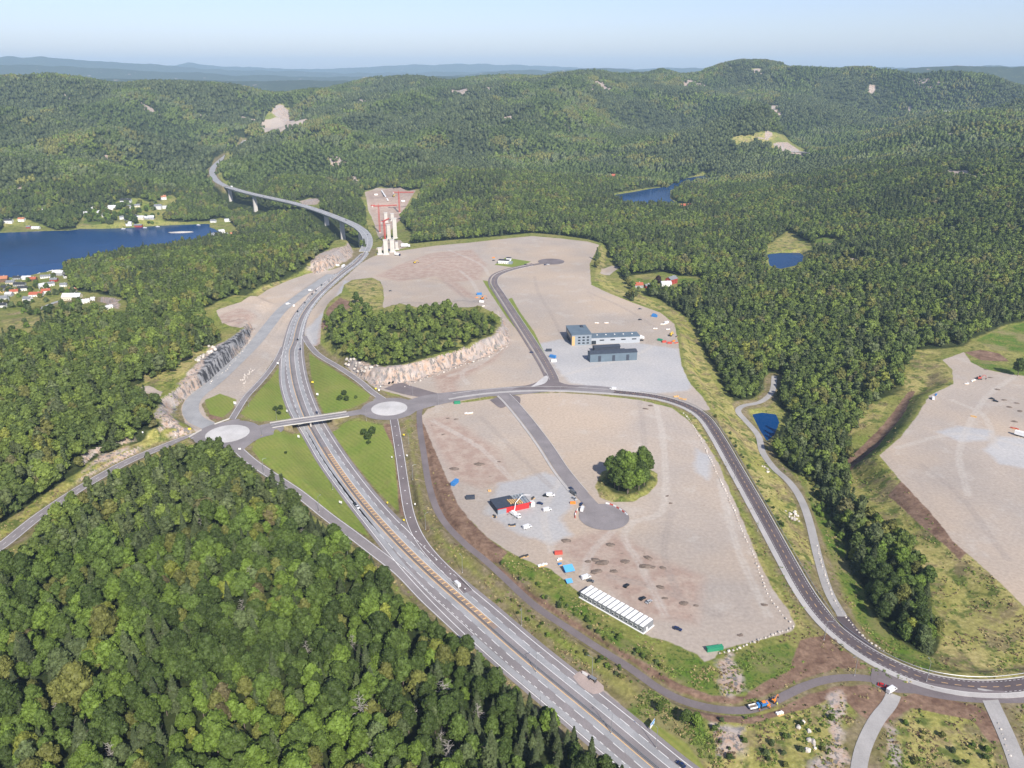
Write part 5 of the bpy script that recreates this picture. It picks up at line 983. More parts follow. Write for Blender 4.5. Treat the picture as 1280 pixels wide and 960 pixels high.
for a in [
 (107.5,268,9,8,4,.2,'white','pale','small white house at the left end of the far village, above the green field'), (117,262,12,8,4,.1,'white','pale','white house with pale roof on the upper left of the far village'), (124,267,13,9,4.5,.1,'white','pale','white house in the middle above the green shore field'),
 (132.5,270.5,14,10,4.5,-.1,'white','grey','white house lowest of the left cluster beside dark shrubs'), (130.5,259.5,9,7,3,.3,'white','grey','tiny white cottage at the forest edge above the field'), (141,261,18,10,5,.15,'white','pale','bright white double house left of the big dark roofed house'),
 (158,254,24,13,7,.1,'white','black','largest white house with black roof, top centre of the village'), (161.5,260.5,9,8,5,0,'white','grey','narrow white house just below the largest black roofed one'), (172,258,12,8,3,.3,'cream','grey','cream house beside the yellow tree above the lane'),
 (204,249,14,11,6,.6,'white','orange','white house with orange roof highest in the village by the meadow'), (198,261,16,11,7,.1,'white','grey','tall white house with grey roof right of the steep lane'), (207.5,260.5,13,8,3.5,0,'white','pale','low white house at the right edge against the forest'),
 (210,271,18,10,5,.05,'yellow','orange','yellow house with orange roof near the water on the right'), (152.5,274,9,8,5,.4,'white','grey','white gabled house left of the dark roofed pair near the shore'), (160,275,16,9,3.5,-.5,'grey','black','grey house with black roof just above the shore'),
 (169,273,16,10,5,.35,'white','black','white house with black roof at the foot of the lane'), (176,274,15,9,5,.1,'cream','pale','cream house right of the lane foot with pale roof'), (187,273.5,20,10,4,.3,'grey','pale','broad grey house with pale roof right of the lane foot'),
 (161.5,281,12,8,4.5,.1,'white','pale','white boathouse at the water with a bright reflection'), (173,283,18,7,3,0,'red','grey','low red boathouse on the shore in the village centre')]: house(*a[:8], a[8], VG)
for a in [(11,278,18,10,5,.1,'white','black','white house with black roof at the left picture edge over the fjord'), (27.5,276,14,9,4.5,.05,'white','orange','white house with orange roof on the left shore rise'), (57,263,16,9,5,.1,'white','grey','solitary white house in the trees above the left shore'), (45,286,18,7,3,0,'white','pale','row boathouse, white, at the water on the left'), (36,285,9,6,3,0,'red','grey','small red boathouse at the water on the left')]: house(*a[:8], a[8], 'houses on the left fjord shore')
for a in [(267,278,13,8,4,0,'white','grey','white cottage on the point behind the cove'), (285,277,14,8,4,.2,'white','pale','white cottage among green lawns behind the cove'), (266,295,11,8,4,.7,'white','grey','white house at the water on the left of the cove'), (272,294,12,8,4.5,.7,'white','black','white house with black roof in the middle of the cove cluster'),
  (277,292,12,9,6,.7,'white','pale','tall white house, the tallest of the cove cluster'), (281,295,13,8,4,.7,'grey','grey','grey house on the right of the cove cluster'), (292,294,14,8,3.5,.1,'cream','orange','cream house with orange roof at the forest edge right of the cove')]: house(*a[:8], a[8], VC)
for a in [(4,352,16,11,6,.3,'brown','orange','brown house with orange roof at the left edge by the water'), (29,363,13,8,4.5,.25,'white','black','white house with black roof in the middle of the near village'), (25,357,17,8,3,.1,'grey','black','long low house with dark roof behind the white one'), (14,355,13,8,3.5,.1,'cream','grey','cream house beside the orange roofed one at the edge'),
  (54,361,10,9,6,.8,'white','pale','tall white gabled house, brightest in the near village'), (64,357,10,7,4,.6,'white','grey','small white house right of the tall gabled one'), (46,370,19,9,3.5,.12,'white','red','long white house with red tiled roof beside the village road'), (74,344,18,10,5,-.1,'grey','pale','grey boathouse with pale roof at the jetty'),
  (41,351,13,8,4,.1,'brown','red','brown house with red roof close to the near shore'), (60,347,22,6,3,.15,'white','grey','long white boat shed along the near shore'), (106,329,12,9,5,.7,'white','pale','white house alone at the tip of the wooded hill'), (100,331,8,6,3.5,.7,'white','grey','small white annex below the lone shore house'),
  (91,374,26,13,5,.05,'cream','pale','broad cream workshop with flat pale roof beside the road bend'), (106,379,12,7,3.5,.6,'white','pale','small white shed right of the workshop'), (5,376,12,9,5,.2,'white','grey','white house with grey roof at the left edge among trees'), (3,384,12,8,4,.1,'white','black','white house lowest on the left edge'),
  (92,364,12,7,3,.1,'cream','orange','cream shed with orange roof behind the workshop'), (80,358,10,7,3.5,.2,'white','grey','white cottage among trees above the workshop'), (117,376,6,5,4,0,'white','pale','small white kiosk at the gravel yard'), (136,386,9,5,3,.9,'white','pale','white cabin at the foot of the sandy slope')]: house(*a[:8], a[8], VN)
for a in [(832,359,14,9,6,.15,'white','pale','white farmhouse beside the copper coloured tree'), (839,354,16,10,7,.75,'red','grey','red barn with grey roof behind the white farmhouse'), (809,360,8,6,4,.4,'red','grey','small red shed left of the copper coloured tree'), (797,359,14,9,4,.1,'grey','red','low farm cottage with brownish red roof in the green meadow')]: house(*a[:8], a[8], 'buildings of the farm')
for a in [(858,259.5,26,15,4,.05,'red','red','red house with broad red roof by the river bend'), (877,256,14,10,4,.2,'grey','black','dark roofed house right of the red one by the river'), (894,255,16,8,3,.1,'white','pale','small white house farther right along the river'), (764,221,24,12,4,.1,'brown','red','red roofed house in the forest left above the river'), (775,222.5,18,9,4,.1,'white','pale','white house beside the red roofed one in the forest'), (815,218,18,8,3,0,'white','pale','lone white house above the river bend'),
  (986,246,18,9,4,.1,'white','pale','white house alone in the right hand forest'), (1182,143,30,16,8,.2,'white','pale','tiny white farm deep in the far valley'), (1140,151,24,12,7,0,'white','grey','tiny white house left of the far valley farm'), (251,190,14,9,5,.2,'white','grey','white house on the slope left of the far motorway')]: house(*a[:8], a[8], 'scattered houses in the forest')
# grey warehouse
def dirn(a, b): d = b - a; return math.atan2(d.y, d.x), math.hypot(d.x, d.y)
a, b_ = G(714.5, 432), G(739, 431); rz, Wd = dirn(a, b_); hh = zat(714.5, 432, 419); r = empty('warehouse', a, rz); tag(r, 'tall blue grey building with timber corner and a long low wing, on the paved yard', 'building')
D2 = 30.0; bl = Vector((*U(701, 407, hh), 0)) - a; bl.z = 0; D2 = bl.length; sk = bl.x * math.cos(-rz) - bl.y * math.sin(-rz)
print('warehouse', Wd, hh, D2, sk)
D2 = min(D2, 34)
MB().box((Wd / 2, D2 / 2, hh / 2), (Wd, D2, hh)).build('wall', GREYW, r); rf = MB().box((Wd / 2, D2 / 2, hh + .3), (Wd + .8, D2 + .8, .6)).build('roof', ROOFB, r); MB().box((Wd * .75, D2 * .8, hh + 1.2), (3, 5, 1.6)).build('roof_light', SLATE, rf)
MB().box((-.12, D2 * .45, hh * .45), (.3, D2 * .8, hh * .8)).build('glass_front', GLASS, r); MB().box((1.8, -.15, hh * .44), (3.2, .35, hh * .86)).build('timber_cladding', TIMBER, r)
for i in range(3):
    for j in range(3): MB().box((Wd * (.38 + .22 * i), -.1, hh * (.2 + .28 * j)), (2.6, .25, 1.5)).build('window', GLASS, r)
w2 = (G(801, 430) - b_).length; h2 = zat(739, 431, 423); d2 = 15
MB().box((Wd + w2 / 2, d2 / 2 + 1, h2 / 2), (w2, d2, h2)).build('wing', mat('wing_cladding', (.36, .385, .41), .7, noise=.08), r); MB().box((Wd + w2 / 2 + .1, d2 / 2 + 1, h2 + .25), (w2 + .4, d2 + .8, .5)).build('wing_roof', ROOFB, r)
MB().box((Wd + 3, .9, 2.2), (5, .3, 4)).build('gateway', GLASS, r)
for i in range(4): MB().box((Wd + w2 * (.22 + .22 * i), .93, h2 * .62), (5, .25, 1.2)).build('window', GLASS, r)
for i in range(5): MB().box((Wd + w2 * (.15 + .18 * i), d2 * .6, h2 + .8), (1.4, 1.4, .8)).build('roof_vent', PALE, r)
# long storage sheds beside it
for (x0, y0), (x1, y1), ty, dep, lab, m1, m2 in [((737.5, 453), (796, 450), 443, 11, 'long dark blue shed, frontmost on the grey yard', SLATE, ROOFB), ((743, 441), (775, 439), 435, 8, 'dark narrow shed close in front of the grey building', SLATE, SLATE), ((741, 445), (781, 442), 440.5, 5, 'low dark stack of panels between the two dark sheds', SLATE, WALLC['brown'])]:
    a, c = G(x0, y0), G(x1, y1); rz, L = dirn(a, c); h = zat(x0, y0, ty); r = empty('storage_shed', a, rz); tag(r, lab, 'shed', 'dark sheds on the yard'); MB().box((L / 2, dep / 2, h / 2), (L, dep, h)).build('wall', ROOFB if dep > 10 else m1, r)
    b = MB(); o = .4
    for s in (0, 1): y = -o if s == 0 else dep + o; b.add([(-o, y, h), (L + o, y, h), (L + o, dep / 2, h + dep * .16), (-o, dep / 2, h + dep * .16), (-o, y, h + .25), (L + o, y, h + .25), (L + o, dep / 2, h + dep * .16 + .25), (-o, dep / 2, h + dep * .16 + .25)], [(0, 1, 2, 3), (4, 5, 6, 7), (0, 1, 5, 4), (0, 3, 7, 4), (1, 2, 6, 5)])
    b.build('roof', SLATE, r); [MB().box((L * f, -.06, h * .4), (3, .2, h * .7)).build('door', SLATE, r) for f in (.2, .5, .8)]
# red building under construction
a, c = G(622, 643.5), G(664, 634.5); rz, L = dirn(a, c); h = zat(622, 643.5, 637); bk = Vector((*U(612, 624, h), 0)) - Vector((a.x, a.y, 0)); D = bk.length * .93; r = empty('red_hall', a, rz); tag(r, 'red fronted hall under construction with a half finished dark roof', 'building')
print('red', L, h, D)
MB().box((L * .13, D / 2, h / 2), (L * .26, D, h)).build('grey_wall', GREYW, r); MB().box((L * .60, .2, h / 2), (L * .68, .3, h)).build('red_wall', RED, r); MB().box((.0, D / 2, h / 2), (.3, D, h)).build('end_wall', SLATE, r); MB().box((L * .5, D, h / 2), (L, .3, h)).build('rear_wall', GREYW, r)
rf = MB().box((L * .29, D / 2, h + .2), (L * .6, D + .6, .4)).build('roof', SLATE, r); MB().box((L * .5, -.1, h + .15), (L * 1.0, .5, .5)).build('fascia', RED, r)
for i in range(5): MB().box((L * (.62 + .09 * i), D / 2, h - .1), (.35, D, .5)).build('roof_beam', STEEL, r)
MB().box((L * .78, D * .45, h - .5), (L * .36, D * .8, .2)).build('roof_deck', GREYW, r)
for i in range(6): MB().box((L * .43 + i * 1.5, D * (.38 - .03 * i), h + .9), (.9, 5.5, .9), .1).build('insulation_pack', TIMBER, r)
for x in (.3, .55, .8, 1): MB().box((L * x, D * .98, h / 2), (.4, .4, h)).build('column', STEEL, r)
MB().box((L + 1.6, 2.2, 1.6), (3, 3.2, 3.2)).build('porch', PALE, r)
# site office
a, c = G(725, 747), G(804, 792); rz, L = dirn(a, c); h = 3.6; D = (G(815.5, 782) - c).length; r = empty('site_office', a, rz); tag(r, 'long row of joined white roofed office modules at the plateau edge', 'site office')
print('office', L, D); n = 14; mw = L / n
MB().box((L / 2, D / 2, .2), (L + 1.0, D + 1.2, .4)).build('plinth', CHALK, r); MB().box((L / 2, D / 2, h / 2 + .3), (L, D, h)).build('wall', mat('module_grey', (.20, .21, .22), .7, noise=.1), r)
for i in range(n):
    m = r; MB().box((mw * (i + .5), D / 2, h + .42), (mw - .95, D + .3, .35)).build('roof_panel', CHALK, r); f = MB().box((mw * (i + .5), -.06, 1.9), (1.5, .14, 1.3)).build('window', CHALK, r); MB().box((mw * (i + .5), -.14, 1.9), (1.2, .06, 1.0)).build('pane', GLASS, f)
MB().box((L + .06, D * .35, 1.5), (.14, 1.2, 2.2)).build('door', CHALK, r); MB().box((-.06, D * .5, 1.8), (.16, D, 3.2)).build('shade_end_panel', SLATE, r)  # left end is coloured dark to paint in the shade away from the sun
# pale pavilion house on the upper plateau
r = house(630, 329, 17, 9, 5, -.25, 'white', 'black', 'white flat roofed house on the upper plateau beside a grass strip', None, flat=True); MB().box((6, 7, 5.2), (7, 6, 4.5)).build('upper_storey', WALLC['white'], r); MB().box((6, 7, 7.6), (7.6, 6.6, .4)).build('upper_roof', ROOFC['black'], r); MB().box((11, -1, 1.6), (6, 7, 3.2)).build('garage', GREYW, r)
# ---- vehicles
def wheels(r, xs, y, rad, w=.24):
    for x in xs:
        for s in (-1, 1):
            b = MB(); n = 10; V = [(x + rad * math.cos(6.283 * k / n), s * y + q * w / 2, rad + rad * math.sin(6.283 * k / n)) for q in (-1, 1) for k in range(n)]; b.add(V, [tuple(range(n)), tuple(range(n, 2 * n))[::-1]] + [(k, (k + 1) % n, n + (k + 1) % n, n + k) for k in range(n)]); b.build('wheel', RUBBER, r)
def make_car(m, estate=False, L=4.5):
    r = empty('car'); x = L / 2; b = MB(); b.prism([(-x, .35), (-x, .8), (-x + .12, .92), (x * .42, .92), (x - .1, .72), (x, .5), (x, .32)], -.88, .88); b.build('body', m, r)
    rx = -x + .25 if estate else -x + .75; b = MB(); V = [(rx - .15, -.82, .92), (x * .45, -.82, .92), (x * .45, .82, .92), (rx - .15, .82, .92), (rx + .25, -.66, 1.45), (x * .12, -.66, 1.45), (x * .12, .66, 1.45), (rx + .25, .66, 1.45)]; b.add(V, [(0, 1, 5, 4), (1, 2, 6, 5), (2, 3, 7, 6), (3, 0, 4, 7)]); b.build('window_glass', GLASS, r)
    MB().box(((rx + .25 + x * .12) / 2, 0, 1.47), (x * .12 - rx - .2, 1.36, .07)).build('roof', m, r); wheels(r, (-x + .85, x - .85), .84, .33)
    for s in (-1, 1): MB().box((x - .03, s * .62, .62), (.08, .3, .14)).build('headlight', CHALK, r)
    return r
def make_van(m, L=6.2):
    r = empty('van'); x = L / 2; b = MB(); b.prism([(-x, .4), (-x, 2.5), (-x + .1, 2.6), (x * .45, 2.6), (x * .72, 1.45), (x - .1, 1.2), (x, .9), (x, .4)], -1, 1); b.build('body', m, r); b = MB(); b.add([(x * .47, -.9, 2.52), (x * .47, .9, 2.52), (x * .73, .9, 1.5), (x * .73, -.9, 1.5), (x * .49, -.9, 2.54), (x * .49, .9, 2.54), (x * .75, .9, 1.52), (x * .75, -.9, 1.52)], [(0, 1, 2, 3), (4, 5, 6, 7), (0, 1, 5, 4), (2, 3, 7, 6)]); b.build('windscreen', GLASS, r)
    for s in (-1, 1): MB().box((x * .38, s * 1.0, 1.9), (1.2, .06, .6)).build('side_window', GLASS, r); MB().box((x, s * .7, .95), (.06, .3, .2)).build('headlight', CHALK, r)
    wheels(r, (-x + 1, x - 1), .95, .38); return r
def make_truck(m, L=11, box=CHALK, boxh=3.3):
    r = empty('truck'); x = L / 2; MB().box((x - 1.1, 0, 2.0), (2.2, 2.4, 2.8), 0, .94).build('cab', m, r); MB().box((x + .0, 0, 2.4), (.12, 2.0, 1.0)).build('windscreen', GLASS, r); MB().box((-1.2, 0, 1.2 + boxh / 2), (L - 2.6, 2.5, boxh)).build('cargo_box', box, r); MB().box((0, 0, .85), (L - .5, 1.4, .4)).build('chassis', DARK, r); wheels(r, (-x + 1.2, -x + 2.5, x - 1.3), 1.1, .5, .35); return r
def make_trailer(L=9.5):
    r = empty('truck_trailer'); MB().box((0, 0, 2.75), (L, 2.5, 3.1)).build('cargo_box', CHALK, r); MB().box((0, 0, .9), (L - .5, 1.4, .35)).build('chassis', DARK, r); MB().tube([(L / 2, 0, .9), (L / 2 + 1.6, 0, .8)], .1).build('drawbar', DARK, r); wheels(r, (-L / 2 + 1.3, -L / 2 + 2.6, L / 2 - 1.4), 1.1, .5, .35); return r
def make_container(m, L=6.1, ribs=True):
    r = empty('container'); b = MB(); b.box((0, 0, 1.3), (L, 2.44, 2.5))
    for i in range(int(L / .6)):
        for s in (-1, 1): b.box((-L / 2 + .3 + i * .6, s * 1.24, 1.3), (.3, .08, 2.2))
    b.build('body', m, r); b = MB()
    for x in (-1, 1):
        for y in (-1, 1): b.box((x * (L / 2 - .05), y * 1.2, 1.3), (.2, .2, 2.7))
    b.build('corner_post', m, r); [MB().box((L / 2 + .04, s * .6, 1.3), (.08, 1.1, 2.3)).build('door', m, r) for s in (-1, 1)]; return r
def make_excavator(m):
    r = empty('excavator'); [MB().box((0, s * 1.2, .5), (4.2, .6, .95), 0, .85).build('track', RUBBER, r) for s in (-1, 1)]; MB().box((-.5, 0, 1.7), (3.2, 2.5, 1.2)).build('body', m, r); MB().box((.6, .8, 2.6), (1.5, 1.1, 1.5), 0, .85).build('cab', GLASS, r)
    MB().box((-1.9, 0, 1.8), (.8, 2.4, 1.1)).build('counterweight', DARK, r); MB().tube([(.9, -.4, 1.9), (3.4, -.4, 4.6), (5.3, -.4, 4.0)], [.3, .28, .2], 5).build('boom', m, r); MB().tube([(5.2, -.4, 4.1), (6.4, -.4, 1.2)], [.2, .15], 5).build('stick', m, r); MB().box((6.3, -.4, .7), (.9, 1.1, .9), 0, .6).build('bucket', DARK, r); return r
PC = {n: car_paint(n, c) for n, c in {'black': (.012, .013, .015), 'white': (.75, .75, .74), 'dark blue': (.015, .03, .10), 'silver': (.42, .43, .44), 'grey': (.12, .125, .13), 'red': (.5, .02, .02), 'brown': (.12, .07, .045)}.items()}
PROTO = {}
def put(kind, col, px, py, rz, label, cat=None, group=None, dz=.02, s=1.0):
    key = (kind, col)
    if key not in PROTO:
        mk = {'car': lambda: make_car(PC[col]), 'estate': lambda: make_car(PC[col], True, 4.8), 'van': lambda: make_van(PC[col]), 'truck': lambda: make_truck(PC[col]), 'trailer': make_trailer, 'container': lambda: make_container({'blue': BLUE, 'green': GREEN, 'dark': SLATE, 'white': CHALK, 'red': REDP, 'orange': ORANGE}[col]), 'excavator': lambda: make_excavator({'orange': ORANGE, 'yellow': YELLOWP, 'red': REDP}[col])}
        o = PROTO[key] = mk[kind](); first = True
    else: first = False; o = copy_tree(PROTO[key])
    p = G(px, py); road = lookup(hgrid_road, p.x, p.y) < 1; o.location = p + Vector((0, 0, dz + (.3 if road else 0))); o.rotation_euler = (0, 0, rz); o.scale = (s, s, s)
    o.name = {'estate': 'car', 'trailer': 'truck_trailer'}.get(kind, kind) if kind != 'estate' else 'car'; tag(o, label, cat or {'car': 'car', 'estate': 'car', 'van': 'van', 'truck': 'truck', 'trailer': 'trailer', 'container': 'container', 'excavator': 'excavator'}[kind], group); return o
def hdir(k0, y):  # heading of the motorway near photo row y
    k = int(np.argmin(np.abs(np.array([inframe(*p)[1] for p in HM]) - y))); d = HM[min(k + 3, len(HM) - 1)] - HM[max(k - 3, 0)]; return math.atan2(d[1], d[0])
MG = 'vehicles on the motorway'
for kind, col, px, py, fl, lab in [('car', 'black', 444, 631.5, 0, 'black car ahead of the white one below the overpass'), ('car', 'white', 447, 635, 0, 'white car close behind the black one on the motorway'), ('van', 'white', 571, 732, 1, 'white van in the merging lane below the curved slip road'), ('car', 'dark blue', 851, 957, 1, 'dark blue car at the bottom edge of the motorway'),
   ('car', 'black', 372, 425, 1, 'black car where the motorway widens'), ('car', 'dark blue', 375.5, 437, 1, 'dark blue car near the upper slip road merge'), ('car', 'black', 372, 390, 0, 'black car before the motorway bend, lowest of the queue'), ('car', 'grey', 381, 379, 0, 'grey car second in the queue uphill'), ('car', 'black', 390, 368.5, 0, 'black car midway in the queue'), ('car', 'white', 401, 363.5, 1, 'white car in the nearer lane of the queue'),
   ('car', 'grey', 395, 364.5, 0, 'grey car beside the white one in the queue'), ('car', 'black', 402, 357, 0, 'black car highest in the queue'), ('truck', 'white', 429, 335, 0, 'white box truck passing the pink cliff'), ('car', 'silver', 411, 352, 1, 'silver car following the box truck'), ('car', 'dark blue', 396, 516.5, 1, 'dark blue car about to pass under the bridge')]: put(kind, col, px, py, hdir(0, py) + (math.pi if fl else 0), lab, group=MG)
def Vp(V, f): k = int(f * (len(V) - 2)); d = V[k + 1] - V[k]; return Vector(V[k]), math.atan2(d[1], d[0])
for V, f, kind, col, off, lab in [(V1, .12, 'car', 'white', -3, 'white car on the near viaduct just past its end'), (V1, .3, 'car', 'grey', 3, 'grey car on the curve of the near viaduct'), (V1, .62, 'car', 'black', 3, 'black car on the straight of the near viaduct'), (V2, .97, 'truck', 'white', 3, 'white truck at the far end of the distant viaduct'), (V2, .5, 'car', 'silver', -3, 'silver car halfway along the distant viaduct')]:
    p, a = Vp(V, f); o = put(kind, col, 640, 600, a, lab, group='vehicles on the viaducts'); o.location = p + Vector((math.sin(a) * off, -math.cos(a) * off, .1))
hA = heading((355, 530), (400, 523)); put('truck', 'white', 366, 532, hA + math.pi, 'white box truck entering the left roundabout, ahead of its trailer'); put('trailer', 'white', 378, 531.5, hA + math.pi, 'white box trailer behind the truck at the left roundabout').location.z += .15
PG = 'cars parked on the lower plateau'
for kind, col, px, py, rz, lab in [('car', 'black', 783, 733, .9, 'black car alone north of the office row'), ('car', 'black', 803, 749, .7, 'black car, left of the pair behind the office row'), ('car', 'silver', 811, 753, .7, 'silver car, right of the pair behind the office row'), ('estate', 'dark blue', 847, 787, -.5, 'dark blue estate car at the south east corner'), ('van', 'white', 732.5, 723, .5, 'white van at the upper end of the office row'), ('car', 'grey', 738, 727, -.3, 'grey car squeezed beside the white van'),
   ('car', 'dark blue', 714, 612, -.9, 'dark blue car, top of the row at the turning road'), ('van', 'grey', 717, 618, -1.0, 'grey van second in the row at the turning road'), ('estate', 'silver', 718, 624, -1.0, 'silver estate third in the row at the turning road'), ('van', 'white', 728, 638, 1.3, 'white van parked on the turning bulb'), ('car', 'dark blue', 726.5, 631, 1.3, 'dark blue car in front of the van on the bulb'),
   ('car', 'black', 682.5, 620.5, -.3, 'black car with a white trailer right of the red hall'), ('van', 'white', 688, 620, .1, 'white van next to the black car right of the red hall'), ('car', 'dark blue', 675, 630, -.3, 'dark blue car right of the red hall porch'), ('van', 'white', 684, 638.5, .4, 'white van standing on the grey pad'), ('van', 'white', 659, 660, .5, 'white van in front of the red hall')]: put(kind, col, px, py, rz, lab, group=PG)
put('car', 'red', 1103, 858, -.5, 'red car on the service road by the gravel lane'); put('van', 'white', 1114, 864.5, .55, 'white van facing the red car on the service road', s=1.0)
for col, px, py, rz, lab in [('black', 487, 479, 0, 'black car, left one in the bay below the rock mound'), ('black', 491.5, 478, 0, 'black car, right one in the bay below the rock mound')]: put('car', col, px, py, rz + 1.4, lab, group='cars in the parking bay')
for kind, col, px, py, rz, lab in [('van', 'white', 766, 487.5, 2.9, 'white van on the curved main road'), ('car', 'dark blue', 664.5, 441, .1, 'blue car on the side road by the yard'), ('car', 'black', 657, 331, .3, 'black car beside the white flat roofed house'), ('car', 'dark blue', 681.5, 331.5, .3, 'dark blue car, left of two on the far turning bulb'), ('car', 'white', 685, 331, .3, 'white car, right of two on the far turning bulb'), ('car', 'black', 617, 326, .3, 'black car left of the white flat roofed house'),
   ('truck', 'dark blue', 497, 319.5, -.5, 'blue cab truck with pale load at the plateau top'), ('excavator', 'yellow', 518.5, 329, .5, 'small excavator on the brown earth field'), ('car', 'grey', 488, 364, .2, 'grey car on the brown earth field'), ('truck', 'white', 799, 424, .1, 'white truck at the end of the long low wing'), ('car', 'black', 802, 426, 0, 'black car beside the truck at the wing end'), ('car', 'grey', 800, 386.5, .2, 'grey car near the plateau edge'), ('car', 'black', 800, 400, .2, 'black car on the open gravel above the yard'),
   ('excavator', 'red', 1224, 474, 0, 'red excavator on the right hand gravel field'), ('truck', 'white', 1277, 546, -.8, 'white truck at the right picture edge'), ('car', 'black', 1240, 499, -.6, 'black car, upper of two on the right hand field'), ('car', 'black', 1244.5, 502, -.6, 'black car, lower of two on the right hand field'), ('van', 'white', 1166, 499, 1.2, 'white van at the left corner of the right hand field'), ('van', 'white', 360, 335 + 46, .8, 'white van on the gravel beside the motorway'),
   ('excavator', 'yellow', 838, 420, 1, 'yellow excavator among the stacked materials'), ('excavator', 'orange', 603, 374, .5, 'orange excavator by the cabins above the wooded mound'), ('van', 'white', 388, 364, .6, 'white van on the shoulder beside the queue')]: put(kind, col, px, py, rz, lab)
for col, px, py, rz, lab in [('blue', 568.5, 605, 1.1, 'blue container near the west edge of the gravel'), ('dark', 588, 623.5, .1, 'dark green container left of the red hall'), ('green', 571.5, 504.5, .15, 'green container beside the road at the plateau entrance'), ('green', 893, 812.5, .2, 'long green container at the southern tip'), ('blue', 599, 368.5, .1, 'blue cabin above the wooded mound'), ('white', 602, 378, -.3, 'white cabin above the wooded mound'), ('blue', 691, 447, -.6, 'blue container beside the yard entrance'), ('white', 692, 452, .2, 'white container below the blue one at the yard entrance'),
   ('dark', 686, 439, 0, 'dark container at the yard entrance, topmost'), ('red', 830, 428, .3, 'red container, left in the materials yard'), ('red', 837, 429.5, -.1, 'red container, middle of the materials yard'), ('orange', 842, 427, .8, 'orange container, right in the materials yard'), ('green', 825, 426, -.7, 'green container at the left of the materials yard'), ('blue', 818, 396, -.5, 'blue container by the upper corner of the plateau'), ('white', 833, 404, .6, 'white container at the corner bend of the plateau'), ('red', 698, 692.5, .1, 'red container on the gravel south of the red hall'),
   ('orange', 716, 629.5, 0, 'orange container below the row of parked cars'), ('orange', 617, 322.5, .1, 'orange container left of the white flat roofed house'), ('white', 422, 332.5, 0, 'white container at the foot of the pink cliff')]: put('container', col, px, py, rz, lab, group='containers on the building sites', s={'blue': 1.1, 'red': .8, 'orange': .6, 'dark': 1.0}.get(col, .9)).scale.x *= (1.6 if px == 893 else 1)
for kind, col, px, py, rz, lab in [('container', 'white', 470, 244, .3, 'white container left of the long girder at the bridge site'), ('container', 'red', 466, 258, .8, 'red container on the slope left of the cranes'), ('excavator', 'yellow', 492, 246, 1, 'yellow excavator behind the cranes at the bridge site'), ('container', 'white', 504, 252, .1, 'white container right of the farthest crane'), ('truck', 'white', 507, 309, .1, 'white truck right of the front bridge piers')]: put(kind, col, px, py, rz, lab, s=1.4)
# materials in wraps and boards
def pallet(px, py, rz, m, n, label, sz=(1.25, .95, .8)):
    r = empty('material_stack', G(px, py), rz); tag(r, label, 'building materials', 'stacked building materials')
    rs = random.Random(int(px * 7 + py)); MB().box((0, 0, .1), (sz[0] * n * .9, sz[1] * 2.2, .2)).build('pallet', TIMBER, r)
    for i in range(n): b = MB(); b.box(((i - n / 2 + .5) * sz[0] * 1.0, rs.uniform(-.6, .6), .2 + sz[2] * rs.uniform(.4, .6)), (sz[0] * .9, sz[1] * rs.uniform(.9, 1.6), sz[2]), rs.uniform(-.2, .2), .93); b.build('pack', m, r)
for a in [(746, 404, 0, CHALK, 4, 'white wrapped packs behind the grey building, left'), (758, 404, .2, CHALK, 4, 'white wrapped packs behind the grey building, right'), (818, 393, -.6, BLUE, 4, 'blue tarpaulin packs at the upper plateau corner'), (829, 405.5, .3, CHALK, 6, 'white bags near the plateau corner bend'), (819, 411, .2, CHALK, 4, 'white bundles in mid gravel'), (835, 412, 0, CHALK, 4, 'white bundles right of mid gravel'), (840, 417, .2, YELLOWP, 3, 'yellow crates above the red containers'), (846, 421, 1, SLATE, 3, 'dark crates at the gravel edge'),
          (845, 429, .3, REDP, 4, 'red formwork at the lower edge of the materials yard'), (853, 499, -.5, TIMBER, 6, 'pile of timber beams beside the curved road'), (845, 496, .1, TIMBER, 4, 'loose planks beside the curved road'), (1216, 476, .6, CHALK, 6, 'white sacks left of the red excavator'), (1208, 480, .4, CHALK, 4, 'white sacks lower left of the red excavator'), (1170, 494, .7, BLUE, 4, 'blue wrapped packs along the field edge'), (1217, 521, -.7, TIMBER, 4, 'dark timber pile in the open right hand field'),
          (1268, 536, -.8, REDP, 5, 'red and white boards near the right edge'), (612, 614, .2, TIMBER, 2, 'salmon coloured pack left of the red hall'), (618, 646, -.9, DARK, 3, 'steel bars at the corner of the red hall'), (655, 696, .4, DARK, 5, 'dark pipes at the plateau south west corner'), (678, 707, .5, CHALK, 5, 'long pale boards on the bank edge'), (699, 700, .4, CHALK, 3, 'pale packs beside the red container'), (604, 383, .4, CHALK, 3, 'white packs below the cabins'), (586, 517, .1, CHALK, 6, 'white rubble sacks by the entrance road'), (596, 372, .2, ORANGE, 3, 'orange barrels beside the cabins'),
          (700, 706, .3, BLUE, 2, 'small blue packs beside the blue shelter'), (975, 893, .4, CHALK, 3, 'pale stones and sacks below the path works'), (666, 623.5, .8, DARK, 3, 'dark cladding panels at the end of the red hall'), (640, 657, 0, SLATE, 4, 'scrap timber heap below the lifting truck')]: pallet(*a)
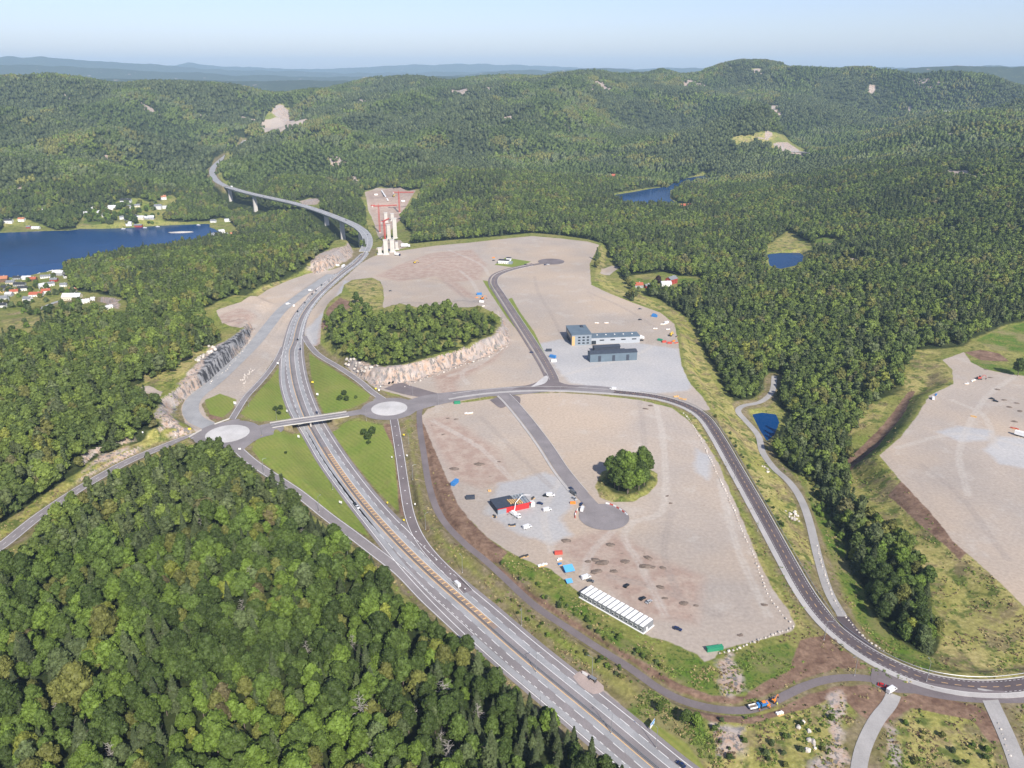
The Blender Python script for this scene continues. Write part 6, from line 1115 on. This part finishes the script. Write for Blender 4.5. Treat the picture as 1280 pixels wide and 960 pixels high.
# blue shelters
for px, py, s, lab in [(711, 715, 1.0, 'larger blue covered shelter at the gravel edge'), (711.5, 729, .62, 'smaller blue box shelter below the larger one')]:
    r = empty('blue_shelter', G(px, py), .3); r.scale = (s, s, s); tag(r, lab, 'shelter', 'blue shelters'); LB = mat('tarpaulin_blue', (.10, .36, .68), .55); b = MB(); b.add([(-3, -2.6, 2), (3, -2.6, 2), (3, 2.6, 3.4), (-3, 2.6, 3.4), (-3, -2.6, 2.2), (3, -2.6, 2.2), (3, 2.6, 3.6), (-3, 2.6, 3.6)], [(0, 1, 2, 3), (4, 5, 6, 7), (0, 1, 5, 4), (1, 2, 6, 5), (2, 3, 7, 6), (3, 0, 4, 7)]); b.build('canopy', LB, r); MB().box((0, 1.2, 1), (5, 2.6, 2)).build('tank', BLUE, r)
    for x in (-2.8, 2.8):
        for y, h in ((-2.4, 2.1), (2.4, 3.4)): MB().tube([(x, y, 0), (x, y, h)], .09, 5).build('post', STEEL, r)
# lifting truck by the red hall
p = G(644, 645); r = empty('lifting_truck', p, -.9); tag(r, 'white truck crane reaching its folded boom over the red hall', 'crane truck'); MB().box((0, 0, 1.3), (9.5, 2.5, .9)).build('chassis', CHALK, r); MB().box((4, 0, 2.4), (1.9, 2.4, 1.8), 0, .9).build('cab', CHALK, r); MB().box((4.98, 0, 2.7), (.1, 2.0, .8)).build('windscreen', GLASS, r); MB().box((-1.5, 0, 2.3), (4, 2.2, 1.1)).build('engine_housing', CHALK, r); wheels(r, (-3.6, -2.2, 3.4), 1.1, .5, .35)
for x in (-4, 2): MB().box((x, 0, .6), (.5, 6.5, .35)).build('outrigger', STEEL, r)
inv = Matrix.Translation(p) @ Matrix.Rotation(-.9, 4, 'Z'); inv = inv.inverted(); bp = [(643, 641, 2.5), (644.5, 641, 13)]
q0 = G(643, 643); q1 = G(651, 636); q2 = G(663, 634); pts = [q0 + Vector((0, 0, 2.5)), q0 + Vector((.8, 1, 8.5)), q1 + Vector((1, 1.5, 10.0)), q2 + Vector((0, 2, 8.5))]; MB().tube([inv @ v for v in pts], [.30, .26, .22, .14], 6).build('boom', CHALK, r)
# barriers by the bulb and parapet walls at the left roundabout
def fence_run(name, label, P, h, w, m, cat, group=None, step=None, m2=None):
    P = spline([(*q, 0) for q in Wp(P)], step or 2.0); c = P[0]; r = empty(name, (c[0], c[1], hz1(c[0], c[1]))); tag(r, label, cat, group); z0 = r.location.z
    for i in range(len(P) - 1):
        a, b = P[i], P[i + 1]; L = math.hypot(b[0] - a[0], b[1] - a[1]); mx, my = (a[0] + b[0]) / 2, (a[1] + b[1]) / 2; MB().box((mx - c[0], my - c[1], hz1(mx, my) - z0 + h / 2 + .15), (L * .96, w, h), math.atan2(b[1] - a[1], b[0] - a[0]), 1, .6).build('segment', m if not m2 or i % 2 == 0 else m2, r)
    return r
fence_run('road_barrier', 'red and white barrier blocks round the turning bulb', [(757, 629.5), (766, 632), (776, 638), (784, 644)], .9, .6, CHALK, 'barrier', None, 2.6, REDP)
fence_run('road_barrier', 'red and white barrier left of the turning bulb', [(722, 637), (719, 643), (719, 648)], .9, .6, CHALK, 'barrier', None, 2.6, REDP)
fence_run('parapet_wall', 'pale concrete wall lowest at the left roundabout', [(236, 547), (252, 538)], 1.0, .6, CONC2, 'wall', None, 5); fence_run('parapet_wall', 'pale concrete wall between roundabout and haul road', [(268, 531), (287, 524)], 1.0, .6, CONC2, 'wall', None, 5)
# guard rails
def rail(name, label, P, z=.55, post=8):
    b = MB(); c = P[0]; pts = [Vector((p[0] - c[0], p[1] - c[1], hz1(p[0], p[1]) - c[2] + .15 + z)) for p in P]; b.tube(pts, .16, 4); r = empty(name, (c[0], c[1], c[2])); tag(r, label, 'guard rail', 'guard rails'); b.build('beam', STEEL, r); b = MB()
    for p in pts[::max(1, int(post / 4))]: b.tube([p - Vector((0, 0, z + .1)), p], .07, 4)
    o = b.build('support', STEEL, r); o['kind'] = 'stuff'
rail('guard_rail', 'steel guard rail along the motorway median', resamp(lat(1.1)[lo], 260)); rail('guard_rail', 'second steel guard rail close beside the median one', resamp(lat(1.75)[lo], 260))
rail('guard_rail', 'steel guard rail on the motorway side of the upper bend', resamp(offset(hr, -2.9)[:iw + 8], 90)); rail('guard_rail', 'steel guard rail along the outer edge of the dark main road', resamp(offset(MR, -6.4)[60:], 140)); rail('guard_rail', 'steel guard rail between the left roundabout and the wood', resamp(offset(RW['lower_left_ramp'], 5.0)[3:30], 40))
# street lamps
def make_lamp(h, two=False):
    r = empty('street_lamp'); MB().tube([(0, 0, 0), (0, 0, h)], [.17, .10], 6).build('pole', STEEL, r)
    for s in ((1, -1) if two else (1,)): b = MB(); b.tube([(0, 0, h - .1), (s * .9, 0, h + .25), (s * 2.2, 0, h + .35)], .07, 5); b.build('arm', STEEL, r); MB().box((s * 2.5, 0, h + .33), (1.0, .36, .14)).build('lamp_head', STEEL, r)
    MB().box((0, 0, .25), (.4, .4, .5)).build('base', CONC, r); return r
LP = make_lamp(12.0); used = False
LAMPS = [(578,716,'beside the motorway opposite the hatched median end'), (584,817,'in the verge where the wood meets the motorway'), (652,782,'on the grass bank above the acceleration lane'), (675,895,'on the wood side of the motorway near the bottom'), (740,846,'beside the paved bus stop'), (764,917,'standing in the median near the bottom'), (670,841,'standing in the median by the bus stop'), (532,662,'in the strip between slip road and cycle path, lower'), (516,600,'in the strip between slip road and cycle path, middle'), (511,555,'in the strip between slip road and cycle path, upper'),
  (416,612,'at the edge of the lower left lawn'), (399,640,'on the wood side of the lower left slip road'), (330,592,'at the wood corner by the left roundabout'), (328,545,'beside the overpass on the lawn side'), (346,525,'beside the overpass near the box trailer'), (311,508,'by the north bound slip road start'), (458,526,'below the right roundabout'), (516,494,'right of the right roundabout'), (548,506,'by the plateau entrance road'), (600,499,'by the entrance road, near the junction'), (700,496,'opposite the yard on the main road'), (664,468,'at the triangular junction'), (640,420,'along the branch road, lower'), (624,385,'along the branch road, middle'), (612,360,'along the branch road bend'),
  (1068,845,'on the brown verge above the cycle path'), (1158,852,'on the footway of the dark main road'), (1030,800,'on the brown verge beside the curve'), (947,664,'along the dark main road footway'), (918,600,'along the upper dark main road footway'), (435,700,'at the wood edge below the slip road'), (820,935,'on the grass near the blue and white sign')]
for i, (px, py, w) in enumerate(LAMPS):
    o = LP if i == 0 else copy_tree(LP); o.location = G(px, py); o.rotation_euler = (0, 0, rnd.uniform(0, 6.28)); s = 1.0 if py > 560 else .8; o.scale = (s, s, s); tag(o, 'slender grey lamp post ' + w, 'street lamp', 'street lamps')
# road signs
def sign(px, py, w, h, z, m, rz, label, back=STEEL):
    r = empty('road_sign', G(px, py), rz); tag(r, label, 'road sign', 'road signs'); MB().tube([(0, .08, 0), (0, .08, z + h / 2)], .07, 5).build('post', STEEL, r); MB().box((0, 0, z + h / 2), (w, .08, h)).build('panel', m, r)
    if w > 1.5: MB().tube([(w * .35, .08, 0), (w * .35, .08, z + h / 2)], .07, 5).build('post', STEEL, r)
YEL = mat('sign_yellow', (.75, .60, .05), .5)
for a in [(391,481,2.2,1.8,2,YEL,'bright yellow sign in the striped lawn'), (397,496,2,2,1.8,CHALK,'white sign on the verge of the striped lawn'), (294,507,2.8,2.6,1.4,CHALK,'white sign with grey back beside the haul road lawn'), (347.5,457,2,2,1.8,CHALK,'white sign at the narrow tip of the left lawn'), (359,517,1.8,2,1.8,CHALK,'white sign left of the motorway before the overpass'), (373.5,549,2,2.2,1.6,CHALK,'white sign just below the overpass'), (426,632,2.6,1.8,2,CHALK,'white sign at the lower left lawn edge'), (374.5,623.5,1.8,1.8,1.8,CHALK,'white sign on the slip road next to the wood'),
    (352.5,608,1.6,1.6,1.8,CHALK,'small white sign higher on the slip road by the wood'), (490,575,1.2,1.4,2,CHALK,'small white sign on the brown strip'), (505,547,1.6,1.4,2,YEL,'yellow sign below the right roundabout'), (509,573,1.2,1.4,2,CHALK,'small white sign beside the slip road bend'), (505,654,1.2,1.2,2,YEL,'small yellow sign near the merge'), (484.5,632,1,1.4,1.8,YEL,'small yellow marker at the right lawn tip'), (237.5,539,2.4,1.6,1.4,YEL,'yellow sign at the left end of the roundabout wall'), (300,564,2,1.4,1.4,CHALK,'white sign on the splitter below the left roundabout'),
    (470,489,1.6,1.4,2,YEL,'yellow sign, left of three by the parking bay'), (474,491,1.4,1.6,2,CHALK,'white sign, middle of three by the parking bay'), (476,486,1.2,1.2,2,CHALK,'small white sign, uppermost by the parking bay'), (384,527,1.0,1.2,1.5,CHALK,'tiny white sign under the overpass edge'), (367.5,384,2.4,2.4,1,CHALK,'white cabinet like sign beside the motorway bend'), (220,548,1,1.6,2,CHALK,'white sign at the wood above the country road'), (179,544,1,1.4,2,CHALK,'small white sign at the forest edge above the country road'), (519,634,1,1.2,2,CHALK,'small white sign on the grass between slip road and path')]:
    sign(*a[:6], rnd.uniform(-.5, .3), a[6])
p = G(815, 911); r = empty('billboard', p, -.95 + 1.9); tag(r, 'large blue and white roadside board on posts beside the motorway', 'billboard'); MB().box((0, 0, 3.1), (4.4, .14, 2.8)).build('panel', CHALK, r); MB().box((0, -.09, 3.9), (4.3, .05, 1.0)).build('blue_band', mat('sign_blue', (.03, .22, .55), .5), r); MB().box((.9, -.09, 2.6), (1.6, .05, 1.0)).build('blue_picture', mat('sign_sky', (.20, .48, .70), .5), r); [MB().tube([(x, .12, 0), (x, .12, 4.4)], .1, 5).build('post', STEEL, r) for x in (-1.7, 1.7)]
# bus stop
p = G(734, 849); r = empty('bus_shelter', G(741, 852), -.72); tag(r, 'small dark bus shelter on the pink paved stop beside the motorway', 'bus shelter'); MB().box((0, 0, 2.5), (3.6, 1.9, .16)).build('roof', STEEL, r); MB().box((0, .85, 1.3), (3.4, .06, 2.2)).build('rear_pane', GLASS, r); [MB().box((s * 1.7, .1, 1.3), (.06, 1.5, 2.2)).build('side_pane', GLASS, r) for s in (-1, 1)]; MB().box((0, .5, .5), (2.4, .4, .08)).build('bench', TIMBER, r); [MB().tube([(x, y, 0), (x, y, 2.5)], .06, 5).build('post', STEEL, r) for x in (-1.7, 1.7) for y in (-.8, .85)]
r = empty('information_board', G(731, 845), -.72); tag(r, 'white information board left of the bus shelter', 'sign board'); MB().box((0, 0, 1.5), (3.2, .12, 1.7)).build('panel', CHALK, r); [MB().tube([(x, .1, 0), (x, .1, 2.3)], .06, 5).build('post', STEEL, r) for x in (-1.4, 1.4)]
# road works on the cycle path
hP = heading((930, 888), (965, 879)); r = empty('tipper_truck', G(942, 886), hP); r.location.z += .25; tag(r, 'tipper with an empty grey bed standing on the cycle path', 'tipper truck'); b = MB(); b.box((-.6, 0, 1.0), (3.8, 2.2, .2)); [b.box((-.6, s * 1.1, 1.45), (3.8, .1, .9)) for s in (-1, 1)]; [b.box((x, 0, 1.45), (.1, 2.2, .9)) for x in (-2.5, 1.3)]; b.build('bed', CHALK, r); MB().box((-.6, 0, 1.15), (3.5, 2.0, .12)).build('load', SPOIL, r); MB().box((2.2, 0, 1.5), (1.3, 2.0, 1.9), 0, .88).build('cab', BLUE, r); wheels(r, (-1.6, 2.0), .95, .42, .3)
r = empty('paving_machine', G(955, 883), hP); r.location.z += .25; tag(r, 'blue and orange paving machine behind the tipper on the path', 'paving machine'); MB().box((0, 0, 1.2), (3.4, 1.7, 1.3)).build('body', BLUE, r); MB().box((1.6, 0, 1.0), (1.4, 2.4, 1.1), 0, 1.2).build('hopper', ORANGE, r); MB().box((-1.9, 0, .5), (.8, 3.0, .7)).build('screed', DARK, r); [MB().box((0, s * .9, .4), (3.2, .4, .8), 0, .85).build('track', RUBBER, r) for s in (-1, 1)]; MB().box((-.5, 0, 2.7), (1.8, 1.6, .1)).build('canopy', ORANGE, r); [MB().tube([(x, y, 1.8), (x, y, 2.7)], .05, 4).build('post', STEEL, r) for x in (-1.3, .3) for y in (-.7, .7)]
put('excavator', 'orange', 967, 878, hP + .5, 'orange excavator in front of the paving machine', s=.62).location.z += .1
def person(px, py, rz, top, legs, helmet, label, stride=.15, ay=.3):
    p = G(px, py); r = empty('person', p + Vector((0, 0, .3)), rz); tag(r, label, 'person', 'road workers'); V = [(0, 0, .98), (0, 0, 1.2), (0, 0, 1.42), (0, 0, 1.53), (.02, 0, 1.62), (.03, 0, 1.74), (0, .1, .92), (stride, .11, .5), (stride * .6, .12, .07), (stride * .6 + .16, .12, .04), (0, -.1, .92), (-stride * .3, -.11, .5), (-stride, -.12, .07), (-stride + .16, -.12, .04), (0, .2, 1.40), (.05, .27, 1.15), (ay, .24, 1.0), (ay + .1, .22, .98), (0, -.2, 1.40), (-.03, -.28, 1.15), (.12, -.27, .93), (.18, -.26, .88)]
    E = [(0, 1), (1, 2), (2, 3), (3, 4), (4, 5), (0, 6), (6, 7), (7, 8), (8, 9), (0, 10), (10, 11), (11, 12), (12, 13), (2, 14), (14, 15), (15, 16), (16, 17), (2, 18), (18, 19), (19, 20), (20, 21)]; RD = [.17, .15, .17, .06, .09, .09, .1, .07, .05, .04, .1, .07, .05, .04, .07, .05, .04, .035, .07, .05, .04, .035]
    me = bpy.data.meshes.new('body'); me.from_pydata(V, E, []); o = link('body', me, None, r); sk = o.modifiers.new('skin', 'SKIN')
    for i, q in enumerate(me.skin_vertices[0].data if me.skin_vertices else []): q.radius = (RD[i], RD[i])
    o.modifiers.new('smooth', 'SUBSURF').levels = 1; me.materials.append(top); b = MB(); v, f = blob((.03, 0, 1.79), (.14, .12, .1), np.random.RandomState(1), 8, 4, 0); b.add(v, f); b.build('helmet', helmet, r)
    for s, q in ((1, stride * .4), (-1, -stride * .4)): MB().tube([(0, s * .1, .95), (q, s * .11, .5), (q, s * .12, .1)], [.12, .095, .075], 7).build('trousers', legs, r)
HV = mat('hi_vis_orange', (.85, .22, .03), .7); HY_ = mat('hi_vis_yellow', (.70, .75, .06), .7); NAVY = mat('navy_cloth', (.02, .025, .05), .9)
person(962, 887, 2.0, HV, NAVY, CHALK, 'worker in orange jacket standing at the rear of the paving machine'); person(971, 882, -1.2, HY_, NAVY, CHALK, 'worker in yellow jacket walking beside the small excavator', .25); person(949, 890, .6, HV, NAVY, YELLOWP, 'worker in orange jacket with yellow helmet beside the tipper', .05)
# boulders edging the gravel
def rock(seed, s=1.0):
    rs = np.random.RandomState(seed); V, F = blob((0, 0, .3 * s), (s * .75, s * .6, s * .55), rs, 7, 5, .22); b = MB(); b.add(V, F); return b.mesh('boulder', STONE)
RK = [rock(300 + i) for i in range(6)]
def row(pts, sp, label, group, s0=1.0, jit=.4):
    P = spline([(*q, 0) for q in Wp(pts)], sp)
    for i, p in enumerate(P):
        x, y = p[0] + rnd.uniform(-jit, jit), p[1] + rnd.uniform(-jit, jit); o = bpy.data.objects.new('boulder', RK[rnd.randrange(6)]); COL.objects.link(o); o.location = (x, y, hz1(x, y)); o.rotation_euler = (0, 0, rnd.uniform(0, 6.28)); k = s0 * rnd.uniform(.6, 1.25); o.scale = (k, k, k); tag(o, label, 'boulder', group)
row([(855,517),(865,530),(877,552),(887,572),(900,600),(915,632),(927,662),(940,690),(950,716),(960,742),(976,766),(992,783)], 3.3, 'pale boulder in the row edging the east side of the lower gravel field', 'boulders along the east edge', 1.0)
row([(992,785),(971,792),(942,803),(919,812),(900,817)], 2.4, 'pale boulder in the row edging the southern tip of the gravel field', 'boulders along the southern tip', 1.1)
row([(1022,683),(1029,712),(1042,748),(1061,777),(1084,800),(1104,814)], 2.3, 'pale boulder in the row beside the gravel track', 'boulders beside the gravel track', .9)
row([(953,583),(957,586),(960,590)], 1.8, 'white boulder in the small heap on the grass bank', 'boulders heaped on the bank', 1.5, 1.4); row([(984,640),(990,648),(995,652),(992,640)], 1.5, 'pale boulder in the larger heap beside the gravel track bend', 'boulders heaped by the track bend', 1.5, 2.0)
row([(1247,905),(1253,920),(1262,945)], 3.0, 'boulder along the lane at the bottom right corner', 'boulders at the bottom right', .8); row([(1060,615),(1062,630),(1066,640),(1072,655),(1090,662)], 2.4, 'boulder on the brook bank below the right hand field', 'boulders on the brook bank', 1.3, 2)
row([(245,452),(256,444),(268,436),(262,433)], 2.6, 'white blasted boulder on top of the left cliff', 'boulders on the left cliff', 3.0, 2.5); row([(304,484),(308,470),(316,462),(300,476)], 2.4, 'brown grey boulder between haul road and slip road', 'boulders by the haul road', 1.1, 2.5); row([(998,902),(1003,912),(1010,920),(1022,935),(1012,940)], 2.4, 'pale boulder on the bare slope left of the gravel lane', 'boulders left of the gravel lane', 1.8, 2)
row([(432,452),(445,457),(455,462),(470,458)], 3.0, 'grey boulder at the foot of the wooded mound', 'boulders under the mound', 2.4, 2)
row([(505,483),(540,471),(578,457),(616,444),(638,430)], 4.5, 'blasted rock block at the foot of the pale cliff under the mound', 'rubble at the cliff foot', 1.2, 2.2); row([(262,480),(288,458),(301,441),(315,424)], 5, 'grey rock block at the foot of the dark rock cut', 'rubble below the dark rock cut', 1.0, 1.5)
for a in [(8,363,12,9,5,.2,'white','black','white house with black roof between the orange roofed one and the grey roofed'), (18,367,11,8,4,.5,'cream','red','cream house with red roof in the gardens at the left'), (35,376,12,8,4,-.2,'white','grey','white house just below the long red roofed one'), (12,370,10,7,4,0,'grey','pale','small grey house among the left gardens'), (58,366,12,8,4,.4,'white','red','white house with red roof right of the long one'), (68,352,11,7,4,.1,'red','grey','red cottage near the boathouse jetty'), (34,349,14,7,3.5,.1,'white','pale','white boathouse at the water in the near village'), (84,347,10,7,4,.8,'white','black','white cottage under the wooded hill by the jetty'), (22,349,12,7,3.5,0,'grey','black','dark boathouse at the left end of the near shore'), (2,366,11,8,4,.2,'yellow','grey','yellow house cut by the left picture edge')]: house(*a[:8], a[8], VN)
# low heaps of dark soil
for px, py, s in [(763,681,1.1), (744.6,714.6,1.5), (767.5,714,1.1), (753,703,1.7), (782,702,1.3), (807,708,1.5), (815,709,.9), (826,734,1.0), (855,754,1.0), (707,676,1.2), (810,697,1.1), (828,710,.9), (745,700,1.2), (831,748,.7), (735,702,.8), (838,629,.6), (834,620,.6), (813,507,1), (807,511,1), (567,586,1.4), (599,580,1.5), (624,577,.6), (554,543,.6), (570,524,.8), (560,523,.7), (1255,500,1.0), (1262,509,1.0), (1271,504,.9), (1268,527,1.1), (1247,487,1.0), (1238,472,.9), (1233,462,.9), (1275,514,1.1), (870,757,.6), (955,756,.8), (925,794,.7)]:
    p = G(px, py); v, f = blob((0, 0, 0), (2.6, 1.7, .55), np.random.RandomState(int(px)), 10, 6, .3); b = MB(); b.add(v, f); me = b.mesh('soil_heap', SPOIL); o = link('soil_heap', me, None, None, p); o.scale = (s, s, s); o.rotation_euler = (0, 0, rnd.uniform(-.6, .6)); tag(o, 'low dark brown soil heap lying on the pale gravel', 'soil heap', 'soil heaps on the gravel')
# lone trees and shrubs
def bush_mesh(seed, m, n=420): return mesh_np('crown', crown_round(seed, n, .5, h=3.6, w=2.1, base=.2, lobes=6), m)
BU = [bush_mesh(200 + i, LEAF[c]) for i, c in enumerate(('dark green', 'mid green', 'fresh green', 'olive green', 'grey green'))]; BT = trunk_mesh(210, 2.6, .09, BARK)
def bush(px, py, s, i, label, group): tree('garden_tree' if 'garden' in label else 'shrub', label, 'garden tree' if 'garden' in label else 'shrub', group, BU[i], BT, G(px, py), s, rnd.uniform(0, 6), 'crown')
for px, py, s, i, w in [(345,514,1.2,0,'left one of the pair in the left lawn'), (351,512,1.2,0,'right one of the pair in the left lawn'), (349,518,1.0,0,'front one in the left lawn'), (425,500,1.3,0,'leftmost in the striped lawn'), (430,494,1.3,0,'rear one in the striped lawn'), (433,501,1.3,0,'front one in the striped lawn'), (445,498,.8,1,'smallest, right in the striped lawn'), (455,543,1.5,0,'left one in the right lawn'), (460,549,1.6,0,'front one in the right lawn'), (466,542,1.6,0,'right one in the right lawn'), (461,555,.9,0,'smallest, lowest in the right lawn'), (357,567,.6,0,'tiny one in the lower left lawn')]: bush(px, py, s, i, 'round dark green shrub, ' + w, 'shrubs in the interchange lawns')
def big(px, py, s, c, i, label, group='lone trees'): tree('broadleaf_tree', label, 'tree', group, CROWNS[c, i], TRUNKS[i], G(px, py), s, rnd.uniform(0, 6))
big(824, 890, .55, 'mid green', 4, 'young green tree left of the roadside board bushes'); big(857, 905, .62, 'mid green', 2, 'left one of two full green trees below the cycle path'); big(870, 908, .6, 'fresh green', 2, 'right one of two full green trees below the cycle path')
tree('broadleaf_tree', 'dark copper coloured tree beside the white farmhouse', 'tree', None, (lambda m: (m.materials.clear(), m.materials.append(COPPER), m)[2])(CROWNS['dark green', 5].copy()), TRUNKS[5], G(822, 358), 1.0, 0)
big(446, 380, 1.0, 'mid green', 1, 'large green tree at the upper left of the wooded mound'); big(452, 384, .9, 'mid green', 3, 'green tree beside the large one at the mound corner'); big(1272, 470, 1.2, 'dark green', 5, 'dark tree at the right edge of the far field'); big(1030, 628, .9, 'grey green', 2, 'grey green tree beside the brook above the gravel track')
rs = np.random.RandomState(55); R2 = [([(545,555),(600,600),(640,700),(760,790)], 0), ]
for poly, n, gp, lab, sc in [([(1040,655),(1095,655),(1130,720),(1178,815),(1150,815),(1080,730)], 52, 'shrubs on the stream bank', 'green shrub on the grassy bank below the right hand field', 1.2), ([(620,700),(700,745),(830,835),(845,860),(790,820),(690,760)], 38, 'shrubs on the bank above the cycle path', 'low bright green shrub on the bank above the cycle path', .55), ([(1000,590),(1025,610),(1045,660),(1035,665),(1015,630)], 16, 'shrubs by the gravel track', 'green shrub between the gravel track and the brook', 1.0), ([(880,900),(1040,880),(1050,950),(1000,970),(900,960)], 26, 'shrubs on the lower slope', 'low green shrub on the rough slope below the path', .6), ([(600,725),(700,785),(800,850),(805,866),(690,800),(600,740)], 34, 'shrubs along the path fence', 'small green shrub in the strip between motorway and cycle path', .5), ([(200,420),(262,425),(230,462),(190,480),(150,500),(170,450)], 24, 'shrubs on the cliff top', 'olive shrub on the rough ground above the left cliff', 1.1), ([(418,400),(600,395),(620,412),(540,445),(440,450)], 30, 'shrubs on the mound', 'green shrub between the trees of the rock mound', 1.2), ([(880,500),(920,560),(990,680),(970,640),(915,545)], 18, 'shrubs on the dry bank', 'small shrub on the dry grass bank east of the main road', .5), ([(1130,900),(1230,930),(1240,960),(1140,960)], 14, 'shrubs at the bottom right', 'low green shrub on the rough ground at bottom right', .6), ([(5,400),(80,398),(140,400),(120,425),(20,428)], 22, 'shrubs above the near village', 'green shrub in the rough meadow above the near village', 1.5),
                              ([(0,350),(70,345),(110,372),(100,392),(30,395),(0,390)], 70, 'garden trees of the near village', 'small garden tree between the village houses on the near shore', 2.0), ([(105,262),(200,252),(212,270),(200,280),(108,282)], 105, 'garden trees of the far village', 'small garden tree between the village houses on the far shore', 2.6)]:
    P = np.array(poly, float); x0, y0, x1, y1 = *P.min(0), *P.max(0); k = 0
    while k < n:
        x, y = rs.uniform(x0, x1), rs.uniform(y0, y1); ins = False
        for q in range(len(P)):
            a, b = P[q], P[(q + 1) % len(P)]
            if (a[1] > y) != (b[1] > y) and x < a[0] + (y - a[1]) * (b[0] - a[0]) / (b[1] - a[1]): ins = not ins
        if not ins: continue
        k += 1; p = G(x, y)
        if lookup(hgrid_road, p.x, p.y) < 2: continue
        bush(x, y, sc * rs.uniform(.6, 1.4), rs.randint(0, 5), lab, gp)
# boats and jetties
def boat(px, py, rz, label):
    p = Vector((*U(px, py, LAKE_Z), LAKE_Z)); r = empty('boat', p, rz); tag(r, label, 'boat', 'boats moored in the fjord'); b = MB(); V = []
    for x, w, z in ((-4, 1.2, 0), (0, 1.5, 0), (3, .9, .1), (4.6, .05, .3)): V += [(x, -w, 1.0 + z), (x, -w * .6, -.2), (x, w * .6, -.2), (x, w, 1.0 + z)]
    F = [(i * 4 + k, i * 4 + k + 1, i * 4 + k + 5, i * 4 + k + 4) for i in range(3) for k in range(3)] + [(0, 3, 2, 1)] + [(i * 4, i * 4 + 4, i * 4 + 7, i * 4 + 3) for i in range(3)]; b.add(V, F); b.build('hull', CHALK, r); MB().box((-.3, 0, 1.7), (3, 1.9, 1.4), 0, .8).build('cabin', CHALK, r); MB().box((-.3, 0, 1.9), (3.05, 1.8, .5), 0, .9).build('window', GLASS, r)
for a in [(154,286.3,.2,'white boat below the white boathouse of the far village'), (181,285,.1,'white boat near the village centre'), (197,283.5,0,'small white boat right of the village'), (50,342.5,.3,'white boat at the near shore, leftmost'), (60,341,.2,'white boat at the near shore in the middle'), (66,339,.5,'white boat nearest the jetty'), (248,281.5,0,'white boat at the head of the fjord')]: boat(*a)
p = Vector((*U(71, 338, LAKE_Z), LAKE_Z)); r = empty('jetty', p, .6); tag(r, 'grey timber jetty in front of the boathouse', 'jetty'); MB().box((0, 0, .9), (26, 3, .3)).build('decking', PALE, r); [MB().tube([(x, 0, -3), (x, 0, .9)], .2, 5).build('post', STEEL, r) for x in (-11, -4, 4, 11)]
v, f = blob((0, 0, 0), (26, 6, 2.2), np.random.RandomState(3), 12, 6, .2); b = MB(); b.add(v, f); o = link('rock_islet', b.mesh('rock_islet', STONE), None, None, Vector((*U(226, 290.6, LAKE_Z), LAKE_Z))); o.rotation_euler = (0, 0, .2); tag(o, 'flat bare rock islet in the fjord', 'islet')
